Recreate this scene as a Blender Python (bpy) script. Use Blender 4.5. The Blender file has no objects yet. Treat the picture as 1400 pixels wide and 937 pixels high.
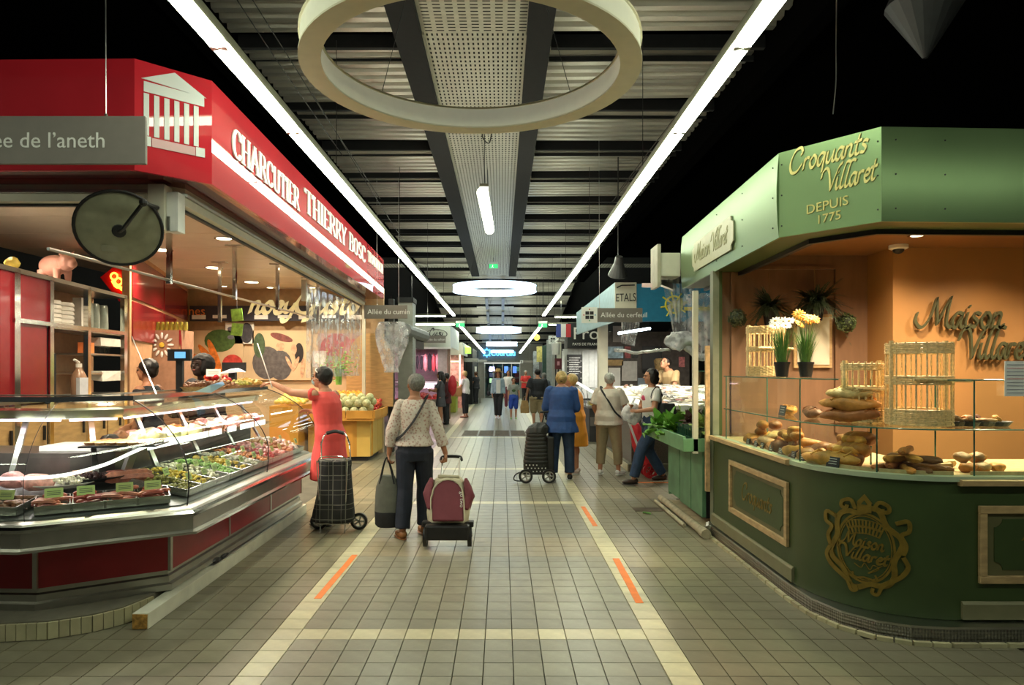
import bpy, bmesh, math, random
from math import pi, sin, cos, radians, sqrt, atan2
from mathutils import Vector, Matrix, noise
random.seed(7)
C = bpy.context.scene.collection
SC = bpy.context.scene
V = Vector
# ---------------------------------------------------------------- camera, world, exposure
F, CX, CY, EH = 921.0, 686.0, 505.0, 1.62
cam = bpy.data.cameras.new('camera'); cam.sensor_width = 36; cam.lens = 36*F/1400
cam.shift_x = (700-CX)/1400; cam.shift_y = (CY-468.5)/1400; cam.clip_end = 200
co = bpy.data.objects.new('camera', cam); C.objects.link(co)
co.location = (0, 0, EH); co.rotation_euler = (pi/2, 0, 0); SC.camera = co
w = bpy.data.worlds.new('world'); SC.world = w; w.use_nodes = True
w.node_tree.nodes['Background'].inputs[0].default_value = (.5, .55, .5, 1)
w.node_tree.nodes['Background'].inputs[1].default_value = .035
SC.view_settings.view_transform = 'Standard'; SC.view_settings.look = 'None'
SC.view_settings.exposure = 0.62; SC.view_settings.gamma = 1
def lamp(name, kind, loc, energy, col=(1, 1, 1), size=.3, sy=None, rot=(0, 0, 0), spot=None, blend=.6):
    l = bpy.data.lights.new(name, kind); l.energy = energy; l.color = col
    if kind == 'AREA':
        l.size = size
        if sy: l.shape = 'RECTANGLE'; l.size_y = sy
        else: l.shape = 'DISK'
    else: l.shadow_soft_size = size
    if kind == 'SPOT': l.spot_size = spot or 2; l.spot_blend = blend
    o = bpy.data.objects.new(name, l); C.objects.link(o); o.location = loc; o.rotation_euler = rot
    return o
# ---------------------------------------------------------------- materials
MATS = {}
def M(name, col, rough=.5, metal=0, var=.12, scale=12, bump=0, bscale=60, emit=0, ecol=None, spec=.5, coat=0, stretch=(1, 1, 1), trans=0, sub=0):
    if name in MATS: return MATS[name]
    m = bpy.data.materials.new(name); m.use_nodes = True; MATS[name] = m
    nt = m.node_tree; b = nt.nodes['Principled BSDF']
    b.inputs['Roughness'].default_value = rough; b.inputs['Metallic'].default_value = metal
    b.inputs['Specular IOR Level'].default_value = spec; b.inputs['Coat Weight'].default_value = coat
    b.inputs['Coat Roughness'].default_value = .08
    c = (*col, 1); b.inputs['Base Color'].default_value = c
    if var or bump:
        tc = nt.nodes.new('ShaderNodeTexCoord'); mp = nt.nodes.new('ShaderNodeMapping')
        mp.inputs['Scale'].default_value = stretch
        nt.links.new(tc.outputs['Object'], mp.inputs['Vector'])
    if var:
        n = nt.nodes.new('ShaderNodeTexNoise'); n.inputs['Scale'].default_value = scale; n.inputs['Detail'].default_value = 4
        nt.links.new(mp.outputs[0], n.inputs['Vector'])
        r = nt.nodes.new('ShaderNodeValToRGB'); r.color_ramp.elements[0].position = .3; r.color_ramp.elements[1].position = .7
        r.color_ramp.elements[0].color = (*[x*(1-var) for x in col], 1); r.color_ramp.elements[1].color = (*[min(1, x*(1+var)) for x in col], 1)
        nt.links.new(n.outputs[0], r.inputs[0]); nt.links.new(r.outputs[0], b.inputs['Base Color'])
    if bump:
        n2 = nt.nodes.new('ShaderNodeTexNoise'); n2.inputs['Scale'].default_value = bscale; n2.inputs['Detail'].default_value = 3
        nt.links.new(mp.outputs[0], n2.inputs['Vector'])
        bp = nt.nodes.new('ShaderNodeBump'); bp.inputs['Strength'].default_value = bump; bp.inputs['Distance'].default_value = .01
        nt.links.new(n2.outputs[0], bp.inputs['Height']); nt.links.new(bp.outputs[0], b.inputs['Normal'])
    if emit:
        b.inputs['Emission Color'].default_value = (*(ecol or col), 1); b.inputs['Emission Strength'].default_value = emit
    return m
def tint(m, amt=.25, hue=.02):            # each object its own shade of the colour
    nt = m.node_tree; b = nt.nodes['Principled BSDF']; oi = nt.nodes.new('ShaderNodeObjectInfo')
    h = nt.nodes.new('ShaderNodeHueSaturation'); mr = nt.nodes.new('ShaderNodeMapRange')
    mr.inputs[3].default_value = 1-amt; mr.inputs[4].default_value = 1+amt
    nt.links.new(oi.outputs['Random'], mr.inputs[0]); nt.links.new(mr.outputs[0], h.inputs['Value'])
    mr2 = nt.nodes.new('ShaderNodeMapRange'); mr2.inputs[3].default_value = .5-hue; mr2.inputs[4].default_value = .5+hue
    nt.links.new(oi.outputs['Random'], mr2.inputs[0]); nt.links.new(mr2.outputs[0], h.inputs['Hue'])
    s = b.inputs['Base Color']
    if s.is_linked: nt.links.new(s.links[0].from_socket, h.inputs['Color'])
    else: h.inputs['Color'].default_value = s.default_value
    nt.links.new(h.outputs[0], s)
    return m
def glassmat(name, col=(.93, 1, .96), refl=.9, rough=.02, haze=0):
    m = bpy.data.materials.new(name); m.use_nodes = True; nt = m.node_tree; nt.nodes.clear()
    out = nt.nodes.new('ShaderNodeOutputMaterial'); t = nt.nodes.new('ShaderNodeBsdfTransparent'); t.inputs[0].default_value = (*col, 1)
    g = nt.nodes.new('ShaderNodeBsdfGlossy'); g.inputs['Roughness'].default_value = rough; g.inputs[0].default_value = (refl, refl, refl, 1)
    fr = nt.nodes.new('ShaderNodeLayerWeight'); pw_ = nt.nodes.new('ShaderNodeMath'); pw_.operation = 'POWER'; pw_.inputs[1].default_value = 5
    nt.links.new(fr.outputs['Facing'], pw_.inputs[0]); ma = nt.nodes.new('ShaderNodeMath'); ma.operation = 'MULTIPLY_ADD'; ma.inputs[1].default_value = .9; ma.inputs[2].default_value = .045
    nt.links.new(pw_.outputs[0], ma.inputs[0]); fr.inputs[0].default_value = .5
    mx = nt.nodes.new('ShaderNodeMixShader'); nt.links.new(ma.outputs[0], mx.inputs[0])
    last = t
    if haze:
        d = nt.nodes.new('ShaderNodeBsdfDiffuse'); d.inputs[0].default_value = (.8, .8, .82, 1)
        m2 = nt.nodes.new('ShaderNodeMixShader'); m2.inputs[0].default_value = haze
        tc = nt.nodes.new('ShaderNodeTexCoord'); n = nt.nodes.new('ShaderNodeTexNoise'); n.inputs['Scale'].default_value = 7; n.inputs['Detail'].default_value = 5
        mr = nt.nodes.new('ShaderNodeMapRange'); mr.inputs[1].default_value = .4; mr.inputs[2].default_value = .7; mr.inputs[3].default_value = haze*.35; mr.inputs[4].default_value = haze*1.6
        nt.links.new(tc.outputs['Object'], n.inputs[0]); nt.links.new(n.outputs[0], mr.inputs[0]); nt.links.new(mr.outputs[0], m2.inputs[0])
        nt.links.new(t.outputs[0], m2.inputs[1]); nt.links.new(d.outputs[0], m2.inputs[2]); last = m2
    nt.links.new(last.outputs[0], mx.inputs[1]); nt.links.new(g.outputs[0], mx.inputs[2]); nt.links.new(mx.outputs[0], out.inputs[0])
    return m
GLASS = glassmat('clear_glass'); PLASTIC = glassmat('clear_plastic', (.97, .97, 1), .9, .12, .38)
EDGE = M('glass_edge', (.05, .16, .12), .15, var=0)
STEEL = M('steel', (.55, .55, .52), .28, 1, var=.08, scale=6)
CHROME = M('chrome', (.75, .74, .7), .12, 1, var=.05)
ALU = M('alu', (.46, .45, .4), .36, 1, var=.06)
BLACK = M('black_plastic', (.012, .012, .013), .45, var=.2)
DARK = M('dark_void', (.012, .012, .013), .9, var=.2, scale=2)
WHITE = M('white_paint', (.75, .75, .7), .5, var=.06)
CREAM = M('cream_paint', (.62, .6, .48), .5, var=.08, scale=4)
PAPER = M('paper', (.8, .8, .76), .7, var=.05)
# ---------------------------------------------------------------- mesh helpers
def frame3(d):
    d = V(d).normalized(); a = V((0, 0, 1)) if abs(d.z) < .95 else V((1, 0, 0))
    x = a.cross(d).normalized(); return x, d.cross(x), d
class MB:
    def __init__(s): s.v = []; s.f = []
    def add(s, vs, fs):
        n = len(s.v); s.v += [V(p) for p in vs]; s.f += [tuple(i+n for i in f) for f in fs]; return s
    def box(s, x0, x1, y0, y1, z0, z1):
        return s.add([(x, y, z) for z in (z0, z1) for x, y in ((x0, y0), (x1, y0), (x1, y1), (x0, y1))],
                     [(3, 2, 1, 0), (4, 5, 6, 7), (0, 1, 5, 4), (1, 2, 6, 5), (2, 3, 7, 6), (3, 0, 4, 7)])
    def cbox(s, c, size, rz=0, m=None):
        m3 = m or Matrix.Rotation(rz, 3, 'Z'); c = V(c); h = V(size)/2
        return s.add([c+m3@V((x*h.x, y*h.y, z*h.z)) for z in (-1, 1) for x, y in ((-1, -1), (1, -1), (1, 1), (-1, 1))],
                     [(3, 2, 1, 0), (4, 5, 6, 7), (0, 1, 5, 4), (1, 2, 6, 5), (2, 3, 7, 6), (3, 0, 4, 7)])
    def bar(s, a, b, w_, h_, up=(0, 0, 1)):       # rectangular bar from a to b
        a, b = V(a), V(b); d = (b-a).normalized(); x = d.cross(V(up)).normalized(); z = x.cross(d)
        return s.add([p+x*i*w_/2+z*j*h_/2 for p in (a, b) for i, j in ((-1, -1), (1, -1), (1, 1), (-1, 1))],
                     [(3, 2, 1, 0), (4, 5, 6, 7), (0, 1, 5, 4), (1, 2, 6, 5), (2, 3, 7, 6), (3, 0, 4, 7)])
    def rings(s, R, closed=True, caps=True):
        n = len(R[0]); b = len(s.v)
        for r in R: s.v += [V(p) for p in r]
        for i in range(len(R)-1):
            for j in range(n if closed else n-1):
                k = (j+1) % n; s.f.append((b+i*n+j, b+i*n+k, b+(i+1)*n+k, b+(i+1)*n+j))
        if caps and closed:
            s.f.append(tuple(b+j for j in reversed(range(n)))); s.f.append(tuple(b+(len(R)-1)*n+j for j in range(n)))
        return s
    def tube(s, pts, r, n=8, caps=True, r2=None):
        pts = [V(p) for p in pts]; R = []; x = None
        for i, p in enumerate(pts):
            d = (pts[min(i+1, len(pts)-1)]-pts[max(i-1, 0)])
            if x is None: x, y, d = frame3(d)
            else:
                d = d.normalized(); x = (x-d*x.dot(d)).normalized(); y = d.cross(x)
            rr = r[i] if isinstance(r, (list, tuple)) else r
            ry = rr*(r2 or 1)
            R.append([p+x*cos(2*pi*k/n)*rr+y*sin(2*pi*k/n)*ry for k in range(n)])
        return s.rings(R, True, caps)
    def lathe(s, prof, c=(0, 0, 0), n=20, m=None, caps=True):
        c = V(c); m = m or Matrix.Identity(3)
        return s.rings([[c+m@V((r*cos(2*pi*k/n), r*sin(2*pi*k/n), z)) for k in range(n)] for r, z in prof], True, caps)
    def ell(s, c, r, n=10, m=None, k=None):
        if not hasattr(r, '__len__'): r = (r, r, r)
        m = m or Matrix.Identity(3); c = V(c); k = k or max(4, n//2); R = []
        for i in range(k+1):
            a = -pi/2+pi*i/k; q = max(cos(a), .02)
            R.append([c+m@V((r[0]*q*cos(2*pi*j/n), r[1]*q*sin(2*pi*j/n), r[2]*sin(a))) for j in range(n)])
        return s.rings(R)
    def prism(s, poly, z0, z1):
        n = len(poly); b = len(s.v)
        s.v += [V((x, y, z)) for z in (z0, z1) for x, y in poly]
        s.f.append(tuple(b+i for i in reversed(range(n)))); s.f.append(tuple(b+n+i for i in range(n)))
        for i in range(n): k = (i+1) % n; s.f.append((b+i, b+k, b+n+k, b+n+i))
        return s
    def torus(s, c, R_, r, n=24, k=8, m=None, a0=0, a1=2*pi, rz=None):
        m = m or Matrix.Identity(3); c = V(c); full = abs(a1-a0-2*pi) < 1e-6; N = n if full else n+1; R = []
        for i in range(N):
            a = a0+(a1-a0)*i/n
            R.append([c+m@V(((R_+r*cos(t))*cos(a), (R_+r*cos(t))*sin(a), (rz or r)*sin(t))) for t in [2*pi*j/k for j in range(k)]])
        if full: R.append(R[0])
        return s.rings(R, True, not full)
    def jitter(s, amt, sc=8, seed=0):
        o = V((seed*7.3, seed*3.1, seed))
        s.v = [p+noise.noise_vector(p*sc+o)*amt for p in s.v]; return s
    def xf(s, m4): s.v = [m4@p for p in s.v]; return s
    def mesh(s, name, mat, smooth=False):
        me = bpy.data.meshes.new(name); me.from_pydata([tuple(p) for p in s.v], [], s.f); me.materials.append(mat)
        if smooth:
            me.polygons.foreach_set('use_smooth', [True]*len(me.polygons)); 
            if smooth != 2: me.set_sharp_from_angle(angle=radians(40))
        me.update(); return me
    def build(s, name, mat, parent=None, world=True, smooth=False, bevel=0, stuff=False):
        me_off = V((0, 0, 0))
        if parent and world: me_off = wloc(parent)
        if me_off.length: s.v = [p-me_off for p in s.v]
        me = s.mesh(name, mat, smooth); o = bpy.data.objects.new(name, me); C.objects.link(o)
        if parent: o.parent = parent
        if bevel:
            b = o.modifiers.new('b', 'BEVEL'); b.width = bevel; b.segments = 2; b.limit_method = 'ANGLE'
        if stuff: o['kind'] = 'stuff'
        return o
def wloc(o):
    p = V((0, 0, 0))
    while o: p += o.location; o = o.parent
    return p
def tag(o, label=None, cat=None, group=None, kind=None):
    if label: o['label'] = label
    if cat: o['category'] = cat
    if group: o['group'] = group
    if kind: o['kind'] = kind
    return o
def thing(name, loc, label, cat, group=None, rz=0):
    o = bpy.data.objects.new(name, None); C.objects.link(o); o.location = loc; o.rotation_euler = (0, 0, rz); o.empty_display_size = .05
    return tag(o, label, cat, group)
def struct(o): o['kind'] = 'structure'; return o
def recenter(o):                         # object origin moved to the middle of its mesh base
    vs = [v.co for v in o.data.vertices]; c = V((sum(v.x for v in vs)/len(vs), sum(v.y for v in vs)/len(vs), min(v.z for v in vs)))
    o.data.transform(Matrix.Translation(-c)); o.location = o.location+c; return o
def kids(o): return [c for c in C.objects if c.parent == o]
def dup(root, loc, rz=None, label=None, scale=None, ch=None, rot=None):
    r = root.copy(); C.objects.link(r); r.location = loc
    if rz is not None: r.rotation_euler = (0, 0, rz)
    if rot is not None: r.rotation_euler = rot
    if scale is not None: r.scale = scale if hasattr(scale, '__len__') else (scale,)*3
    if label: r['label'] = label
    for k in (ch if ch is not None else kids(root)):
        c = k.copy(); C.objects.link(c); c.parent = r
        for g in kids(k) if ch is None else []: d = g.copy(); C.objects.link(d); d.parent = c
    return r
def fuse(mb, name, mat, parent, voxel=.008, smooth=3, fold=0, fsc=9, stretch=(1, 1, .35), seed=0, world=False, fn=None):
    """voxel-merge overlapping closed shapes into one continuous skin"""
    o = mb.build(name, mat, None)
    r = o.modifiers.new('r', 'REMESH'); r.mode = 'VOXEL'; r.voxel_size = voxel; r.use_smooth_shade = True
    if smooth: s_ = o.modifiers.new('s', 'SMOOTH'); s_.factor = .5; s_.iterations = smooth
    dg = bpy.context.evaluated_depsgraph_get(); me = bpy.data.meshes.new_from_object(o.evaluated_get(dg))
    o.modifiers.clear(); old = o.data; o.data = me; bpy.data.meshes.remove(old); me.name = name
    if not me.materials: me.materials.append(mat)
    if fold or fn:
        off = V((seed*5.7, seed*2.3, seed*1.1)); st = V(stretch)
        ns = [v.normal.copy() for v in me.vertices]
        for v, n_ in zip(me.vertices, ns):
            p = v.co
            if fold:
                q = V((p.x*st.x, p.y*st.y, p.z*st.z))*fsc+off
                k = noise.noise(q); k = (1-abs(k)*2.2)*.6+noise.noise(q*2.3)*.4
                v.co = p+n_*(k*fold)
            if fn: v.co = fn(v.co)
    me.polygons.foreach_set('use_smooth', [True]*len(me.polygons)); me.update()
    if parent:
        if world: me.transform(Matrix.Translation(-wloc(parent)))
        o.parent = parent
    return o
def catmull(P, n=6, closed=False):
    P = [V(p).to_3d() if len(p) == 2 else V(p) for p in P]
    if len(P) < 3: return P
    Q = [P[-1]]+P+[P[0], P[1]] if closed else [P[0]*2-P[1]]+P+[P[-1]*2-P[-2]]
    out = []
    for i in range(1, len(Q)-2):
        a, b, c, d = Q[i-1:i+3]
        for k in range(n):
            t = k/n; out.append(.5*((2*b)+(c-a)*t+(2*a-5*b+4*c-d)*t*t+(3*b-a-3*c+d)*t**3))
    if not closed: out.append(P[-1])
    return out
def rotm(ax, a): return Matrix.Rotation(a, 3, ax)
# ---------------------------------------------------------------- lettering
SCRIPT = {
 'M': (1.02, [[(-.35, .5), (-.4, .2), (-.15, 0), (.15, .3), (.36, 1)], [(.36, 1), (.4, .6), (.47, .1)], [(.47, .1), (.68, .6), (.92, 1.04)], [(.92, 1.04), (.84, .6), (.82, .15), (.95, 0), (1.05, .1)]]),
 'V': (.62, [[(-.3, .62), (-.2, .9), (.02, 1.02), (.18, .85), (.28, .4), (.34, 0)], [(.34, 0), (.55, .5), (.8, .95), (1.0, 1.08)]]),
 'C': (.78, [[(.72, .8), (.6, 1.02), (.28, .95), (.02, .45), (.12, .04), (.42, 0), (.72, .3)], [(.72, .8), (.6, .7)]]),
 'G': (.85, [[(.75, .8), (.6, 1.02), (.28, .95), (.02, .45), (.12, .04), (.42, 0), (.7, .35)], [(.72, .4), (.6, -.2), (.3, -.35)]]),
 'F': (.6, [[(.45, .95), (.2, .5), (.0, 0)], [(.0, .85), (.4, 1.02), (.8, 1)], [(.1, .5), (.5, .55)]]),
 'a': (.48, [[(.4, .45), (.22, .5), (.04, .28), (.06, .04), (.2, .02), (.38, .4)], [(.42, .5), (.34, .12), (.42, 0), (.52, .1)]]),
 'i': (.26, [[(.12, .5), (.05, .12), (.13, 0), (.26, .1)], [(.17, .68), (.18, .74)]]),
 's': (.38, [[(.36, .44), (.2, .5), (.1, .38), (.26, .2), (.18, .02), (.0, .06)]]),
 'o': (.44, [[(.2, .5), (.03, .28), (.1, .02), (.25, .02), (.38, .26), (.3, .48), (.18, .5)]]),
 'n': (.5, [[(.1, .5), (.02, 0)], [(.05, .3), (.24, .5), (.34, .4), (.28, .1), (.36, 0), (.5, .1)]]),
 'm': (.7, [[(.1, .5), (.02, 0)], [(.05, .3), (.2, .5), (.28, .4), (.22, 0)], [(.25, .3), (.42, .5), (.52, .4), (.46, .1), (.54, 0), (.7, .1)]]),
 'l': (.24, [[(.28, 1.0), (.14, .6), (.04, .14), (.12, 0), (.24, .1)]]),
 'L': (.3, [[(.62, 1.02), (.4, 1.06), (.24, .8), (.06, .14), (.14, 0), (.28, .1)]]),
 'r': (.36, [[(.1, .5), (.02, 0)], [(.05, .28), (.2, .48), (.36, .46)]]),
 'e': (.4, [[(.08, .24), (.28, .28), (.32, .42), (.2, .5), (.05, .28), (.1, .03), (.24, 0), (.4, .12)]]),
 't': (.32, [[(.22, .82), (.08, .2), (.12, 0), (.28, .06)], [(-.02, .52), (.36, .56)]]),
 'q': (.5, [[(.4, .45), (.22, .5), (.04, .28), (.06, .04), (.2, .02), (.38, .4)], [(.42, .5), (.3, -.35)]]),
 'u': (.5, [[(.08, .5), (.03, .1), (.14, 0), (.34, .3)], [(.4, .5), (.33, .1), (.4, 0), (.5, .1)]]),
 'y': (.46, [[(.08, .5), (.04, .15), (.16, .05), (.34, .3)], [(.42, .5), (.26, -.2), (.05, -.38), (-.05, -.2)]]),
 'd': (.5, [[(.4, .45), (.22, .5), (.04, .28), (.06, .04), (.2, .02), (.38, .4)], [(.52, 1), (.36, .12), (.44, 0), (.52, .1)]]),
 'c': (.4, [[(.36, .42), (.2, .5), (.04, .28), (.1, .03), (.24, 0), (.4, .12)]]),
 ' ': (.35, [])}
_v = lambda x: [(x, 0), (x, 1)]
SERIF = {
 'C': (.62, [[(.52, .78), (.4, .98), (.2, .95), (.08, .7), (.08, .3), (.2, .05), (.4, .02), (.52, .2)], [(.52, .68), (.52, .95)]]),
 'H': (.66, [_v(.1), _v(.5), [(.1, .5), (.5, .5)]]), 'A': (.66, [[(.04, 0), (.3, 1)], [(.3, 1), (.56, 0)], [(.14, .35), (.46, .35)]]),
 'R': (.64, [_v(.1), [(.1, .98), (.38, .96), (.46, .75), (.38, .53), (.1, .5)], [(.28, .5), (.56, 0)]]),
 'U': (.64, [[(.1, 1), (.1, .25), (.2, .02), (.4, .02), (.5, .25), (.5, 1)]]), 'T': (.6, [_v(.28), [(0, .98), (.56, .98)], [(0, .98), (0, .8)], [(.56, .98), (.56, .8)]]),
 'I': (.3, [_v(.12)]), 'E': (.56, [_v(.1), [(.1, .98), (.46, .98)], [(.1, .5), (.36, .5)], [(.1, .02), (.46, .02)], [(.46, .98), (.46, .82)], [(.46, .02), (.46, .2)]]),
 'Y': (.6, [[(.28, 0), (.28, .45)], [(.28, .45), (.04, 1)], [(.28, .45), (.54, 1)]]),
 'B': (.6, [_v(.1), [(.1, .98), (.38, .96), (.44, .75), (.38, .54), (.1, .52)], [(.1, .52), (.42, .48), (.48, .25), (.42, .04), (.1, .02)]]),
 'O': (.66, [[(.3, .98), (.12, .85), (.07, .5), (.12, .15), (.3, .02), (.48, .15), (.53, .5), (.48, .85), (.3, .98)]]),
 'S': (.54, [[(.42, .8), (.28, .98), (.1, .85), (.12, .62), (.38, .4), (.42, .15), (.25, .02), (.06, .2)]]),
 'D': (.66, [_v(.1), [(.1, .98), (.4, .92), (.52, .5), (.4, .08), (.1, .02)]]), 'N': (.68, [_v(.1), [(.1, 1), (.52, 0)], _v(.52)]), ' ': (.4, [])}
def place(mb, fr):
    o, x, y = V(fr[0]), V(fr[1]).normalized(), V(fr[2]).normalized(); z = x.cross(y)
    mb.v = [o+x*p.x+y*p.y+z*p.z for p in mb.v]; return mb
def strokes(txt, size, name, mat, parent, fr, font=SCRIPT, pen=(.5, .87), pw=.1, mw=.05, th=.01, xs=1, shear=.12, width=None):
    mb = MB(); x = 0; pen = V(pen).normalized().to_3d(); total = sum(font[c][0] for c in txt)
    if width: xs = width/(total*size)
    for c in txt:
        adv, st = font[c]
        for s_ in st:
            P = catmull(s_, 6) if len(s_) > 2 else [V(p).to_3d() for p in s_]
            L, R_ = [], []
            for i, p in enumerate(P):
                d = (P[min(i+1, len(P)-1)]-P[max(i-1, 0)]).normalized(); nn = V((-d.y, d.x, 0)); k = pen if pen.dot(nn) > 0 else -pen
                L.append(p+k*pw/2+nn*mw/2); R_.append(p-k*pw/2-nn*mw/2)
            n = len(P); tr = lambda p, z: V(((p.x+x+p.y*shear)*size*xs, p.y*size, z))
            vs = [tr(p, th) for p in L]+[tr(p, th) for p in R_]+[tr(p, 0) for p in L]+[tr(p, 0) for p in R_]
            fs = []
            for i in range(n-1):
                fs += [(i, n+i, n+i+1, i+1), (i, i+1, 2*n+i+1, 2*n+i), (n+i, 3*n+i, 3*n+i+1, n+i+1)]
            fs += [(0, 2*n, 3*n, n), (n-1, 2*n-1, 4*n-1, 3*n-1)]
            mb.add(vs, fs)
            if font is SERIF:
                for e in (P[0], P[-1]):
                    if e.y in (0, 1) and len(s_) == 2: q = tr(e, 0); mb.box(q.x-.12*size*xs, q.x+.12*size*xs, q.y-.025*size, q.y+.025*size, 0, th)
        x += adv
    if callable(fr): mb.v = [fr(p) for p in mb.v]
    else: place(mb, fr)
    return mb.build(name, mat, parent)
def text(txt, size, name, mat, parent, fr, th=.004, xs=1, shear=0, align='LEFT', width=None):
    cu = bpy.data.curves.new(name, 'FONT'); cu.body = txt; cu.size = size; cu.extrude = th/2; cu.align_x = align; cu.shear = shear; cu.resolution_u = 3
    o = bpy.data.objects.new(name, cu); C.objects.link(o)
    dg = bpy.context.evaluated_depsgraph_get(); dg.update(); me = bpy.data.meshes.new_from_object(o.evaluated_get(dg))
    bpy.data.objects.remove(o)
    if width:
        wd = max(v.co.x for v in me.vertices)-min(v.co.x for v in me.vertices); xs = width/wd
    ori, X, Y_ = V(fr[0]), V(fr[1]).normalized(), V(fr[2]).normalized(); Z = X.cross(Y_)
    off = wloc(parent) if parent else V((0, 0, 0))
    for v in me.vertices: v.co = ori+X*(v.co.x*xs)+Y_*v.co.y+Z*(v.co.z+th/2)-off
    me.materials.clear(); me.materials.append(mat); me.name = name
    o = bpy.data.objects.new(name, me); C.objects.link(o)
    if parent: o.parent = parent
    return o
def G(px, py, z=0):                      # floor point seen at a photo position (used once, to measure the place)
    Y = F*(EH-z)/(py-CY); return V(((px-CX)*Y/F, Y, z))
def W(px, py, Y): return V(((px-CX)*Y/F, Y, EH-(py-CY)*Y/F))
# ================================================================ floor
TS, GX, GY = .1625, -1.2375, 3.552
GROUT = M('grout', (.09, .085, .06), .8, var=.2, scale=5)
def tilemat(name, col, rough=.32): return tint(M(name, col, rough, var=.14, scale=9, bump=.06, bscale=30, spec=.5), .1, .006)
T_GREY = tilemat('tile_grey', (.24, .235, .18)); T_CREAM = tilemat('tile_cream', (.52, .49, .33)); T_BROWN = tilemat('tile_brown', (.19, .175, .12)); T_BEIGE = tilemat('tile_beige', (.3, .27, .18))
floor = struct(MB().box(-9, 9, 0, 42, -.3, -.012).build('floor', GROUT))
def tilecol(i, k):
    if i in (-1, 13): return T_CREAM
    if -1 < i < 13:
        if k in (3, 28, 45, 76): return T_CREAM
        if 14 <= k <= 17: return T_BEIGE
        return T_GREY
    if k in (45, 28) and i < -1: return T_BEIGE
    if 12 <= k <= 17 or 30 <= k <= 34: return T_BEIGE
    return T_BROWN
tmesh = {}
def tile_mb(x, y, g=.0016, b=.0015):
    a, c = x+g, x+TS-g; d, e = y+g*.6, y+TS-g*.6; z = 0
    return [(a, d, -.012), (c, d, -.012), (c, e, -.012), (a, e, -.012), (a+b, d+b, z), (c-b, d+b, z), (c-b, e-b, z), (a+b, e-b, z)], \
           [(4, 5, 6, 7), (0, 1, 5, 4), (1, 2, 6, 5), (2, 3, 7, 6), (3, 0, 4, 7)]
acc = {}; nt_ = 0
cand = []
for k in range(-4, 212):
    for i in range(-13, 26):
        x, y = GX+i*TS, GY+k*TS
        if x < -2.9 and y > 4.1: continue
        if x > 2.1 and 4 < y < 8.4: continue
        if x > 3.6 or (x > 2.1 and y > 10.7) or (x < -2.4 and 4.3 < y < 11.6): continue
        near = k < 12 and abs((x+TS/2)*F/(y+TS/2)) < 730 and y > 3.3
        cand.append((y if near else 99+y, i, k, x, y))
cand.sort()
for n_, (pr, i, k, x, y) in enumerate(cand):
    m = tilecol(i, k)
    if n_ < 300 and pr < 50:
        if m not in tmesh:
            mb = MB(); mb.add(*tile_mb(0, 0)); tmesh[m] = mb.mesh('tile', m)
        o = bpy.data.objects.new('tile', tmesh[m]); C.objects.link(o); o.parent = floor; o.location = (x, y, random.uniform(-.0006, .0006))
    else:
        acc.setdefault(m, MB()).add(*tile_mb(x, y))
for m, mb in acc.items(): mb.build('paving_tiles', m, floor, stuff=True)
# iron grates across the aisle
GR = M('iron_grate', (.1, .07, .045), .5, .5, var=.5, scale=6)
for a in range(4):
    x0 = -.98+a*.4; g = thing('floor_grate', (x0+.2, 17, 0), ['rusty grate at the left end of the row across the aisle', 'second grate from the left in the row across the aisle', 'third grate from the left in the row across the aisle', 'rusty grate at the right end of the row across the aisle'][a], 'grate', 'floor grates')
    MB().box(x0, x0+.38, 16.3, 17.8, 0, .004).build('frame', GR, g)
    f = MB()
    for q in range(14): f.box(x0+.02, x0+.36, 16.35+q*.1, 16.4+q*.1, .004, .009)
    f.build('grate_bars', GR, g)
ORANGE = M('orange_tape', (.78, .19, .015), .5, var=.15, scale=10)
def tape(p, q, wd, label):
    p, q = V((*p, 0)), V((*q, 0)); d = (q-p).normalized(); n = V((-d.y, d.x, 0))*wd/2
    N = 7; vs = []; fs = []
    for z in (.0008, .0022):
        for i in range(N+1):
            c = p.lerp(q, i/N); j = random.uniform(-.003, .003)
            vs += [c+n*(1+j*20)+V((0, 0, z)), c-n*(1-j*20)+V((0, 0, z))]
    h = 2*(N+1)
    for i in range(N): a = 2*i; fs += [(h+a, h+a+1, h+a+3, h+a+2), (a, a+2, h+a+2, h+a), (a+1, h+a+1, h+a+3, a+3)]
    fs += [(0, h, h+1, 1), (h-2, h-1, 2*h-1, 2*h-2)]
    return tag(recenter(MB().add(vs, fs).build('floor_tape', ORANGE)), label, 'tape', 'orange floor tape')
tape((-1.28, 5.87), (-1.3, 4.75), .05, 'long orange tape strip beside the left cream line')
tape((.975, 5.76), (.955, 4.66), .055, 'longest orange tape strip, beside the right cream line')
tape((.955, 7.94), (.965, 6.94), .05, 'shorter orange tape strip farther up the right cream line')
tape((-1.3, 7.15), (-1.26, 6.95), .05, 'small orange tape scrap behind the grey-haired shopper')
tape((1.95, 9.62), (2.65, 9.62), .08, 'orange tape strip across the side aisle under the walking woman')
# lettuce scrap on floor
lf = thing('lettuce_leaf', G(883, 703), 'small green lettuce leaf dropped on the floor before the green stall', 'leaf')
b = MB()
for q in range(4): b.ell((random.uniform(-.03, .03), random.uniform(-.02, .02), .012), (.03, .02, .008), 8).jitter(.008, 40, q)
b.build('leaf', M('leaf_green', (.12, .3, .05), .6, var=.4, scale=30), lf, world=False, smooth=True)
# drain cover
dc = G(890, 697); tag(recenter(MB().box(dc.x-.2, dc.x+.12, dc.y-.1, dc.y+.1, 0, .004).build('drain_cover', GR)), 'dark flat drain plate in the floor before the green stall', 'drain cover')
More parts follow.
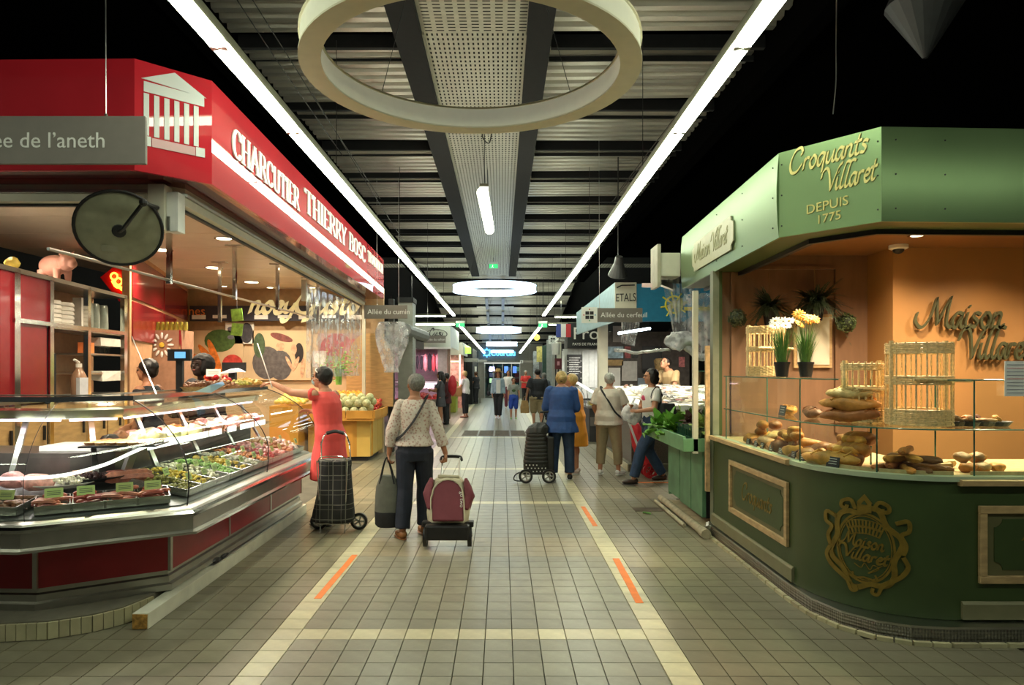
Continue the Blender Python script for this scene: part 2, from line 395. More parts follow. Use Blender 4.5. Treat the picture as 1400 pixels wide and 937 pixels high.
# ================================================================ ceiling
CZ = 5.02
DECK = M('steel_deck', (.5, .47, .4), .38, .85, var=.25, scale=1.3, stretch=(.4, 3, 1))
BEAM = M('black_beam', (.006, .006, .007), .9, var=.2)
PERF = M('perforated_steel', (.5, .48, .4), .5, .6, var=.1)
struct(MB().box(-9, 9, 0, 24, 5.6, 5.7).build('ceiling', M('pitch_black', (.002, .002, .002), 1, var=0, spec=0)))
sl = MB(); sl.add([(-9, 24, 5.6), (9, 24, 5.6), (9, 38, 3.4), (-9, 38, 3.4), (-9, 24, 5.7), (9, 24, 5.7), (9, 38, 3.5), (-9, 38, 3.5)], [(0, 1, 2, 3), (7, 6, 5, 4), (0, 4, 5, 1), (2, 6, 7, 3)])
struct(sl.build('ceiling', BEAM))
def czof(y): return CZ if y < 24 else CZ-(y-24)*(2.0/14)
pur = [y for y in (3.9, 5.55, 7.1, 8.8, 10.4, 11.9, 13.6, 15.2, 16.8, 18.4, 20.2, 22.9, 25, 27, 29, 31, 33, 35, 37)]
prev = 1.6
for idx, y in enumerate(pur+[38]):
    # corrugated deck bay: ribs run across the aisle
    prof = []; yy = prev+.06; p_ = .19
    while yy < y-.06-p_ and len(prof) < 200:
        prof += [(yy, 0), (yy+p_*.45, 0), (yy+p_*.55, .05), (yy+p_*.92, .05)]; yy += p_
    if len(prof) > 4:
        tilt = random.uniform(-.012, .012)
        R_ = [[V((x, a, czof(a)+.03+z+tilt*(x))) for a, z in prof] for x in (-2.75, 2.75)]
        struct(MB().rings(R_, closed=False, caps=False).build('ceiling_deck', DECK))
    if y < 38:
        z = czof(y)
        for x0, x1 in ((-2.8, -1.08), (.52, 2.8)):
            struct(MB().box(x0, x1, y-.025, y+.035, z-.02, z+.12).build('ceiling_beam', BEAM))
            struct(MB().box(x0, x1, y+.3, y+.32, z-.01, z+.05).build('ceiling_beam', BEAM))
    prev = y
for x0, x1 in ((-1.07, -.8), (.25, .5)):
    struct(MB().box(x0, x1, 1.6, 24, CZ-.1, CZ+.14).build('ceiling_beam', BEAM))
for x in (-2.85, 2.85): struct(MB().box(x-.08, x+.08, 1.6, 24, CZ-.3, CZ+.5).build('ceiling_beam', M('pitch_black', (.002, .002, .002), 1, var=0, spec=0)))
struct(MB().box(-.8, .26, 5, 24.3, CZ+.01, CZ+.03).build('ceiling_dark_plate', BEAM))  # added dark plate, keeps the bright deck from showing through the tray slots
# perforated cable tray with real slots (near part), ribs beyond
def perf(x0, x1, y0, y1, z, nx, ny, fx=.36, fy=.5):
    xs = []; ys = []
    px, py = (x1-x0)/nx, (y1-y0)/ny
    mb = MB(); X = [x0]; Y = [y0]
    for i in range(nx): X += [x0+px*(i+.5-fx/2), x0+px*(i+.5+fx/2)]
    for j in range(ny): Y += [y0+py*(j+.5-fy/2), y0+py*(j+.5+fy/2)]
    X.append(x1); Y.append(y1); b = len(X)
    mb.v = [V((x, y, z)) for y in Y for x in X]
    for j in range(len(Y)-1):
        for i in range(len(X)-1):
            if i % 2 == 1 and j % 2 == 1: continue
            mb.f.append((j*b+i, j*b+i+1, (j+1)*b+i+1, (j+1)*b+i))
    return mb
tray = struct(perf(-.78, .24, 5.1, 6.15, CZ-.02, 9, 18, .62, .3).build('ceiling_tray', PERF))
struct(perf(-1.02, .5, 6.15, 6.75, CZ-.02, 13, 10, .62, .3).build('ceiling_tray', PERF))
struct(perf(-.78, .24, 6.75, 21.6, CZ-.02, 20, 150).build('ceiling_tray', PERF))
struct(perf(-5.2, 5.2, 21.6, 22.4, CZ-.02, 110, 8).build('ceiling_tray', PERF))
struct(perf(-.78, .24, 22.4, 24.3, CZ-.02, 20, 20).build('ceiling_tray', PERF))
rim = MB()
for x in (-.8, .24): rim.box(x, x+.02, 6.75, 24.3, CZ-.05, CZ+.08)
struct(rim.build('trim_1', PERF))
BLUEL = M('tray_far', (.3, .32, .4), .5, .5)
for k in range(5):
    y = 24.5+k*2.4; z = czof(y)-.15
    for x in (-.62, .05): struct(MB().bar((x, y, z), (x, y+1.9, z-.27), .12, .03).build('ceiling_tray', BLUEL))
# suspension wires across the ceiling
for lab_, p, q in (('thin black cable up left of the big white ring lamp', (-2.2, 5.5, 4.9), (-1.7, 9.4, 4.0)), ('black ceiling cable nearest the camera at left, above the fluorescent row', (-2.3, 4.5, 4.9), (-1.7, 7.2, 3.9)), ('black ceiling cable nearest the camera at right', (2.3, 5.2, 4.9), (1.5, 8.6, 3.9)), ('second black ceiling cable at right, just beyond the nearest', (2.4, 6.4, 4.95), (1.5, 9.2, 3.9)), ('farthest black ceiling cable at left over the red stall', (-2.25, 8, 4.9), (-1.75, 12, 3.9))):
    tag(MB().tube([p, (V(p)+V(q))/2-V((0, 0, .03)), q], .005, 5).build('steel_cable', BLACK), lab_, 'cable')
# ================================================================ fluorescent light lines
TUBE = M('tube_light', (1, 1, .92), .5, var=0, emit=17, ecol=(.93, 1.0, .78))
TUBE2 = M('tube_light_cool', (1, 1, 1), .5, var=0, emit=10, ecol=(.75, .88, 1.0))
HOUS = M('lamp_housing', (.2, .2, .15), .5, .3)
def light_line(name, a, b, label, seg=1.5, wd=.12, mat=TUBE):
    a, b = V(a), V(b); t = thing(name, a, label, 'light fixture', 'fluorescent light lines'); L = (b-a).length; d = (b-a)/L; n = max(1, round(L/seg))
    side = d.cross(V((0, 0, 1))).normalized()
    MB().bar(a+V((0, 0, .06)), b+V((0, 0, .06)), wd*.75, .06).build('housing', HOUS, t)
    for i in range(n):
        p, q = a+d*(L*i/n+.02), a+d*(L*(i+1)/n-.02)
        MB().tube([p, q], wd/2, 8, r2=.45).build('tube', mat, t)
        if i: c = a+d*(L*i/n); MB().bar(c-d*.022, c+d*.022, wd*.8, .045).build('end_clip', STEEL, t)
    for i in range(0, n+1, 3):
        c = a+d*(L*i/n); zt = czof(c.y)+(.55 if abs(c.x) > 2.8 and c.y < 24.5 else .0)
        MB().tube([c+V((0, 0, .1)), V((c.x, c.y, zt))], .004, 5).build('suspension_wire', BLACK, t)
    return t
LZ = EH+1.95
light_line('light_strip', (-1.7, 2.6, LZ), (-1.74, 24.4, LZ), 'long row of fluorescent tubes left of the aisle, on from the red stall')
light_line('light_strip', (1.44, 2.6, LZ), (1.52, 24.4, LZ), 'long row of fluorescent tubes right of the aisle, on from the green stall')
light_line('light_strip', (-1.57, 25, EH+1.63), (-.96, 36.8, EH+.9), 'far fluorescent row ending left of the entrance doors')
light_line('light_strip', (1.41, 25, EH+1.55), (1.0, 36.8, EH+.9), 'far fluorescent row ending right of the entrance doors')
light_line('light_strip', (-4.2, 23.6, EH+1.85), (-1.95, 23.6, EH+1.85), 'crosswise fluorescent row above the far left stall, nearer one', wd=.07)
light_line('light_strip', (-3.4, 24.6, EH+1.63), (-1.7, 24.6, EH+1.63), 'crosswise fluorescent row above the far left stall, farther one', wd=.09)
light_line('light_strip', (1.85, 23.6, EH+1.82), (3.6, 23.6, EH+1.82), 'crosswise fluorescent row at far right, nearer one', wd=.07)
light_line('light_strip', (1.7, 24.6, EH+1.62), (3.8, 24.6, EH+1.62), 'crosswise fluorescent row at far right, farther one', wd=.09)
light_line('light_strip', (-6, 1.7, LZ-.1), (-1.9, 1.7, LZ-.1), 'crosswise fluorescent row over the cross aisle by the camera, left half')
light_line('light_strip', (1.7, 1.7, LZ-.1), (6, 1.7, LZ-.1), 'crosswise fluorescent row over the cross aisle by the camera, right half')
# central hanging batten
hb = thing('hanging_lamp', (-.24, 10.3, EH+2.4), 'short capsule-shaped batten lamp hanging under the cable tray', 'lamp')
MB().tube([(-.27, 9.1, EH+2.4), (-.26, 9.15, EH+2.4), (-.21, 11.6, EH+2.4), (-.2, 11.65, EH+2.4)], [.05, .08, .08, .05], 10).build('tube', M('batten_light', (1, 1, .9), .5, var=0, emit=9, ecol=(1, 1, .75)), hb, smooth=True)
MB().box(-.3, -.18, 9.1, 11.6, EH+2.47, EH+2.51).build('housing', HOUS, hb)
for y in (9.3, 11.4): MB().tube([(-.24, y, EH+2.5), (-.24, y, CZ-.02)], .006, 5).build('suspension_wire', BLACK, hb)
# ring lamps
RINGW = M('ring_white', (.66, .66, .52), .35, var=.03, emit=.1, ecol=(1, 1, .75)); RINGS_ = M('ring_underside', (.6, .57, .4), .45, var=.04)  # slight emission put into the white bands of the unlit ring
RINGON = M('ring_lit', (.8, .88, 1), .4, var=0, emit=1.9, ecol=(.6, .8, 1.0))
def ring(c, R_, h, wd, mat, under, label, up=1.4):
    t = thing('ring_lamp', c, label, 'lamp', 'ring lamps over the aisle'); N = 72 if R_ > 1 else 48
    def prof(p): return MB().rings([[V((r*cos(2*pi*k/N), r*sin(2*pi*k/N), z)) for r, z in p] for k in range(N+1)], closed=True, caps=False)
    prof([(R_-.012, .012), (R_-.012, h-.012), (R_-.03, h-.012), (R_-.03, .012)]).build('outer_band', mat, t, world=False, smooth=True)
    prof([(R_-wd+.03, .012), (R_-wd+.03, h-.012), (R_-wd+.012, h-.012), (R_-wd+.012, .012)]).build('inner_band', mat, t, world=False, smooth=True)
    prof([(R_, 0), (R_, .012), (R_-wd, .012), (R_-wd, 0)]).build('underside', under, t, world=False, smooth=True)
    prof([(R_, h-.012), (R_, h), (R_-wd, h), (R_-wd, h-.012)]).build('top_plate', under, t, world=False, smooth=True)
    for k in range(4):
        a = pi/4+k*pi/2; up = czof(c[1])-c[2]-.06; MB().tube([(cos(a)*(R_-wd/2), sin(a)*(R_-wd/2), h), (cos(a)*R_*.4, sin(a)*R_*.4, up)], .003, 4).build('suspension_wire', BLACK, t, world=False)
    return t
ring((-.2, 4.52, EH+1.97), 1.12, .17, .14, RINGW, RINGS_, 'nearest ring lamp, large, unlit and cream-white, above the aisle')
ring((-.19, 17.9, EH+2.05), 1.11, .17, .14, RINGON, RINGON, 'second ring lamp, glowing blue-white, nearest of the lit ones')
ring((-.12, 27, EH+1.46), .91, .2, .12, RINGON, RINGON, 'third ring lamp, glowing, middle of the far row', 1.0)
ring((0, 31, EH+1.07), .72, .17, .1, RINGON, RINGON, 'fourth ring lamp, glowing, last but one before the doors', .9)
ring((.02, 35, EH+.85), .6, .13, .1, RINGON, RINGON, 'farthest ring lamp, right before the entrance sign', .6)
# small lamp holder under tray beyond near ring
t = thing('junction_box', (-.2, 9.0, CZ-.05), 'small white junction box with looping cable under the tray', 'box')
MB().box(-.26, -.12, 8.95, 9.05, CZ-.1, CZ-.02).build('box', WHITE, t); MB().tube(catmull([(-.19, 9, CZ-.1), (-.26, 9, CZ-.28), (-.17, 9, CZ-.38), (-.13, 9, CZ-.2)]), .008, 5).build('cable', BLACK, t)
# exit signs
GRN = M('exit_green', (.02, .35, .1), .4, var=0, emit=.8, ecol=(.05, .7, .2))
def exit_sign(x, y, z, label, s=1):
    t = thing('exit_sign', (x, y, z), label, 'sign', 'green exit signs')
    MB().box(x-.22*s, x+.22*s, y-.03, y+.03, z-.1*s, z+.1*s).build('box', GRN, t)
    MB().box(x-.23*s, x+.23*s, y-.04, y+.04, z+.1*s, z+.22*s).build('housing', WHITE, t)
    a = MB(); a.ell((x-.04*s, y-.032, z+.055*s), (.018*s, .004, .018*s)); a.bar((x-.04*s, y-.033, z+.035*s), (x-.05*s, y-.033, z-.02*s), .004, .03*s, up=(1, 0, 0)); a.bar((x-.05*s, y-.033, z-.02*s), (x-.1*s, y-.033, z-.07*s), .004, .02*s, up=(1, 0, 0)); a.bar((x-.05*s, y-.033, z-.02*s), (x, y-.033, z-.08*s), .004, .02*s, up=(1, 0, 0)); a.bar((x+.05*s, y-.033, z), (x+.16*s, y-.033, z), .004, .03*s, up=(1, 0, 0))
    a.build('pictogram', M('sign_white', (.9, .95, .9), .5, var=0, emit=.8), t)
    MB().tube([(x, y, z+.22*s), (x, y, czof(y)-.02)], .008, 5).build('rod', BLACK, t)
exit_sign(-.25, 20.4, EH+3.12, 'green exit sign hanging under the cable tray', .6)
exit_sign(-1.52, 24.75, EH+1.62, 'green exit sign at the gap in the left light row', .7)
exit_sign(1.5, 24.6, EH+1.6, 'green exit sign at the gap in the right light row', .7)
# ================================================================ far end wall with entrance
FW = M('far_wall', (.26, .24, .2), .7, var=.08); YW = 38
struct(MB().box(-1.9, -1.0, YW, YW+.2, 0, 3.05).build('wall_back', FW)); struct(MB().box(1.05, 2.3, YW, YW+.2, 0, 3.05).build('wall_back', FW))
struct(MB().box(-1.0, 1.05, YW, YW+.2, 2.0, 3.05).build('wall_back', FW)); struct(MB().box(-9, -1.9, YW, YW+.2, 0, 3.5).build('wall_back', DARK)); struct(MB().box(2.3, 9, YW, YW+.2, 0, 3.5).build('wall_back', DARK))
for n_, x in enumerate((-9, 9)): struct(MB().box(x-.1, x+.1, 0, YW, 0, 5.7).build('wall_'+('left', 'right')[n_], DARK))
d = struct(MB().box(-1.0, 1.05, YW+.02, YW+.08, 1.93, 2.0).build('door_1', M('door_white', (.7, .7, .65), .5, emit=.5, var=0)))
for x in (-.98, -.5, .02, .53, 1.0): MB().box(x, x+.04, YW+.02, YW+.07, 0, 1.93).build('door_stile', ALU, d)
MB().box(-.96, 1.0, YW+.04, YW+.045, .03, 1.93).build('door_glass', GLASS, d)
# room beyond the doors: shop with lit shelves
struct(MB().box(-1.6, 1.6, 42, 42.1, 0, 2.6).build('wall_shop', M('shop_wall', (.06, .1, .12), .6))); struct(MB().box(-1.6, 1.6, 38.2, 42, 2.4, 2.5).build('ceiling_shop', BLACK))
for k in range(5):
    x = -1.1+k*.5; t = thing('shop_shelf', (x, 41, 0), 'blurred shop shelf glimpsed behind the glass entrance doors', 'shelf', 'shelves behind the entrance')
    MB().box(x-.16, x+.16, 40.9, 41.1, 0, 1.9).build('body', M('shelf_teal', (.03, .12, .12), .6), t)
    for q in range(3): MB().box(x-.15, x+.15, 40.86, 40.9, .8+q*.35, 1.05+q*.35).build('goods', tint(M('goods', (.25, .3, .5), .5, var=.5, scale=15), .5, .3), t)
for k, x in enumerate((.15, .65)): tag(recenter(MB().box(x, x+.22, 39.6, 39.63, 1.4, 1.78).build('poster', M('blue_poster', (.1, .2, .7), .5, emit=1.2, var=.4, scale=8))), ('left', 'right')[k]+' glowing blue poster behind the entrance doors', 'poster')
lt = tag(MB().box(-.9, .5, 39.4, 39.5, 1.95, 2.0).build('light_strip', TUBE2), 'white tube lamp behind the entrance doors', 'light fixture')
# neon name over the doors
NEON = M('neon_blue', (.1, .4, 1), .5, var=0, emit=4, ecol=(.08, .45, 1.0))
t = thing('neon_sign', (-.75, 37.8, 2.3), 'blue neon lettering over the entrance doors', 'sign')
text('Courcau', .5, 'lettering', NEON, t, ((-.62, 37.85, 2.38), (1, 0, 0), (0, 0, 1)), width=1.35)
MB().torus((-.84, 37.85, 2.55), .17, .025, 20, 6, m=rotm('X', pi/2)).build('ring_logo', NEON, t)
for k in range(8): a = k*pi/4; MB().cbox((-.84+.24*cos(a), 37.85, 2.55+.24*sin(a)), (.04, .03, .04)).build('dot', NEON, t)
# ================================================================ LEFT: charcuterie stall
RED = M('red_lacquer', (.44, .012, .022), .6, var=.05, coat=1, scale=3, spec=.1); RED.node_tree.nodes['Principled BSDF'].inputs['Coat Roughness'].default_value = .015; REDP = M('red_panel', (.3, .01, .018), .35, var=.12, scale=5)
PATH = [V((-4.9, 4.08, 0)), V((-2.86, 4.0, 0)), V((-2.06, 4.5, 0)), V((-2.02, 7.5, 0))]
def offs(t, P=PATH):
    out = []
    for i, p in enumerate(P):
        n = []
        if i > 0: d = (P[i]-P[i-1]).normalized(); n.append(V((-d.y, d.x, 0)))
        if i < len(P)-1: d = (P[i+1]-P[i]).normalized(); n.append(V((-d.y, d.x, 0)))
        if len(n) == 1: out.append(p+n[0]*t)
        else: b = (n[0]+n[1]).normalized(); out.append(p+b*t/b.dot(n[0]))
    return out
def sweep(prof, P=PATH, i0=0, i1=None):
    O = [offs(t, P) for t, z in prof]; i1 = len(P)-1 if i1 is None else i1
    return MB().rings([[V((O[j][i].x, O[j][i].y, prof[j][1])) for j in range(len(prof))] for i in range(i0, i1+1)])
def sweepline(prof, P=PATH):
    O = [offs(t, P) for t, z in prof]
    return MB().rings([[V((O[j][i].x, O[j][i].y, prof[j][1])) for j in range(len(prof))] for i in range(len(P))], closed=False, caps=False)
def dk(seg, s, t, z): O = offs(t); p = O[seg].lerp(O[seg+1], s); return V((p.x, p.y, z))
def segang(seg): d = PATH[seg+1]-PATH[seg]; return atan2(d.y, d.x)
# --- serve-over counter
ct = thing('display_counter', (-2.9, 5.2, 0), 'long glass-fronted butcher display counter with red panels and steel bumper', 'display counter')
sweep([(.0, .54), (0, .655), (.025, .685), (.07, .695), (.12, .69), (.12, .54)]).build('bumper', ALU, ct)
sweep([(-.03, .525), (-.03, .54), (.0, .55), (.14, .55), (.14, .525)]).build('bumper_lip', CHROME, ct)
sweep([(-.008, .64), (-.008, .66), (.01, .675), (.01, .64)]).build('bumper_trim', CHROME, ct)
sweep([(.14, .53), (.3, .53), (.3, .24), (.8, .24), (.8, .66), (.1, .66), (.1, .56)]).build('body', M('counter_steel', (.3, .3, .28), .4, .8), ct)
PB = offs(.22)
for i in range(3):
    a, b = PB[i], PB[i+1]; n_ = (2, 1, 3)[i]
    for k in range(n_):
        p, q = a.lerp(b, k/n_), a.lerp(b, (k+1)/n_); u = (q-p).normalized()*.012
        MB().bar(p+u+V((0, 0, .385)), q-u+V((0, 0, .385)), .02, .28).build('front_panel', REDP, ct)
        MB().bar(p+V((0, 0, .24)), p+V((0, 0, .525)), .028, .03, up=(0, 1, 0)).build('mullion', ALU, ct)
MB().bar(PB[3]+V((0, 0, .24)), PB[3]+V((0, 0, .525)), .028, .03, up=(0, 1, 0)).build('mullion', ALU, ct)
MB().box(PB[3].x-.7, PB[3].x, 7.48, 7.5, .24, .66).build('end_panel', REDP, ct)
sweep([(.2, .11), (.2, .15), (.225, .16), (.225, .2), (.24, .21), (.24, .245), (.34, .245), (.34, .11)]).build('skirting', ALU, ct)
MEATBED = M('black_tray', (.03, .03, .032), .3, var=.2)
sweep([(.12, .66), (.12, .7), (.75, .84), (.8, .84), (.8, .66)]).build('deck', M('deck_steel', (.2, .2, .2), .35, .6), ct)
sweep([(.78, .66), (.78, 1.02), (1.25, 1.02), (1.25, .3), (.82, .3)]).build('service_shelf', M('service_steel', (.12, .11, .1), .35, .6), ct)
GP = [(.06, .70), (.045, .85), (.06, .98), (.14, 1.12), (.28, 1.25), (.46, 1.35), (.62, 1.41)]
for i in range(3):
    O = [offs(t) for t, z in GP]; n_ = (2, 1, 2)[i]
    for k in range(n_):
        R_ = [[O[j][i].lerp(O[j][i+1], (k+f_*.992+.004)/n_)+V((0, 0, GP[j][1])) for j in range(len(GP))] for f_ in (0, 1)]
        MB().rings(R_, closed=False, caps=False).build('curved_glass', GLASS, ct, smooth=2)
for i, s in ((1, 0), (1, 1), (0, .5), (2, .5), (2, .995)):
    MB().tube(catmull([dk(i, s, t-.004, z) for t, z in GP], 3), .0045 if (i, s) != (1, 0) else .002, 5).build('glass_seam', BLACK, ct)
for i, s in ((2, .0), (2, .5), (2, 1)):
    pass
sweep([(.6, 1.4), (.6, 1.425), (1.0, 1.425), (1.0, 1.4)]).build('glass_top', GLASS, ct)
sweep([(.585, 1.395), (.585, 1.43), (.6, 1.43), (.6, 1.395)]).build('top_rail', CHROME, ct)
sweep([(.7, 1.27), (.68, 1.33), (.72, 1.345), (.95, 1.33), (.95, 1.27)]).build('lamp_canopy', CHROME, ct)
sweep([(.99, 1.38), (.99, 1.43), (1.01, 1.43), (1.01, 1.38)]).build('top_rail', STEEL, ct)
PINKT = M('case_tube', (1, .9, 1), .5, var=0, emit=3, ecol=(1, .75, .95))
O1, O2 = offs(.74), offs(.74)
for i in range(3):
    a, b = O1[i]+V((0, 0, 1.262)), O1[i+1]+V((0, 0, 1.262)); MB().tube([a.lerp(b, .03), a.lerp(b, .97)], .012, 6).build('case_lamp', PINKT, ct)
CARDM = tint(M('price_card', (.55, .62, .22), .6, var=.06), .12); CARDW = M('price_card_white', (.75, .7, .5), .6, var=.05)
for i, s, in ((0, .35), (0, .8), (1, .5), (2, .15), (2, .42), (2, .7), (2, .96)):
    MB().bar(dk(i, s, .62, .83), dk(i, s, .88, 1.28), .035, .02).build('strut', STEEL, ct)
# inner raised shelf; emissive white strips along its lip read as a tube's reflection
SH = offs(.52)
shelf = MB(); Os = [offs(t) for t in (.52, .86)]
for z0, z1 in ((1.03, 1.045),):
    A, B_, A2, B2 = Os[0][2], Os[0][3], Os[1][2], Os[1][3]
    vs = [V((p.x, p.y, z)) for z in (z0, z1) for p in (A.lerp(B_, .03), A.lerp(B_, .97), B2.lerp(A2, .03), B2.lerp(A2, .97))]
    shelf.add(vs, [(3, 2, 1, 0), (4, 5, 6, 7), (0, 1, 5, 4), (1, 2, 6, 5), (2, 3, 7, 6), (3, 0, 4, 7)])
shelf.build('inner_shelf', GLASS, ct)
LIP = M('lip_glint', (1, 1, 1), .4, var=0, emit=1.3, ecol=(1, .98, .9))
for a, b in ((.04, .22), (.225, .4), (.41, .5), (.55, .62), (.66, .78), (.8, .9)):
    MB().bar(SH[2].lerp(SH[3], a)+V((0, 0, 1.055)), SH[2].lerp(SH[3], b)+V((0, 0, 1.055)), .006, .05).build('lip_glint', LIP, ct)
# wire rail that curves over the diagonal corner, glow put in its material
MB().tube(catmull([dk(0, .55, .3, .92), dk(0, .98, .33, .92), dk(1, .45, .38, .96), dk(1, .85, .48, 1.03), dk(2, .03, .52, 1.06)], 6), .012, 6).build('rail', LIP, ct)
# case interior lamps
for i, s, e in ((0, .7, 10), (1, .5, 10), (2, .2, 13), (2, .55, 13), (2, .88, 13)):
    lamp('case_light', 'AREA', dk(i, s, .62, 1.25), e*.34, (1, .88, .85), .7, .08, rot=(0, 0, segang(i)))
# --- tiled curb and white beam
CURB = M('curb_core', (.16, .15, .11), .8); CT = tilemat('curb_tile', (.5, .46, .28))
CP = [V((-4.9, 4.03, 0)), V((-3.0, 3.99, 0)), V((-2.72, 4.03, 0)), V((-2.52, 4.14, 0)), V((-2.4, 4.27, 0)), V((-2.33, 4.5, 0)), V((-2.3, 7.5, 0))]
cb = thing('tiled_curb', (-3, 4.3, 0), 'low cream-tiled curb that carries the left display counter', 'curb')
sweep([(.012, 0), (.012, .11), (.4, .11), (.4, 0)], CP).build('core', CURB, cb)
for i in range(5):
    a, b = CP[i], CP[i+1]; L = (b-a).length; n_ = max(1, round(L/(.16 if i == 0 else .062)))
    for k in range(n_):
        p, q = a.lerp(b, (k+.04)/n_), a.lerp(b, (k+.96)/n_)
        MB().bar(p+V((0, 0, .053))+V((0, .005, 0)), q+V((0, 0, .053))+V((0, .005, 0)), .02, .098).build('tile', CT, cb)
bm_ = thing('white_beam', (-2.24, 5.9, 0), 'long white painted beam lying on the floor along the red counter', 'beam')
MB().box(-2.3, -2.2, 4.19, 7.6, .0, .1).build('box_section', M('beam_white', (.75, .75, .62), .5, var=.12, scale=6), bm_, bevel=.004)
MB().box(-2.295, -2.205, 4.183, 4.19, .005, .095).jitter(.004, 50).build('rusty_end', M('rust_end', (.45, .24, .05), .8, var=.6, scale=40), bm_)
MB().box(-2.27, -2.22, 5.2, 7.6, .1, .104).build('groove_strip', STEEL, bm_)
rl = thing('floor_rail', (-2.36, 6, 0), 'pair of dull steel rails between the white beam and the counter', 'rail')
for x in (-2.36, -2.42): MB().tube([(x, 5.0, .035+.11), (x, 7.6, .035+.11)], .02, 6).build('rod', STEEL, rl)
jk = thing('black_rag', (-2.25, 5.35, .1), 'small black clamp lying on top of the white beam', 'clamp')
MB().ell((-2.25, 5.3, .12), (.03, .06, .02), 8).jitter(.012, 40).build('clamp_body', BLACK, jk); MB().ell((-2.25, 5.45, .115), (.02, .08, .015), 8).jitter(.012, 40, 3).build('clamp_arm', BLACK, jk)
# --- food in the case
def food(name, col, rough=.45, var=.35, sc=30, bump=.3, amt=.3): return tint(M(name, col, rough, var=var, scale=sc, bump=bump, bscale=50), amt, .015)
MEAT = food('meat_red', (.42, .07, .045)); SAUS = food('sausage_pink', (.5, .16, .11)); HAM = food('ham', (.6, .28, .25)); OLIVE = food('olives', (.3, .27, .05)); CORN = food('yellow_mix', (.6, .42, .06)); SALAD = food('white_salad', (.6, .56, .42)); GREENM = food('green_mix', (.2, .3, .07)); BROWN = food('brown_roast', (.26, .12, .05)); ORG = food('orange_mix', (.6, .2, .05)); POT = food('gratin', (.52, .46, .2)); PALEM = food('pale_meat', (.62, .5, .42))
def blob_heap(c, rx, ry, h, n, r, rng, el=(1, 1, 1), m=None):
    mb = MB()
    for _ in range(n):
        u, v = rng.uniform(-1, 1), rng.uniform(-1, 1)
        if u*u+v*v > 1.6: continue
        z = h*max(0, 1-(u*u+v*v)*.55)*rng.uniform(.5, 1); a = rng.uniform(0, 3.1); q = rotm('Z', a)@rotm('X', rng.uniform(-.5, .5)); rr = r*rng.uniform(.7, 1.2)
        p = V((u*rx, v*ry, z))
        if m is not None: p = m@p
        mb.ell(V(c)+p, (rr*el[0], rr*el[1], rr*el[2]), 6, m=q, k=4)
    return mb
rng = random.Random(3)
TRAYM = M('tray_steel', (.45, .45, .42), .25, .9)
PROW = {'deli': 0}
def tray(seg, s, t, z, w_, d_, label, slope=.2, h=.045, grp='metal food trays in the counter', mat=TRAYM):
    c = dk(seg, s, t, z); a = segang(seg); tt = thing('food_tray', c, label, 'tray', grp, rz=a)
    rx = rotm('X', slope)
    mb = MB(); mb.cbox((0, 0, .003), (w_, d_, .006))
    for x, y, sx, sy in ((0, -d_/2, w_, .006), (0, d_/2, w_, .006), (-w_/2, 0, .006, d_), (w_/2, 0, .006, d_)): mb.cbox((x, y, h/2), (sx, sy, h))
    mb.v = [rx@p for p in mb.v]; mb.build('pan', mat, tt, world=False)
    return tt, rotm('Z', a)@rx, c
def card(p, rz, label, wd=.075, ht=.05, mat=None, tilt=-.35, grp='yellow-green price cards'):
    o = thing('price_card', p, label, 'price card', grp, rz=rz); m3 = rotm('X', tilt)
    MB().cbox(m3@V((0, 0, ht/2)), (wd, .003, ht), m=m3).build('card', mat or CARDM, o, world=False)
    MB().add([m3@V((x*wd*.36, -.0022, ht*(.3+.18*k)+z*.002)) for k in (0, 1, 2) for x, z in ((-1, -1), (1, -1), (1, 1), (-1, 1))], [(0, 1, 2, 3), (4, 5, 6, 7), (8, 9, 10, 11)]).build('print_lines', M('ink', (.12, .12, .08), .6, var=0), o, world=False)
    return o
def sausmesh(mat, L, r, name='sausage'):
    return MB().tube(catmull([(-L/2, 0, 0), (-L/4, L*.06, .003), (L/4, L*.06, .003), (L/2, 0, 0)], 2), [r*.5]+[r]*5+[r*.5], 6).mesh(name, mat, True)
SM = {m.name: sausmesh(m, .13, .014) for m in (SAUS, MEAT, HAM)}
def piece(me, name, c, label, cat, group, rot):
    o = bpy.data.objects.new(name, me); C.objects.link(o); o.location = c; o.rotation_euler = rot; tag(o, label, cat, group); return o
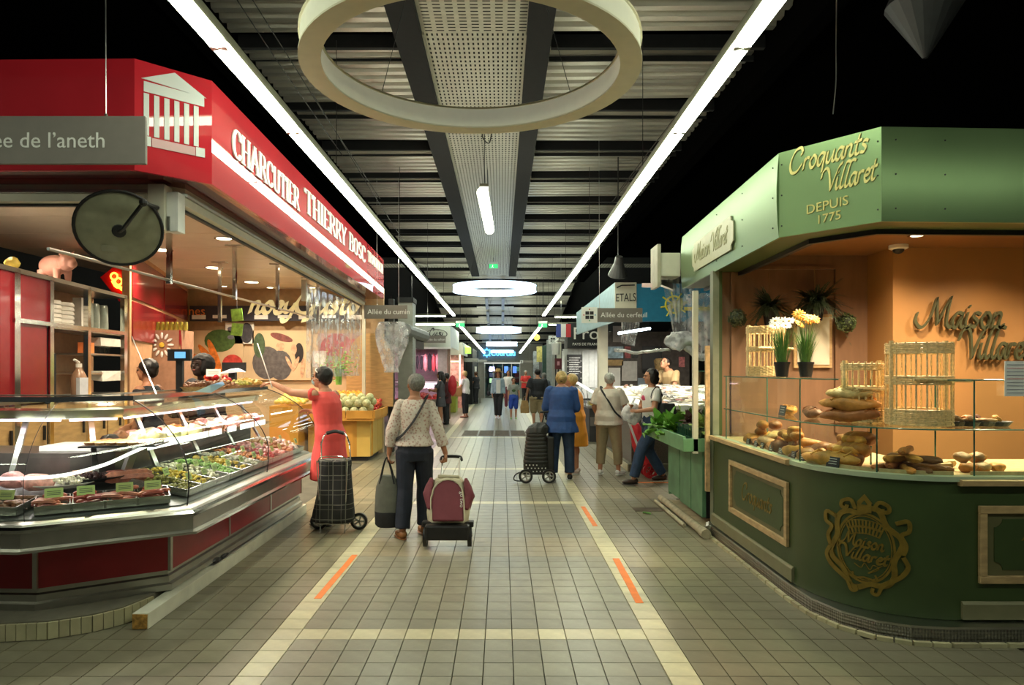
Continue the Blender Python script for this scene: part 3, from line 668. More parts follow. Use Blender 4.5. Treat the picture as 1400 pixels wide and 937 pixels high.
# four bins along the diagonal, red sausages and price cards
binl = ['leftmost raw sausage bin on the counter corner', 'raw sausage bin second from left on the counter corner', 'raw sausage bin third from left on the counter corner', 'raw sausage bin nearest the black glass seam']
for k in range(4):
    s = .12+.25*k; tt, mm, c = tray(1, s, .24, .735, .2, .2, 'small steel tray, '+binl[k], .18, .055)
    for q in range(9):
        p = mm@V((rng.uniform(-.06, .06), -.07+.02*(q % 7), .03+.018*(q//3)))
        piece(SM[(SAUS, MEAT, SAUS, MEAT)[k].name], 'sausage', c+p, 'small raw sausage in the '+binl[k], 'sausage', 'sausages in corner bin %s' % 'abcd'[k], (.2, rng.uniform(-.2, .2), segang(1)+rng.uniform(-.5, .5)))
    card(c+mm@V((rng.uniform(-.02, .02), -.04, .085)), segang(1), 'yellow-green price card in the '+binl[k], .1, .06)
for k in range(5):
    s = .4+.13*k; tt, mm, c = tray(0, s, .24, .735, .2, .2, 'steel tray of meat on the front counter, %s from the corner' % ('fifth', 'fourth', 'third', 'second', 'first')[k], .18, .055)
    tag(blob_heap(c, .08, .08, .05, 26, .03, rng, (1.3, .8, .6), mm).build('meat_pile', (BROWN, SALAD, MEAT, HAM, BROWN)[k], None, smooth=True), 'heap of meat cuts in the tray %s from the counter corner' % ('fifth', 'fourth', 'third', 'second', 'first')[k], 'meat', None, 'stuff')
    card(c+mm@V((0, -.05, .085)), segang(0), 'yellow-green price card on the front counter, %s from the corner' % ('fifth', 'fourth', 'third', 'second', 'first')[k], .1, .06)
# second row on the diagonal: plates, ham, oval dish
def plate(seg, s, t, z, r, label, mat=WHITE, el=1.5):
    c = dk(seg, s, t, z); o = thing('serving_dish', c, label, 'dish', None, rz=segang(seg))
    MB().lathe([(r*.5, .004), (r*.95, .03), (r, .035), (r, .03), (r*.55, 0)], n=20, m=Matrix.Diagonal((el, 1, 1))).build('dish', mat, o, world=False, smooth=True); return c
c = plate(1, .08, .52, .82, .13, 'white oval dish of rice salad behind the leftmost sausage bin'); tag(blob_heap(c+V((0, 0, .03)), .14, .08, .05, 120, .014, rng).build('rice_salad', SALAD, smooth=True), 'pale rice salad heaped on the oval dish', 'salad', None, 'stuff')
c = plate(1, .48, .58, .84, .14, 'black oval dish in the middle of the corner display', BLACK)
tag(blob_heap(c+V((0, 0, .02)), .14, .08, .03, 40, .02, rng).build('black_pudding', M('pudding', (.05, .02, .02), .3), smooth=True), 'dark slices of blood sausage in the black oval dish', 'meat', None, 'stuff')
for k in range(4):
    c = dk(1, .86+.02*k, .5+.03*k, .85+.022*(k % 2)); me = SM[HAM.name]
    piece(sausmesh(SAUS, .3, .03, 'salami') if k == 0 else bpy.data.meshes['salami'], 'salami', c, 'thick red salami piled behind the bin by the glass seam', 'sausage', 'salamis behind the sausage bins', (0, 0, segang(1)+rng.uniform(-.3, .3)))
for k, (s, t) in enumerate(((.75, .45), (.85, .5), (.95, .46))):
    c = dk(0, s, t, .82); MBh = MB().ell((0, 0, .05), (.1, .07, .06), 12).jitter(.02, 9, k); o = MBh.build('ham', HAM, None, smooth=True); o.location = c; tag(o, ('pink cured ham left of the dish of rice', 'pink wrapped ham in the middle of the front counter', 'pink ham nearest the counter corner')[k], 'ham')
card(dk(1, .3, .62, .86), segang(1), 'pink price card standing before the black oval dish', .12, .06, M('pink_card', (.65, .42, .3), .6), grp=None); card(dk(1, .42, .64, .86), segang(1), 'cream price card beside the pink one in the corner display', .1, .05, CARDW, grp=None)
# quiche tray raised above the diagonal
c = dk(1, .93, .62, 1.08); q_ = thing('baking_tray', c, 'black baking tray of quiches raised above the corner display', 'tray', rz=segang(1)*.3)
MB().cbox((0, 0, 0), (.5, .3, .012)).build('pan', MEATBED, q_, world=False); MB().bar((0, 0, -.2), (.05, .05, -.01), .05, .05).build('stand', STEEL, q_, world=False)
QM = food('quiche', (.45, .24, .08)); qm = MB().lathe([(.03, 0), (.038, .02), (.03, .024), (.0, .022)], n=10).mesh('quiche', QM, True)
for i in range(6):
    for j in range(4): piece(qm, 'quiche', c+V((-.19+.076*i, -.105+.07*j, .006)), 'small round quiche on the black baking tray', 'quiche', 'quiches on the baking tray', (0, 0, 0))
card(c+V((.0, .12, .01)), 0, 'cream price card standing at the back of the quiche tray', .09, .07, CARDW, grp=None)
cbd = thing('cutting_board', dk(1, .8, 1.0, 1.02), 'thick white cutting board on the service shelf behind the quiches', 'cutting board'); MB().cbox((0, 0, .02), (.6, .3, .04)).build('board', WHITE, cbd, world=False, bevel=.004)
# aisle side trays
spec = [('olives', OLIVE, .012), ('yellow corn salad', CORN, .012), ('pale grated salad', SALAD, .015), ('green olives', GREENM, .013), ('mixed antipasti', CORN, .018), ('white seafood salad', SALAD, .02), ('orange carrot salad', ORG, .014), ('pickled peppers', MEAT, .02), ('sliced ham', HAM, .03), ('roast meat', BROWN, .03), ('pale sliced meat', PALEM, .03)]
for k, (nm, mt, r) in enumerate(spec):
    s = .045+.088*k; tt, mm, c = tray(2, s, .42, .775, .235, .52, 'steel tray of %s on the aisle side of the counter' % nm, .2, .05)
    tag(blob_heap(c+V((0, 0, .02)), .1, .23, .06, int(150 if r < .016 else 70), r, rng, (1.2, .9, .8), mm).build(nm.replace(' ', '_'), mt, smooth=True), 'heaped %s filling its steel tray on the aisle side' % nm, 'food', None, 'stuff')
    for q in range(2): card(c+mm@V((rng.uniform(-.06, .06), -.2+.17*q, .085)), segang(2), 'price card stuck in the %s, %s row' % (nm, ('front', 'rear')[q]), .075, .055)
# parcels and hams on the lit glass shelf
for k in range(26):
    s = .04+.034*k; c = dk(2, s, .62+rng.uniform(-.04, .1), 1.045); mt = (POT, POT, POT, POT, POT, BROWN, SAUS, ORG, HAM, HAM, BROWN, BROWN, MEAT)[k//2]
    me = MB().ell((0, 0, .05), (.075, .06, .055), 12).jitter(.026, 14, k).mesh('cooked_piece', mt, True)
    piece(me, 'cooked_piece', c, '%s on the lit glass shelf' % ('golden gratin portion' if k < 10 else 'cooked meat portion'), 'food', 'gratin portions on the shelf' if k < 10 else 'meat portions on the shelf', (0, 0, rng.uniform(0, 6)))
# second layer farther back on service shelf
for k in range(14):
    s = .05+.068*k; c = dk(2, s, .95, 1.02); mt = (BLACK, BROWN, HAM, SALAD, MEAT, PALEM, ORG)[k % 7]
    me = MB().ell((0, 0, .05), (.1, .07, .055), 10).jitter(.03, 10, k+50).mesh('cold_cut', mt, True)
    piece(me, 'cold_cut', c, 'cold cut lying on the service shelf inside the counter', 'meat', 'cold cuts at the back of the counter', (0, 0, rng.uniform(0, 6)))
# things on the glass top
ZT = 1.425
def on_top(s, t): return dk(2, s, t, ZT)
for k, (s, nm, mt, r, lab) in enumerate(((.7, 'dried_meat', BROWN, .02, 'dark dried meat slices heaped on the glass top'), (.84, 'dried_meat', OLIVE, .02, 'brown dried sausage heap on the glass top by the sign'), (.97, 'potatoes', food('potato', (.6, .38, .1)), .028, 'yellow potatoes heaped on the glass top'), (.56, 'garlic', BROWN, .022, 'brown nut heap on the glass top, nearest the vendors'))):
    c = on_top(s, .8); t = thing('wicker_tray', c, 'flat tray number under the '+lab if 0 else 'flat wicker tray under the '+lab, 'tray', rz=segang(2))
    MB().lathe([(.17, 0), (.2, .03), (.19, .03), (.16, .008)], n=18).build('tray', M('wicker_dark', (.3, .17, .07), .7, var=.3, scale=40), t, world=False)
    tag(blob_heap(c+V((0, 0, .02)), .15, .15, .06, 70, r, rng).build(nm, mt, smooth=True), lab, 'food', None, 'stuff')
tomat = food('tomato', (.55, .05, .02), .25, .15, 8, 0, .15); tm = MB().ell((0, 0, .03), (.034, .034, .029), 10).mesh('tomato', tomat, True)
for k in range(12): piece(tm, 'tomato', on_top(.82, .95)+V((rng.uniform(-.12, .12), rng.uniform(-.08, .08), .05+.03*(k % 2))), 'pink-red tomato in the heap on the counter top near the vendors', 'tomato', 'tomatoes on the counter top', (0, 0, k))
card(on_top(.8, .98)+V((0, 0, .12)), .3, 'white framed price tag above the tomatoes on the counter', .14, .08, PAPER, grp=None)
# scale with display
sc_ = thing('shop_scale', on_top(.97, .95), 'weighing scale with bright white tilted plate on the counter', 'scale')
p0 = on_top(.97, .95); MB().cbox(p0+V((0, 0, .09)), (.07, .06, .18)).build('column', BLACK, sc_); MB().cbox(p0+V((0, .04, .22)), (.26, .03, .1)).build('display', BLACK, sc_)
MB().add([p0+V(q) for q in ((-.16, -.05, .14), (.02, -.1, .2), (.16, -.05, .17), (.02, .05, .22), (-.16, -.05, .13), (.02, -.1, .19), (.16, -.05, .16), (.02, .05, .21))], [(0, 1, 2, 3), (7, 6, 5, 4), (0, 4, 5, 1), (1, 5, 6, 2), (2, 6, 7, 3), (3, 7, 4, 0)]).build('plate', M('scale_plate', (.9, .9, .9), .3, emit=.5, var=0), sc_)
s2 = thing('cash_display', W(246, 531, 6.3), 'black till with small blue screen between the two vendors', 'till')
p0 = W(246, 531, 6.3); MB().cbox(p0+V((0, 0, .31)), (.21, .05, .11)).build('display', BLACK, s2); MB().cbox(p0+V((0, 0, .12)), (.06, .04, .3)).build('stand', BLACK, s2); MB().cbox(p0+V((.015, -.03, .31)), (.1, .006, .06)).build('screen', M('blue_screen', (.1, .3, .6), .4, var=0, emit=.9), s2)
# white paper / blue bags between vendors
pb = thing('paper_bag', W(300, 532, 5.75), 'pale blue folded paper lying on the counter before the vendors', 'paper'); p0 = W(285, 536, 5.75)
MB().add([p0+V(q) for q in ((-.12, 0, 0), (.02, 0, .06), (.12, 0, .09), (.1, .1, .06), (-.1, .1, .0), (.0, .05, -.01))], [(0, 1, 2, 3, 4), (0, 5, 1), (1, 5, 3, 2), (4, 3, 5), (0, 4, 5)]).build('sheet', M('pale_blue_paper', (.4, .6, .85), .5), pb)
# thin glass cough guard rods + leaning squeegee rod
for k, (a, b, lab) in enumerate((((180, 460, 6.2), (215, 542, 5.4), 'left thin steel rod leaning over the counter glass'), ((352, 470, 7.2), (372, 530, 6.6), 'right thin steel rod leaning over the counter glass'))):
    tag(MB().tube([W(*a), W(*b)], .006, 5).build('steel_rod', STEEL), lab, 'rod')
# --- stall roof: fascia, header, inner ceiling
FP = [V((-6.5, 4.6, 0)), V((-2.47, 4.53, 0)), V((-2.1, 4.88, 0)), V((-2.26, 12.9, 0))]
ZB, ZT2 = EH+1.34, EH+2.09
fa = thing('stall_fascia', (-3, 5, ZB), 'glossy red stall fascia with white lettering above the charcuterie counter', 'fascia')
for i in range(3):
    O = [offs(t, FP) for t in (0, .03)]
    a, b, c_, d_ = O[0][i], O[0][i+1], O[1][i+1], O[1][i]
    MB().prism([(p.x, p.y) for p in (a, b, c_, d_)], ZB, ZT2).build('fascia_panel', RED, fa)
O = [offs(t, FP) for t in (.03, .62)]
sweep([(.03, ZB+.02), (.03, ZB+.005), (.5, ZB+.005), (.5, ZB+.02)], FP).build('soffit', M('soffit_mirror', (.2, .02, .02), .08, .6, var=0), fa)
sweep([(.05, ZT2-.03), (.05, ZT2), (3, ZT2), (3, ZT2-.03)], FP).build('roof', DARK, fa)
HP = offs(.38, FP); HP = [V((-6.5, 4.9, 0)), V((-2.5, 4.9, 0)), V((-2.36, 5.02, 0)), V((-2.62, 12.9, 0))]
hd = thing('header_rail', (-3, 5, 2.83), 'cream aluminium header rail under the red fascia', 'rail')
sweep([(0, 2.84), (0, ZB+.004), (.06, ZB+.004), (.06, 2.84)], HP).build('rail_profile', CREAM, hd)
sweep([(-.02, 2.9), (-.02, 2.925), (0, 2.925), (0, 2.9)], HP).build('lip', ALU, hd)
sweep([(.06, 2.82), (.06, 2.86), (.09, 2.86), (.09, 2.82)], HP).build('track', BLACK, hd)
# corner box
cbx = thing('corner_post', (-2.44, 4.88, 2.6), 'short cream corner post hanging at the red stall front', 'post')
MB().box(-2.54, -2.42, 4.83, 4.95, 2.62, 2.95).build('post', CREAM, cbx, bevel=.004); MB().box(-2.42, -2.335, 4.86, 4.97, 2.615, 2.9).build('side_box', WHITE, cbx, bevel=.004); MB().box(-2.41, -2.39, 4.845, 4.86, 2.62, 2.72).build('latch', STEEL, cbx)
# convex mirror seen from behind
mr = thing('convex_mirror', W(163, 313, 4.7), 'round convex security mirror seen from its dull olive back', 'mirror'); p0 = W(163, 313, 4.7)
n_ = V((.38, -.72, -.5)).normalized(); x_, y_, n_ = frame3(n_); mm = Matrix((x_, y_, n_)).transposed()
OLV = M('mirror_back', (.24, .24, .16), .4, var=.15)
MB().lathe([(.27, -.02), (.27, 0), (.2, .022), (.1, .034), (.0, .036)], p0, 32, mm).build('back_shell', OLV, mr, smooth=True)
MB().torus(p0, .27, .012, 36, 6, mm).build('rim', BLACK, mr, smooth=True)
MB().lathe([(.045, .03), (.045, .05), (.03, .055)], p0, 14, mm).build('hub', BLACK, mr, smooth=True)
MB().tube([p0+n_*.05, p0+n_*.08+V((.03, 0, .03)), W(196, 277, 4.5), V((-2.47, 4.84, 2.78))], .014, 8).build('arm', BLACK, mr); MB().ell(W(196, 277, 4.5), .028, 10).build('ball_joint', BLACK, mr)
MB().cbox(p0+mm@V((-.06, -.14, .03)), (.1, .045, .003), m=mm).build('sticker', M('sticker', (.25, .25, .18), .6), mr)
# fascia lettering (along the aisle face) and temple emblem (on the angled face)
LET = M('letter_white', (.85, .85, .82), .4, var=0)
fd = (FP[3]-FP[2]).normalized(); fn_ = V((fd.y, -fd.x, 0))
def onf(Y, z): t = (Y-FP[2].y)/fd.y; p = FP[2]+fd*t; return V((p.x, p.y, z))+fn_*.004
# read left to right = receding along the fascia
strokes('CHARCUTIER', .22, 'lettering', LET, fa, (onf(5.25, 3.29), fd, (0, 0, 1)), SERIF, (1, 0), .11, .045, .012, shear=0, width=1.85)
strokes('THIERRY BOSC', .25, 'lettering', LET, fa, (onf(7.33, 3.34), fd, (0, 0, 1)), SERIF, (1, 0), .11, .045, .012, shear=0, width=3.6)
strokes('TRADITION', .17, 'lettering', LET, fa, (onf(11.15, 3.42), fd, (0, 0, 1)), SERIF, (1, 0), .14, .05, .012, shear=0, width=1.6)
d2 = (FP[2]-FP[1]).normalized(); L2 = (FP[2]-FP[1]).length; n2 = V((d2.y, -d2.x, 0))
TEMP = M('temple_grey', (.55, .57, .55), .45, var=0); TEMP2 = M('temple_pink', (.5, .3, .3), .45, var=0)
def ontemp(polys, name, mat):
    mb = MB()
    for poly in polys:
        n = len(poly); vs = [FP[1]+d2*u*L2+V((0, 0, z))+n2*k for k in (.001, .006) for u, z in poly]
        mb.add(vs, [tuple(range(n, 2*n)), tuple(reversed(range(n)))]+[(i, (i+1) % n, n+(i+1) % n, n+i) for i in range(n)])
    mb.build(name, mat, fa)
R4 = lambda a, b, c, d: [(a, c), (b, c), (b, d), (a, d)]
z0 = 3.14
ontemp([[(.08, z0+.45), (.92, z0+.43), (.5, z0+.55)], R4(.11, .89, z0+.365, z0+.435)], 'emblem_roof', TEMP)
ontemp([R4(.11+.128*k, .175+.128*k, z0+.07, z0+.355) for k in range(6)]+[R4(.08, .2, z0, z0+.065), R4(.78, .9, z0, z0+.065)], 'emblem_columns', TEMP)
ontemp([R4(.21, .77, z0, z0+.06)], 'emblem_base', TEMP2)
# inner ceiling, panels with joints
CE = M('stall_ceiling', (.85, .74, .62), .25, var=.06, scale=2); zc = 3.18
for k in range(9):
    y0 = 5.05+k*.9; struct(MB().box(-6.4, -2.45, y0, y0+.89, zc, zc+.03).build('ceiling_panel', CE))
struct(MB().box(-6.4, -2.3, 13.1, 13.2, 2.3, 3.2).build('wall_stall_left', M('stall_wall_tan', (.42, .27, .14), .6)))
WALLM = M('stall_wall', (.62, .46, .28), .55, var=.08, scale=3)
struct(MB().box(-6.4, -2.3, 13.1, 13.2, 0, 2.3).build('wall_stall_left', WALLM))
LED = M('downlight_lens', (1, 1, 1), .4, var=0, emit=7, ecol=(1, .85, .55))
def downlight(x, y, z, label, r=.09, e=16, col=(1, .84, .62), grp='stall ceiling downlights'):
    t = thing('downlight', (x, y, z), label, 'light fixture', grp)
    MB().lathe([(r, -.012), (r+.02, -.012), (r+.02, 0), (r, 0)], (x, y, z), 20, caps=False).build('trim_ring', CHROME, t); MB().lathe([(r, -.006), (r, -.002), (0, -.002)], (x, y, z), 20).build('lens', LED, t)
    if e: lamp('downlight_lamp', 'SPOT', (x, y, z-.03), e*5.2, col, .06, spot=2.5, blend=.8)
for k, (x, y, r, e) in enumerate(((-4.42, 8.76, .12, 34), (-4.4, 10.3, .12, 34), (-4.46, 12, .12, 34), (-5.9, 11.9, .07, 8), (-3.15, 12.4, .07, 14), (-3.3, 8.0, .09, 30), (-5.0, 6.3, .09, 30), (-3.5, 6.0, .09, 34), (-3.2, 10.4, .09, 26), (-5.2, 12.6, .06, 0), (-4.4, 12.8, .06, 0), (-3.6, 12.8, .06, 0))):
    downlight(x, y, zc, ['biggest ceiling spot of the red stall, nearest', 'middle big ceiling spot of the red stall', 'farthest big ceiling spot of the red stall', 'small ceiling spot over the red tiled wall', 'small ceiling spot near the stall back right corner', 'ceiling spot hidden by the convex mirror', 'ceiling spot at front left of the red stall', 'ceiling spot behind the cream corner post', 'ceiling spot over the far counter end', 'left one of three tiny spots by the back wall', 'middle one of three tiny spots by the back wall', 'right one of three tiny spots by the back wall'][k], r, e)
# meat rail on rods
mrl = thing('hanging_rail', (-3.35, 7, 2.5), 'steel rail on vertical rods hanging inside the red stall', 'rail')
MB().tube([(-3.5, 5.2, 2.55), (-3.3, 11.8, 2.52)], .014, 8).build('rail', STEEL, mrl)
for x, y, zb in ((-3.43, 6.95, 2.5), (-3.37, 8.5, 2.5), (-3.33, 10.0, 2.5), (-3.31, 11.5, 2.5), (-4.1, 9.8, 2.3), (-3.0, 11.0, 2.3)):
    MB().cbox((x, y, (zc+zb)/2), (.045, .045, zc-zb)).build('rod', CHROME, mrl); MB().cbox((x, y, zc-.006), (.2, .12, .012)).build('ceiling_plate', STEEL, mrl)
# side posts of stall far end
for k, (x, y, lab) in enumerate(((-2.7, 9.2, 'slim pale post halfway along the red stall front'), (-2.63, 12.85, 'slim pale post at the far end of the red stall front'))):
    tag(recenter(MB().box(x-.03, x+.03, y-.03, y+.03, (.0 if k else 2.55), 2.84).build('post', CREAM)), lab, 'post')
# --- cabinet wall on the left
def cabY(px): return 3.64/((686-px)/921-.127)
def cab(px, z): Y = cabY(px); return V((-3.64-.127*Y, Y, z))
cw = thing('shelf_cabinet', (-4.6, 7, 0), 'tall steel-framed cabinet wall with red doors and open shelves', 'cabinet')
ci = V((-.99, -.126, 0))
def panel(p0, p1, z0, z1, name, mat, d0=0, d1=.02):
    a, b = cab(p0, 0), cab(p1, 0); mb = MB().prism([(p.x, p.y) for p in (a+ci*d0, b+ci*d0, b+ci*d1, a+ci*d1)], z0, z1); return mb.build(name, mat, cw)
CABR = M('cabinet_red', (.2, .007, .012), .25, var=.06, coat=.4)
panel(-60, 17, 1.35, 2.5, 'red_door', CABR); panel(26, 66, 2.08, 2.5, 'red_door', CABR); panel(26, 64, 1.3, 2.05, 'red_door', CABR)
for p0, p1 in ((17, 25), (66, 71), (118, 122), (168, 172)): panel(p0, p1, .3, 2.53, 'frame_post', CHROME, -.02, .03)
panel(-60, 172, 2.5, 2.54, 'frame_rail', STEEL, -.02, .4); panel(17, 172, 2.045, 2.085, 'frame_rail', CHROME, -.025, .03); panel(66, 172, 2.03, 2.06, 'shelf_board', STEEL, 0, .38)
panel(-60, 172, 1.3, 1.335, 'frame_rail', STEEL, -.02, .4)
panel(66, 172, .3, 2.5, 'back_board', M('cab_back', (.3, .16, .08), .6), .38, .4)
for z in (1.78, 1.56): panel(122, 170, z, z+.02, 'shelf_board', STEEL, 0, .36)
WOOD = M('maple', (.5, .3, .12), .5, var=.18, scale=5, stretch=(1, 1, 6))
for p0, p1 in ((-40, 18), (27, 64), (72, 118), (124, 146), (148, 168)):
    panel(p0, p1, .35, 1.28, 'wood_door', WOOD if p0 > 60 or 1 else RED)
    a = cab(p1-6, 1.0); MB().cbox(a-ci*.02, (.02, .02, .14)).build('handle', BLACK, cw)
# goods in the cabinet
def goods(name, px, z, label, cat, build, inset=.15):
    p = cab(px, z)+ci*inset; t = thing(name, p, label, cat); build(t, p); return t
def stackcups(n, r, h, mat):
    def f(t, p):
        for k in range(n): MB().lathe([(r, 0), (r*1.12, .004), (r*1.12, h*.5), (r, h), (r*.2, h)], p+V((0, 0, k*h)), 16).build('tub', mat, t, smooth=True)
    return f
PLT = M('plastic_white', (.7, .66, .58), .4)
goods('tub_stack', 87, 2.06, 'left stack of white plastic tubs on the cabinet shelf', 'tub', stackcups(6, .11, .045, PLT)); goods('tub_stack', 104, 2.06, 'right stack of white plastic tubs on the cabinet shelf', 'tub', stackcups(6, .11, .045, PLT))
JAR = M('jar_grey', (.3, .33, .28), .2, .2)
for k, px in enumerate((138, 147, 158)): goods('tall_container', px, 2.06, ('left', 'middle', 'right')[k]+' tall grey-green container on the upper cabinet shelf', 'container', lambda t, p: MB().lathe([(.06, 0), (.065, .01), (.06, .3), (.05, .33), (0, .33)], p, 16).build('canister', JAR, t, smooth=True))
goods('box_file', 127, 2.06, 'upright white box at left of the grey containers', 'box', lambda t, p: MB().cbox(p+V((0, 0, .18)), (.1, .06, .36)).build('carton', PLT, t))
def filebox(t, p):
    MB().cbox(p+V((0, 0, .22)), (.16, .22, .44)).build('casing', BLACK, t)
    for k in range(6): MB().cbox(p+V((.085, .0, .04+k*.07)), (.01, .18, .055)).build('drawer', BLACK, t); MB().cbox(p+V((.093, .0, .045+k*.07)), (.006, .07, .018)).build('label_holder', PAPER, t)
goods('drawer_tower', 78, 1.34, 'black tower of small drawers in the cabinet', 'drawers', filebox)
def jug(t, p):
    MB().lathe([(.07, 0), (.075, .01), (.075, .2), (.05, .25), (.03, .28), (.03, .3), (0, .3)], p, 16).build('bottle', M('jug', (.3, .17, .1), .3), t, smooth=True); MB().cbox(p+V((.06, -.04, .1)), (.05, .1, .18), rz=-.3).build('label_panel', M('jug_label', (.6, .62, .65), .5, var=.1), t)
    MB().lathe([(.03, .3), (.03, .34), (0, .34)], p, 10).build('cap', PLT, t); MB().tube([p+V((0, 0, .35)), p+V((0, -.08, .38))], .014, 6).build('pump_spout', PLT, t)
goods('pump_bottle', 101, 1.34, 'tall pump bottle with white label on the cabinet counter', 'bottle', jug, -.05)
goods('orange_carton', 128, 1.8, 'bright orange carton on the narrow cabinet shelf', 'box', lambda t, p: MB().cbox(p+V((0, 0, .06)), (.1, .14, .12)).build('carton', M('orange_box', (.8, .2, .05), .5, emit=.15), t), .08)
for k, (px, z) in enumerate(((150, 1.98), (150, 1.58))): goods('folded_towel', px, z-.1, ('upper', 'lower')[k]+' folded cream towels on the cabinet shelf', 'towel', lambda t, p: MB().cbox(p+V((0, 0, .06)), (.16, .4, .1)).jitter(.02, 12).build('towel', PLT, t), .06)
for k, px in enumerate((143, 150, 156)): goods('drinking_glass', px, 1.8, ('left', 'middle', 'right')[k]+' drinking glass on the narrow cabinet shelf', 'glass', lambda t, p: MB().lathe([(.025, 0), (.03, .1)], p, 12, caps=False).build('tumbler', GLASS, t), .08)
# pig figure
pg = thing('pig_figurine', (-4.55, 7.0, 2.54), 'pink pig figurine standing on top of the cabinet', 'figurine'); PIG = M('pig_pink', (.62, .3, .24), .4, var=.08)
p0 = cab(95, 2.54)+ci*.12; dirn = V((.93, -.36, 0)); up = V((0, 0, 1)); sd = dirn.cross(up)
mb = MB(); mm = Matrix((dirn, sd, up)).transposed()
A_ = lambda u, v, z: p0+dirn*u+sd*v+up*z
mb.ell(A_(-.05, 0, .17), (.2, .1, .11), 14, m=mm).ell(A_(.15, 0, .19), (.09, .085, .09), 12, m=mm).ell(A_(.235, 0, .17), (.04, .045, .045), 10, m=mm)
for u in (-.16, .08):
    for v in (-.06, .06): mb.tube([A_(u, v, .12), A_(u, v, 0)], [.04, .03], 8)
for v in (-.05, .05): mb.tube([A_(.13, v, .26), A_(.17, v*1.3, .32)], [.03, .006], 6)
pg.location = p0; fuse(mb, 'body', PIG, pg, .01, 2, world=True)
for k, (px, nm, col) in enumerate(((4, 'pumpkin', (.6, .25, .05)), (33, 'yellow_ornament', (.6, .45, .08)))):
    goods(nm, px, 2.54, ('small orange gourd on the cabinet top at far left', 'small yellow ornament on the cabinet top left of the pig')[k], 'ornament', lambda t, p: MB().ell(p+V((0, 0, .06)), (.07, .06, .065), 12).jitter(.02, 20, k).build('ornament_body', M(nm, col, .5, var=.3), t, smooth=True), .1)
# neon and red wall behind
nn = thing('neon_sign', (-4.95, 9.2, 2.6), 'small glowing orange neon sign above the cabinet end', 'sign'); NO = M('neon_orange', (1, .3, .02), .4, var=0, emit=6, ecol=(1, .28, .02))
for k in range(3): MB().torus(W(156+6*k, 378+7*k, 8.9), .045, .012, 12, 6, m=rotm('X', pi/2)).build('letter_tube', NO, nn)
MB().tube(catmull([W(154, 384, 8.9), W(159, 392, 8.9), W(166, 394, 8.9), W(171, 401, 8.9)]), .02, 6).build('flame_tube', NO, nn)
MB().bar(W(150, 370, 8.95), W(176, 403, 8.95), .03, .3).build('back_plate', RED, nn)
rw = struct(MB().prism([(-4.75, 8.6), (-6.1, 13.1), (-6.2, 13.1), (-4.85, 8.6)], 0, 3.18).build('wall_stall_side', M('side_wall_tan', (.45, .24, .12), .6)))
def rwp(f, z, o_=.012): a, b = V((-4.75, 8.6, 0)), V((-6.1, 13.1, 0)); d = (b-a).normalized(); p = a.lerp(b, f); return V((p.x, p.y, z))+V((d.y, -d.x, 0))*-1*-o_
for f0, f1, z0, z1 in ((.02, .45, 2.55, 3.1), (.47, .95, 2.55, 3.1), (.02, .45, 2.0, 2.5), (.47, .7, 2.2, 2.5)):
    a, b = rwp(f0, 0), rwp(f1, 0); MB().bar(V((a.x, a.y, (z0+z1)/2)), V((b.x, b.y, (z0+z1)/2)), .02, z1-z0).build('red_panel', MATS['cabinet_red'], rw)
# fridge with flower sticker
fr_ = thing('glass_fridge', W(220, 560, 10), 'glass-door fridge with a white daisy sticker in the stall corner', 'fridge'); p0 = W(222, 505, 10)
MB().box(p0.x-.3, p0.x+.28, 10, 10.4, 0, 2.2).build('cabinet', M('fridge_glass', (.35, .2, .13), .2), fr_)
for x in (-.3, .26): MB().box(p0.x+x, p0.x+x+.03, 9.97, 10, 0, 2.2).build('frame', CHROME, fr_)
for k in range(12): a = k*pi/6; MB().ell((p0.x+.13*cos(a), 9.985, 1.98+.14*sin(a)), (.05, .008, .02), 8, m=rotm('Y', -a)).build('petal', PAPER, fr_, smooth=True)
MB().ell((p0.x, 9.98, 1.98), (.04, .01, .04)).build('flower_center', M('yolk', (.7, .5, .05), .5), fr_)
for k in range(9): c = V((p0.x-.26+.07*k, 10.1, 2.2)); tag(recenter(MB().lathe([(.03, 0), (.035, .05), (.028, .13), (0, .13)], c, 8).build('bottle', M('oil_bottle', (.3, .25, .04), .2, var=.4), smooth=True)), 'short oil bottle in the row on top of the glass fridge', 'bottle', 'bottles on the fridge')
# sign band
sb = thing('sign_band', (-4.4, 12.9, 2.55), 'dark sign band with cream script letters on the stall back wall', 'sign'); BAND = M('band_slate', (.035, .035, .05), .5)
MB().box(-6.0, -2.75, 12.95, 13.05, 2.55, 2.84).build('board', BAND, sb)
strokes('noeyGusto', .42, 'lettering', M('cream_letter', (.8, .72, .4), .5, emit=.2), sb, ((-4.85, 12.94, 2.7), (1, 0, 0), (0, 0, 1)), pw=.14, mw=.08, width=2.1)
text('nes', .24, 'lettering', M('orange_letter', (.8, .25, .05), .5), sb, ((-6.02, 12.94, 2.66), (1, 0, 0), (0, 0, 1)))
for k, x in enumerate((-5.95, -5.55, -4.75, -4.3, -3.9, -3.45, -2.95)): MB().box(x, x+.26, 12.93, 12.945, 2.58+.02*(k % 2), 2.66).build('white_slip', PAPER, sb)
gc = thing('green_tag', W(324, 440, 12), 'green hanging card in front of the dark sign band', 'card'); p0 = W(324, 440, 12)
for k, z in enumerate((.12, -.14)): MB().cbox(p0+V((0, 0, z)), (.2, .01, .22), m=rotm('Y', .1*(k*2-1))).build('card', M('green_card', (.25, .5, .08), .5, var=.4), gc)
MB().tube([p0+V((0, 0, .2)), V((p0.x, p0.y, 3.18))], .004, 4).build('string', BLACK, gc)
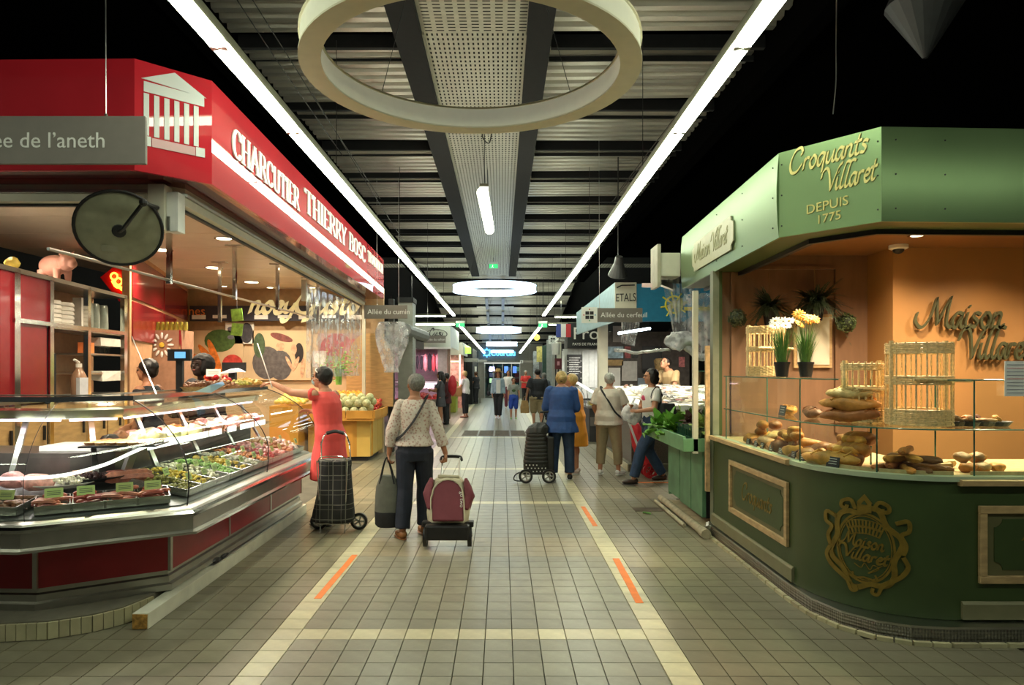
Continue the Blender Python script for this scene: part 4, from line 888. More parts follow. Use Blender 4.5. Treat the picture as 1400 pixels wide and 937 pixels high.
# posters printed on back wall
def poster(px0, py0, px1, py1, Y, name, label, shapes, base, cat='poster'):
    a, b = W(px0, py1, Y), W(px1, py0, Y); t = thing(name, (a.x, Y, a.z), label, cat)
    MB().box(a.x, b.x, Y, Y+.015, a.z, b.z).build('sheet', base, t)
    for k, (u, v, ru, rv, mt, *rot) in enumerate(shapes):
        c = V((a.x+(b.x-a.x)*u, Y-.003-.0006*k, a.z+(b.z-a.z)*v)); m3 = rotm('Y', rot[0] if rot else 0)
        MB().lathe([(1, -.5), (1, .5)], c, 18, m3@Matrix(((ru*(b.x-a.x), 0, 0), (0, 0, -.002), (0, rv*(b.z-a.z), 0)))).build('print_shape', mt, t)
    return t
pm = lambda n, c: M('print_'+n, c, .6, var=.35, scale=14)
poster(262, 452, 332, 522, 13.05, 'vegetable_print', 'printed picture of carrots and greens on the stall back wall', [(.55, .8, .3, .22, pm('green', (.06, .12, .03))), (.35, .45, .35, .07, pm('carrot', (.7, .2, .03)), .9), (.45, .5, .35, .07, pm('carrot', (.7, .2, .03)), 1.2), (.25, .35, .3, .06, pm('carrot', (.7, .2, .03)), .7), (.8, .35, .2, .18, pm('tomred', (.5, .05, .04)))], WALLM)
poster(308, 441, 347, 470, 13.05, 'poster', 'dark poster beside a pale list on the stall back wall', [(.75, .5, .22, .48, pm('dark', (.05, .05, .06))), (.2, .7, .12, .1, pm('ink2', (.15, .15, .2))), (.2, .3, .12, .1, pm('ink2', (.15, .15, .2)))], PAPER)
poster(345, 452, 425, 520, 13.05, 'wall_print', 'large printed photo of a dark-haired woman among shelves', [(.25, .35, .25, .33, pm('grey', (.1, .09, .09))), (.48, .3, .2, .3, pm('grey', (.1, .09, .09))), (.5, .86, .2, .07, pm('plum', (.2, .06, .05)), .3), (.12, .7, .1, .25, pm('leafg', (.06, .1, .05))), (.48, .68, .07, .09, pm('skin', (.6, .35, .22))), (.8, .55, .075, .2, pm('hair', (.02, .015, .015))), (.71, .62, .05, .11, pm('skin', (.6, .35, .22))), (.64, .33, .028, .17, pm('skin', (.6, .35, .22)), -.5), (.75, .34, .03, .15, pm('skin', (.6, .35, .22)), .4), (.86, .25, .035, .2, pm('skin', (.6, .35, .22)), .1)], WALLM)
poster(435, 456, 508, 512, 13.05, 'meat_print', 'printed picture of cut ham and salami in dark red', [(.35, .55, .33, .45, pm('ham', (.35, .04, .05))), (.7, .45, .28, .42, pm('salami', (.5, .1, .1)))], M('print_rose', (.42, .25, .22), .6))
poster(427, 480, 446, 502, 12.98, 'pennant', 'white triangular leaflet pinned to the stall wall', [(.5, .5, .45, .3, PAPER, .8)], M('leaflet', (.6, .5, .45), .6), 'leaflet')
# arched wooden display + plastic roll
ar = thing('wooden_arch', (-2.55, 13.4, 0), 'tall arched plank of pale wood at the end of the red stall', 'panel'); pts = []
for k in range(17): a = pi*k/16; pts.append((-2.55-.45*cos(a)*1, 1.7+.62*sin(a)))
poly = [(-2.1, .9)]+[(x, z) for x, z in reversed(pts)]+[(-3.0, .9)]
n = len(poly); mb = MB(); mb.add([(x, y, z) for y in (13.0, 13.06) for x, z in poly], [tuple(range(n)), tuple(reversed(range(n, 2*n)))]+[(i, n+i, n+(i+1) % n, (i+1) % n) for i in range(n)])
mb.build('board', WOOD, ar)
def sheet(name, pts4, n, m_, amp, label, mat=PLASTIC, fq=9, seed=1):
    """hanging plastic film: four corners, folds running down"""
    a, b, c, d = [V(p) for p in pts4]; nn = (b-a).cross(d-a).normalized(); vs = []; fs = []
    for j in range(m_+1):
        for i in range(n+1):
            u, v = i/n, j/m_; p = (a.lerp(b, u)).lerp(d.lerp(c, u), v)
            vs.append(p+nn*amp*(sin(u*fq*2*pi+seed+v*.8)*.6+noise.noise(V((u*fq*.8, v*2, seed)))*1.2)*(.3+v*.7))
    for j in range(m_):
        for i in range(n): q = j*(n+1)+i; fs.append((q, q+1, q+n+2, q+n+1))
    return tag(MB().add(vs, fs).build(name, mat, None, smooth=2), label, 'plastic sheet')
sheet('plastic_curtain', [(-2.72, 9.4, 2.82), (-2.65, 12.7, 2.82), (-2.65, 12.7, 1.5), (-2.72, 9.4, 1.5)], 60, 8, .025, 'clear plastic curtain hanging over the far end of the charcuterie counter')
rb = thing('rolled_plastic', (-2.1, 12.3, 1.55), 'gathered bundle of clear plastic film under the cumin sign', 'plastic sheet')
sp = MB(); cpt = W(535, 472, 12.3)
R_ = []
for j in range(12):
    z = cpt.z+.42-.92*j/11; r0 = .2+.06*sin(j*.5); 
    if j > 9: r0 *= .75
    R_.append([V((cpt.x+(r0*(1+.25*sin(a*7+j*.3)))*cos(a), 12.3+.12*(1+.3*sin(a*5))*sin(a), z)) for a in [2*pi*k/48 for k in range(48)]])
sp.rings(R_).build('film', PLASTIC, rb, smooth=2)
MB().tube([cpt+V((0, 0, .42)), V((cpt.x, 12.3, 2.95))], .004, 4).build('string', BLACK, rb)
# ================================================================ RIGHT: bakery stall
DG = M('dark_green', (.045, .075, .022), .45, var=.1, scale=4, bump=.05, bscale=40); FG = M('fascia_green', (.17, .26, .12), .36, .75, var=.05, scale=2)
OLI = M('olive_board', (.13, .125, .055), .5, var=.08); GOLD = M('old_gold', (.22, .15, .022), .45, .3, var=.2, scale=20); GOLDL = M('pale_gold', (.7, .62, .22), .4, .2, var=.05)
FRW = M('frame_wood', (.48, .33, .16), .5, var=.2, scale=12, stretch=(1, 1, 3)); PW = M('pale_wood', (.55, .4, .2), .5, var=.18, scale=6, stretch=(4, 4, 1)); LGREEN = M('pale_green_ledge', (.42, .52, .36), .3, var=.05)
RC, RR = V((2.76, 4.75, 0)), .7
ARC = [V((RC.x-RR*cos(a), RC.y-RR*sin(a), 0)) for a in [radians(q) for q in range(0, 91, 6)]]
BP = [V((2.06, 6.55, 0))]+ARC+[V((6.5, 4.05, 0))]
bk = thing('bakery_counter', (2.9, 5, 0), 'dark green curved bakery counter with gold crest and glass display', 'bakery counter')
sweep([(0, .11), (0, .945), (.03, .945), (.03, .11)], BP).build('front_panel', DG, bk, smooth=True)
sweep([(.03, .1), (.03, .93), (.9, .93), (.9, .1)], BP).build('body', M('body_inner', (.12, .08, .04), .6), bk)
sweep([(-.02, .945), (-.02, .975), (.06, .975), (.06, .945)], BP).build('ledge', LGREEN, bk, smooth=True)
sweep([(.06, .945), (.06, .965), (.85, .965), (.85, .945)], BP).build('display_deck', PW, bk)
def along(P, p0, p1, prof, name, mat, par, bev=0):     # profile swept on a straight stretch
    d = (V(p1)-V(p0)).normalized(); n = V((-d.y, d.x, 0)); R_ = [[V(p)+n*t+V((0, 0, z)) for t, z in prof] for p in (p0, p1)]
    return MB().rings(R_).build(name, mat, par, bevel=bev)
along(0, (2.06, 6.55, 0), (2.06, 4.78, 0), [(-.05, .945), (-.05, .975), (-.02, .98), (0, .975), (0, .935), (-.03, .935)], 'wood_ledge', FRW, bk)
along(0, (2.74, 4.05, 0), (6.5, 4.05, 0), [(-.05, .925), (-.05, .955), (-.02, .96), (0, .955), (0, .92), (-.03, .92)], 'wood_ledge', FRW, bk)
along(0, (2.06, 6.55, 0), (2.06, 4.74, 0), [(-.022, .12), (-.022, .21), (-.012, .225), (0, .225), (0, .12)], 'base_board', M('base_olive', (.2, .19, .1), .5, var=.08), bk)
along(0, (2.76, 4.05, 0), (6.5, 4.05, 0), [(-.022, .12), (-.022, .21), (-.012, .225), (0, .225), (0, .12)], 'base_board', MATS['base_olive'], bk)
# riser with diamond plate
def diamond():
    m = M('diamond_plate', (.3, .29, .25), .3, .9, var=.15, scale=6); nt = m.node_tree; b = nt.nodes['Principled BSDF']
    tc = nt.nodes.new('ShaderNodeTexCoord'); sep = nt.nodes.new('ShaderNodeSeparateXYZ'); nt.links.new(tc.outputs['Object'], sep.inputs[0])
    def mth(op, a, b_=None):
        n = nt.nodes.new('ShaderNodeMath'); n.operation = op
        for i, q in enumerate((a, b_)):
            if q is None: continue
            if isinstance(q, (int, float)): n.inputs[i].default_value = q
            else: nt.links.new(q, n.inputs[i])
        return n.outputs[0]
    u = mth('SUBTRACT', sep.outputs[0], sep.outputs[1]); s1 = mth('SINE', mth('MULTIPLY', mth('ADD', u, sep.outputs[2]), 160)); s2 = mth('SINE', mth('MULTIPLY', mth('SUBTRACT', u, sep.outputs[2]), 160))
    h = mth('MULTIPLY', s1, s2); bp = nt.nodes.new('ShaderNodeBump'); bp.inputs['Strength'].default_value = .8; bp.inputs['Distance'].default_value = .004
    nt.links.new(h, bp.inputs['Height']); nt.links.new(bp.outputs[0], b.inputs['Normal']); return m
DIA = diamond()
ARC2 = [V((RC.x-.02-RR*.95*cos(a), RC.y-.12-RR*.95*sin(a), 0)) for a in [radians(q) for q in range(10, 91, 8)]]
KP = [V((2.03, 6.55, 0)), V((2.03, 4.75, 0)), V((2.05, 4.45, 0)), V((2.13, 4.22, 0)), V((2.26, 4.06, 0)), V((2.42, 3.98, 0)), V((2.62, 3.95, 0)), V((6.5, 3.95, 0))]
rz_ = thing('kick_plinth', (3, 5, 0), 'low plinth clad in diamond steel plate under the bakery counter', 'plinth')
sweep([(0, .0), (0, .098), (.3, .098), (.3, 0)], KP).build('diamond_plate', DIA, rz_); sweep([(-.006, .095), (-.006, .108), (.3, .108), (.3, .098), (0, .098)], KP).build('edge_trim', STEEL, rz_)
for i in range(len(KP)-1):
    a, b = offs(-.028, KP)[i], offs(-.028, KP)[i+1]; L = (b-a).length; n_ = max(1, round(L/(.1625 if L > .5 else .09)))
    for k in range(min(n_, 14)): p, q = a.lerp(b, (k+.05)/n_), a.lerp(b, (k+.95)/n_); MB().bar(p+V((0, 0, .012)), q+V((0, 0, .012)), .03, .024).build('tile', CT, rz_)
# framed panels
def frame_panel(p0, p1, z0, z1, txt, par):
    p0, p1 = V(p0), V(p1); d = (p1-p0).normalized(); n = V((d.y, -d.x, 0)); L = (p1-p0).length; w_ = .045
    def bx(u0, u1, za, zb, n0, n1, name, mat):
        return MB().add([p0+d*u+n*k+V((0, 0, z)) for z in (za, zb) for u, k in ((u0, n0), (u1, n0), (u1, n1), (u0, n1))], [(3, 2, 1, 0), (4, 5, 6, 7), (0, 1, 5, 4), (1, 2, 6, 5), (2, 3, 7, 6), (3, 0, 4, 7)]).build(name, mat, par, bevel=.004 if mat is FRW else 0)
    bx(0, L, z1-w_, z1, .001, .026, 'frame_strip', FRW); bx(0, L, z0, z0+w_, .001, .026, 'frame_strip', FRW); bx(0, w_, z0+w_, z1-w_, .001, .026, 'frame_strip', FRW); bx(L-w_, L, z0+w_, z1-w_, .001, .026, 'frame_strip', FRW)
    bx(w_, L-w_, z0+w_, z1-w_, .001, .005, 'backing', OLI)
    u0, u1, za, zb, c = w_+.05, L-w_-.05, z0+w_+.035, z1-w_-.035, .05; poly = []
    for cx, cz, a0 in ((u0, za, 0), (u0, zb, 270), (u1, zb, 180), (u1, za, 90)):
        for k in range(5): a = radians(a0+k*22.5); poly.append((cx+c*cos(a), cz+c*sin(a)))
    m = len(poly); MB().add([p0+d*u+n*k+V((0, 0, z)) for k in (.005, .009) for u, z in poly], [tuple(range(m, 2*m)), tuple(reversed(range(m)))]+[(i, (i+1) % m, m+(i+1) % m, m+i) for i in range(m)]).build('notched_board', DG, par)
    strokes(txt, .14, 'lettering', GOLD, par, (p0+d*(L*.24)+n*.009+V((0, 0, (z0+z1)/2-.06)), d, (0, 0, 1)), pw=.07, mw=.05, th=.003, width=L*.52)
frame_panel((2.06, 6.05, 0), (2.06, 4.82, 0), .345, .81, 'Croquants', bk)
frame_panel((2.86, 4.05, 0), (4.2, 4.05, 0), .335, .8, 'Villaret', bk)
# crest on the curved front
def cyl(u, z, d_=0): a = radians(47)+u/RR; r = RR+d_; return V((RC.x-r*cos(a), RC.y-r*sin(a), z))
CZ_ = .5
def crest(poly, th=.004, b=.001, name='crest_part', mat=GOLD, closed=True):
    n = len(poly); mb = MB(); mb.add([cyl(u, CZ_+z, k) for k in (b, th) for u, z in poly], [tuple(range(n, 2*n)), tuple(reversed(range(n)))]+[(i, (i+1) % n, n+(i+1) % n, n+i) for i in range(n)]); return mb.build(name, mat, bk)
def cring(pts, wd, th=.005, name='crest_scroll', mat=GOLD, closed=True):
    P = catmull(pts, 5, closed); n = len(P); vs = []
    for i, p in enumerate(P):
        d = (P[(i+1) % n]-P[i-1]) if closed else (P[min(i+1, n-1)]-P[max(i-1, 0)]); d.normalize(); nn = V((-d.y, d.x, 0))*(wd[i*len(wd)//n] if isinstance(wd, list) else wd)/2
        for k in (th, .001): vs += [cyl((p+nn).x, CZ_+(p+nn).y, k), cyl((p-nn).x, CZ_+(p-nn).y, k)]
    fs = []
    for i in range(n if closed else n-1): a, b = 4*i, 4*((i+1) % n); fs += [(a, a+1, b+1, b), (a+2, a, b, b+2), (a+1, a+3, b+3, b+1)]
    return MB().add(vs, fs).build(name, mat, bk)
cring([(.165*cos(a), .215*sin(a)-.005) for a in [2*pi*k/20 for k in range(20)]], .014, .004, 'crest_oval')
cring([(.15*cos(a), .2*sin(a)-.005) for a in [2*pi*k/20 for k in range(20)]], .006, .005, 'crest_oval')
ro = [(.2+.03*(1+sin(5*a+1.0)))*cos(a) for a in [2*pi*k/30 for k in range(30)]]
cring([((.19+.022*sin(6*a))*cos(a), (.245+.022*sin(6*a+.5))*sin(a)-.005) for a in [2*pi*k/36 for k in range(36)]], .032, .009, 'crest_border')
for sx in (-1, 1):
    cring([(sx*.05, .235), (sx*.08, .29), (sx*.13, .275), (sx*.135, .24), (sx*.105, .235), (sx*.1, .255)], .022, .012, closed=False)
    cring([(sx*.17, .17), (sx*.235, .19), (sx*.24, .13), (sx*.2, .1), (sx*.225, .04), (sx*.21, -.02)], .024, .012, closed=False)
    cring([(sx*.21, -.03), (sx*.235, -.09), (sx*.2, -.15), (sx*.13, -.2), (sx*.08, -.235)], .026, .012, closed=False)
    cring([(sx*.1, -.22), (sx*.075, -.28), (sx*.045, -.275), (sx*.05, -.245)], .02, .013, closed=False)
crest([(-.04, .22), (-.04, .28), (-.045, .28), (0, .335), (.045, .28), (.04, .28), (.04, .22)], .01, name='crest_tower')
crest([(-.018, .27), (0, .295), (.018, .27)], .013, .01, 'crest_gable', DG)
def arcpt(r, a, cx=0, cz=-.12): return (cx+r*sin(a), cz+r*cos(a))
for r, n_ in ((.27, 12), (.225, 10)):
    cring([arcpt(r+.02, -.42+.84*k/8) for k in range(9)], .006, closed=False, name='crest_arcade'); cring([arcpt(r-.018, -.42+.84*k/8) for k in range(9)], .006, closed=False, name='crest_arcade')
    for k in range(n_): a = -.4+.8*k/(n_-1); cring([arcpt(r-.018, a), arcpt(r+.02, a)], .011, closed=False, name='crest_column')
for sz, ww, u, z, txt in ((.08, .24, -.13, .01, 'Maison'), (.08, .265, -.135, -.075, 'Villaret'), (.05, .16, -.06, -.13, 'Nimes'),):
    if txt == 'Nimes': cring([(-.06, -.11), (-.02, -.13), (.0, -.1), (.03, -.135), (.05, -.105), (.08, -.125), (.02, -.16), (.1, -.1)], .005, closed=False, name='crest_signature'); continue
    strokes(txt, sz, 'crest_lettering', GOLD, bk, lambda p, u=u, z=z: cyl(p.x+u, CZ_+z+p.y-p.x*.08, .001+p.z), pw=.11, mw=.09, th=.006, width=ww)
cring([(-.07, -.165), (-.06, -.2), (0, -.19), (.07, -.2), (.06, -.165)], .012, closed=False, name='crest_ribbon')
# corner posts between bakery and vegetable stall
ps = thing('corner_post', (2.09, 6.62, 0), 'grey-green post between bakery and vegetable stall', 'post'); MB().box(2.06, 2.12, 6.57, 6.66, 0, 2.58).build('post', M('post_greygreen', (.2, .22, .15), .5), ps); MB().box(2.12, 2.15, 6.57, 6.6, .98, 2.58).build('inner_strip', DG, ps)
wp = thing('weathered_batten', (2.0, 6.62, .4), 'narrow weathered wooden batten with peeling paint beside the bakery', 'batten'); MB().box(2.0, 2.04, 6.6, 6.64, .42, 1.85).jitter(.004, 20).build('batten', M('weathered', (.6, .4, .2), .7, var=.35, scale=15), wp)
# glass tiers
def arcp(px):  # point of counter line at a photo column
    best = None
    for i in range(len(BP)-1):
        for k in range(40):
            p = BP[i].lerp(BP[i+1], k/40); e = abs(p.x*F/p.y+CX-px)
            if best is None or e < best[0]: best = (e, i+k/40)
    return best[1]
def pathpt(P, q): i = min(int(q), len(P)-2); return P[i].lerp(P[i+1], q-i)
def panes(q0, q1, z0, z1, t=.02, name='glass_pane'):
    OP = offs(t, BP); n_ = max(2, int((q1-q0)*2)); qs = [q0+(q1-q0)*k/n_ for k in range(n_+1)]
    R_ = [[pathpt(OP, q)+V((0, 0, z)) for z in (z0, z1)] for q in qs]; MB().rings(R_, closed=False, caps=False).build(name, GLASS, bk, smooth=2)
    for q in (q0, q1): p = pathpt(OP, q); MB().tube([p+V((0, 0, z0)), p+V((0, 0, z1))], .005, 5).build('pane_edge', EDGE, bk)
def gshelf(q0, q1, z, t0=.0, t1=.42, name='glass_shelf'):
    n_ = max(2, int((q1-q0)*2)); A, B_ = offs(t0, BP), offs(t1, BP); qs = [q0+(q1-q0)*k/n_ for k in range(n_+1)]
    MB().rings([[pathpt(A, q)+V((0, 0, z)), pathpt(B_, q)+V((0, 0, z)), pathpt(B_, q)+V((0, 0, z+.008)), pathpt(A, q)+V((0, 0, z+.008))] for q in qs]).build(name, GLASS, bk)
    MB().tube([pathpt(A, q)+V((0, 0, z+.004)) for q in qs], .005, 5).build('shelf_edge', EDGE, bk)
q1, q2, q3, q4, q5 = arcp(1090), arcp(1146), arcp(1198), arcp(1296), arcp(1340)
panes(.17, q1, .975, 1.25); panes(q1, q3, .975, 1.25); panes(q3, q5, .975, 1.25); panes(q5, len(BP)-1.5, .975, 1.25)
panes(.17, q1, 1.26, 1.55); panes(q5, len(BP)-1.5, 1.26, 1.55)
gshelf(.17, len(BP)-1.3, 1.25, .0, .5); gshelf(.17, q2, 1.55); gshelf(q4, len(BP)-1.3, 1.55, 0, .3)
for q in (.17, q1, q2, q5): p = pathpt(offs(.4, BP), q); MB().tube([p+V((0, 0, .97)), p+V((0, 0, 1.55))], .006, 5).build('shelf_leg', EDGE, bk)
p = pathpt(BP, .17); MB().rings([[V((p.x+.02, p.y, .975)), V((p.x+.4, p.y, .975))], [V((p.x+.02, p.y, 1.55)), V((p.x+.4, p.y, 1.55))]], closed=False, caps=False).build('glass_end', GLASS, bk)
# canopy
KF = [V((2.13, 7.95, 0)), V((2.0, 4.86, 0)), V((2.44, 4.33, 0)), V((6.5, 4.5, 0))]
z0, z1 = EH+.95, EH+1.56
cf = thing('bakery_fascia', (3, 5, z0), 'metallic green fascia with gold script above the bakery counter', 'fascia')
for i in range(3):
    prof = [(-.0, z0), (-.012, z0+.1), (-.02, z0+.25), (-.02, z0+.36), (-.012, z0+.5), (0, z1), (.02, z1), (.02, z0)] if i != 1 else [(0, z0), (0, z1), (.02, z1), (.02, z0)]
    O = [offs(t, KF) for t, z in prof]; MB().rings([[V((O[j][q].x, O[j][q].y, prof[j][1])) for j in range(len(prof))] for q in (i, i+1)]).build('fascia_panel', FG, cf, smooth=True)
sweep([(.02, z0+.005), (.02, z0+.02), (.3, z0+.02), (.3, z0+.005)], KF).build('soffit', DG, cf); sweep([(.25, z0-.03), (.25, z0+.02), (.29, z0+.02), (.29, z0-.03)], KF).build('track', BLACK, cf); sweep([(.02, z1-.03), (.02, z1), (2.5, z1), (2.5, z1-.03)], KF).build('roof', DARK, cf)
scr = MB()
for i, us in ((0, (.98, .75, .5)), (1, (.03, .97)), (2, (.02, .1, .3, .5))):
    a, b = KF[i], KF[i+1]; d = (b-a).normalized(); n = V((d.y, -d.x, 0))
    for u in us:
        for z in (z0+.08, z0+.3, z0+.52): scr.ell(a.lerp(b, u)+n*(.022 if i != 1 else .002)+V((0, 0, z)), .006, 6)
scr.build('rivets', BLACK, cf)
d = (KF[2]-KF[1]).normalized(); n = V((d.y, -d.x, 0))
SHD = M('gold_shadow', (.1, .09, .02), .6)
def onk(u, z): return KF[1]+d*u+n*.001+V((0, 0, z))
tlt = V((d.x, d.y, .06))
strokes('Croquants', .155, 'lettering', GOLDL, cf, (onk(.08, 3.01), tlt, (0, 0, 1)), pw=.09, mw=.05, th=.008, width=.53)
strokes('ViLLaret', .155, 'lettering', GOLDL, cf, (onk(.33, 2.83), tlt, (0, 0, 1)), pw=.09, mw=.05, th=.008, width=.33)
text('DEPUIS', .09, 'lettering', GOLDL, cf, (onk(.2, 2.7), tlt, (0, 0, 1)), .008, width=.28); text('1775', .085, 'lettering', GOLDL, cf, (onk(.27, 2.62), tlt, (0, 0, 1)), .008, width=.15)
dl = (KF[0]-KF[1]).normalized(); pa = KF[1]-dl*-1.0
def onl(Y, z, o_=.021): t = (Y-4.86)/dl.y; p = KF[1]+dl*t; return V((p.x, p.y, z))+V((-1, 0, 0))*o_
PLQ = M('plaque', (.42, .42, .26), .4, var=.05); poly = [(5.87, 2.68), (7.3, 2.68), (7.3, 2.97)]; poly = [(5.92, 2.67), (7.25, 2.67), (7.25, 2.71), (7.32, 2.74), (7.32, 2.91), (7.25, 2.93), (7.25, 2.97), (5.92, 2.97), (5.92, 2.93), (5.85, 2.91), (5.85, 2.74), (5.92, 2.71)]; m = len(poly)
MB().add([onl(y, z, k) for k in (.022, .034) for y, z in poly], [tuple(range(m)), tuple(range(2*m-1, m-1, -1))]+[(i, m+i, m+(i+1) % m, (i+1) % m) for i in range(m)]).build('plaque', PLQ, cf)
strokes('Maison', .17, 'lettering', M('plaque_letter', (.3, .3, .15), .5, var=0), cf, (onl(7.15, 2.76, .034), -dl, (0, 0, 1)), pw=.09, mw=.06, th=.004, width=.55)
strokes('ViLLaret', .17, 'lettering', MATS['plaque_letter'], cf, (onl(6.52, 2.76, .034), -dl, (0, 0, 1)), pw=.09, mw=.06, th=.004, width=.5)
# interior walls
WB = M('wall_brown', (.21, .115, .06), .55, var=.12, scale=2.5, stretch=(6, 6, 1)); WO = M('wall_orange', (.36, .185, .06), .55, var=.07, scale=2, bump=.05)
struct(MB().box(2.16, 3.75, 6.63, 6.7, 0, 2.78).build('wall_bakery', WB)); struct(MB().box(3.6, 6.5, 6.2, 6.7, 0, 2.78).build('wall_bakery', WO))
for x0, x1, za, zb in ((2.25, 3.3, 2.6, 2.63), (2.25, 2.28, 1.0, 2.6), (3.27, 3.3, 1.0, 2.6)): struct(MB().box(x0, x1, 6.6, 6.63, za, zb).build('trim_1', WB))
struct(MB().prism([(2.2, 6.7), (2.2, 5.02), (2.6, 4.62), (6.5, 4.78), (6.5, 6.7)], 2.74, 2.77).build('ceiling_bakery', M('ceil_orange', (.26, .12, .045), .45, var=.05)))
sweep([(.22, z0+.02), (.22, 2.77), (.24, 2.77), (.24, z0+.02)], KF).build('inner_valance', M('ceil_orange2', (.26, .12, .045), .5), cf)
for k, (x, y, e) in enumerate(((2.62, 5.3, 42), (3.15, 4.95, 60), (4.3, 5.5, 26), (3.45, 5.6, 32), (5.2, 5.2, 30))):
    downlight(x, y, 2.74, ('ceiling spot of the bakery near the fascia corner', 'brightest ceiling spot of the bakery at front', 'ceiling spot of the bakery before the orange wall', 'ceiling spot of the bakery beside the white camera dome', 'ceiling spot of the bakery at far right')[k], .05, e*.55, (1, .76, .5), 'bakery ceiling downlights')
strokes('Maison', .27, 'wall_lettering', M('letter_dark', (.06, .065, .03), .4), None, ((3.86, 6.165, 2.0), (1, 0, 0), (0, 0, 1)), pw=.085, mw=.035, th=.03, width=.72)
o = C.objects[-1]; o.name = 'wall_lettering'; tag(recenter(o), 'large dark green script reading Maison on the orange wall', 'sign')
strokes('ViLLaret', .27, 'wall_lettering', MATS['letter_dark'], None, ((4.22, 6.165, 1.72), (1, 0, 0), (0, 0, 1)), pw=.085, mw=.035, th=.03, width=.6)
o = C.objects[-1]; tag(recenter(o), 'large dark green script reading Villaret on the orange wall', 'sign')
# dome camera
dm = thing('dome_camera', (3.62, 5.9, 2.78), 'white dome security camera under the bakery ceiling', 'camera'); c = V((3.58, 6.08, 2.78))
MB().lathe([(.075, 0), (.08, -.02), (.08, -.07), (.06, -.08)], c, 20).build('housing', WHITE, dm, smooth=True); MB().ell(c+V((0, 0, -.075)), (.05, .05, .045), 12).build('dome', BLACK, dm, smooth=True)
# wicker bread stands
WIC = M('wicker', (.7, .52, .25), .55, var=.25, scale=60)
def wicker(name, c, r, h, label, a0=0, rz=0):
    t = thing(name, c, label, 'basket', 'wicker bread stands', rz=rz); n = 40
    def band(z0, z1, nm):
        mb = MB(); k = 0; z = z0
        while z <= z1:
            mb.tube([(r+.004*(-1)**(q+k))*V((cos(2*pi*q/n), sin(2*pi*q/n), 0))+V((0, 0, z)) for q in range(n+1)], .0065, 5, False); z += .0115; k += 1
        mb.build(nm, WIC, t, world=False, smooth=True)
    band(.008, h*.2, 'woven_base'); band(h*.5, h*.6, 'woven_middle'); band(h*.87, h*.98, 'woven_rim')
    s_ = MB()
    for q in range(20): a = 2*pi*q/20; s_.tube([(r*cos(a), r*sin(a), 0), (r*cos(a), r*sin(a), h)], .006, 5)
    for q in (0, 10): a = 2*pi*q/20+.1; s_.tube([(r*cos(a), r*sin(a), 0), (r*cos(a), r*sin(a), h*1.02)], .016, 6)
    s_.build('stakes', WIC, t, world=False, smooth=True)
    MB().tube([(-r*.8, -r*1.02, h*.56), (r*1.1, -r*1.02, h*.54), (r*1.12, 0, h*.54)], .012, 6).build('handle', WIC, t, world=False, smooth=True)
    MB().lathe([(r, .004), (r, .01)], n=24).build('floor', WIC, t, world=False)
    return t
wicker('wicker_stand', (2.68, 4.33, 1.262), .185, .53, 'largest wicker stand, on the middle glass shelf before the orange wall')
wicker('wicker_stand', (2.46, 4.6, 1.262), .125, .41, 'medium wicker stand, just left of the largest one')
wicker('wicker_stand', (2.24, 5.72, 1.562), .15, .42, 'wicker stand on the upper glass shelf beside the flower pots')
# flower pots
def flowers(c, col, label, n_, h, seed, dark=False):
    t = thing('potted_flower', c, label, 'potted plant'); r = random.Random(seed)
    MB().lathe([(.042, 0), (.056, .1), (.06, .1), (.06, .115), (.05, .11), (0, .1)], n=18).build('pot', BLACK, t, world=False, smooth=True)
    g = MB()
    for _ in range(150):
        a = r.uniform(0, 6.28); q = r.uniform(0, .04); L = r.uniform(.5, 1)*h; sp = r.uniform(.02, .09); b = V((cos(a), sin(a), 0)); w_ = V((-sin(a), cos(a), 0))*.0032; P = [b*q+V((0, 0, .1)), b*(q+sp*.4)+V((0, 0, .1+L*.5)), b*(q+sp*(1.3 if _ % 9 else 2.4))+V((0, 0, .1+L*(1 if _ % 9 else .8)))]
        g.add([P[0]-w_, P[0]+w_, P[1]-w_, P[1]+w_, P[2]], [(0, 1, 3, 2), (2, 3, 4)])
    g.build('grass', tint(M('grass_green', (.09, .2, .035), .6, var=.3, scale=30), .1), t, world=False, stuff=True)
    for k in range(n_):
        a = k*2.4; p = V((.055*cos(a), .055*sin(a), h+.1+r.uniform(-.05, .06))); mb = MB(); tx = rotm('X', r.uniform(.5, 1.2))@rotm('Y', r.uniform(-.5, .5))
        for q in range(11): b = 2*pi*q/11; mb.ell(p+tx@V((.026*cos(b), .026*sin(b), .004)), (.024, .009, .004), 6, m=tx@rotm('Z', b))
        f = mb.build('flower', col, t, world=False, smooth=True); MB().ell(p+V((0, 0, .006)), (.012, .012, .008), 8).build('flower_center', M('flower_core', (.5, .35, .05), .6), f, world=False); MB().tube([(0, 0, .1), p*.6+V((0, 0, .05)), p], .002, 4).build('flower_stem', MATS['grass_green'], f, world=False)
    return t
flowers((2.15, 5.17, 1.56), M('petal_white', (.85, .85, .78), .5, var=.05), 'black pot of tall grass with white daisies, left of the two pots', 5, .33, 3)
flowers((2.32, 5.14, 1.56), M('petal_orange', (.9, .42, .03), .5, var=.25, scale=40), 'black pot of tall grass with orange daisies, right of the two pots', 7, .34, 5)
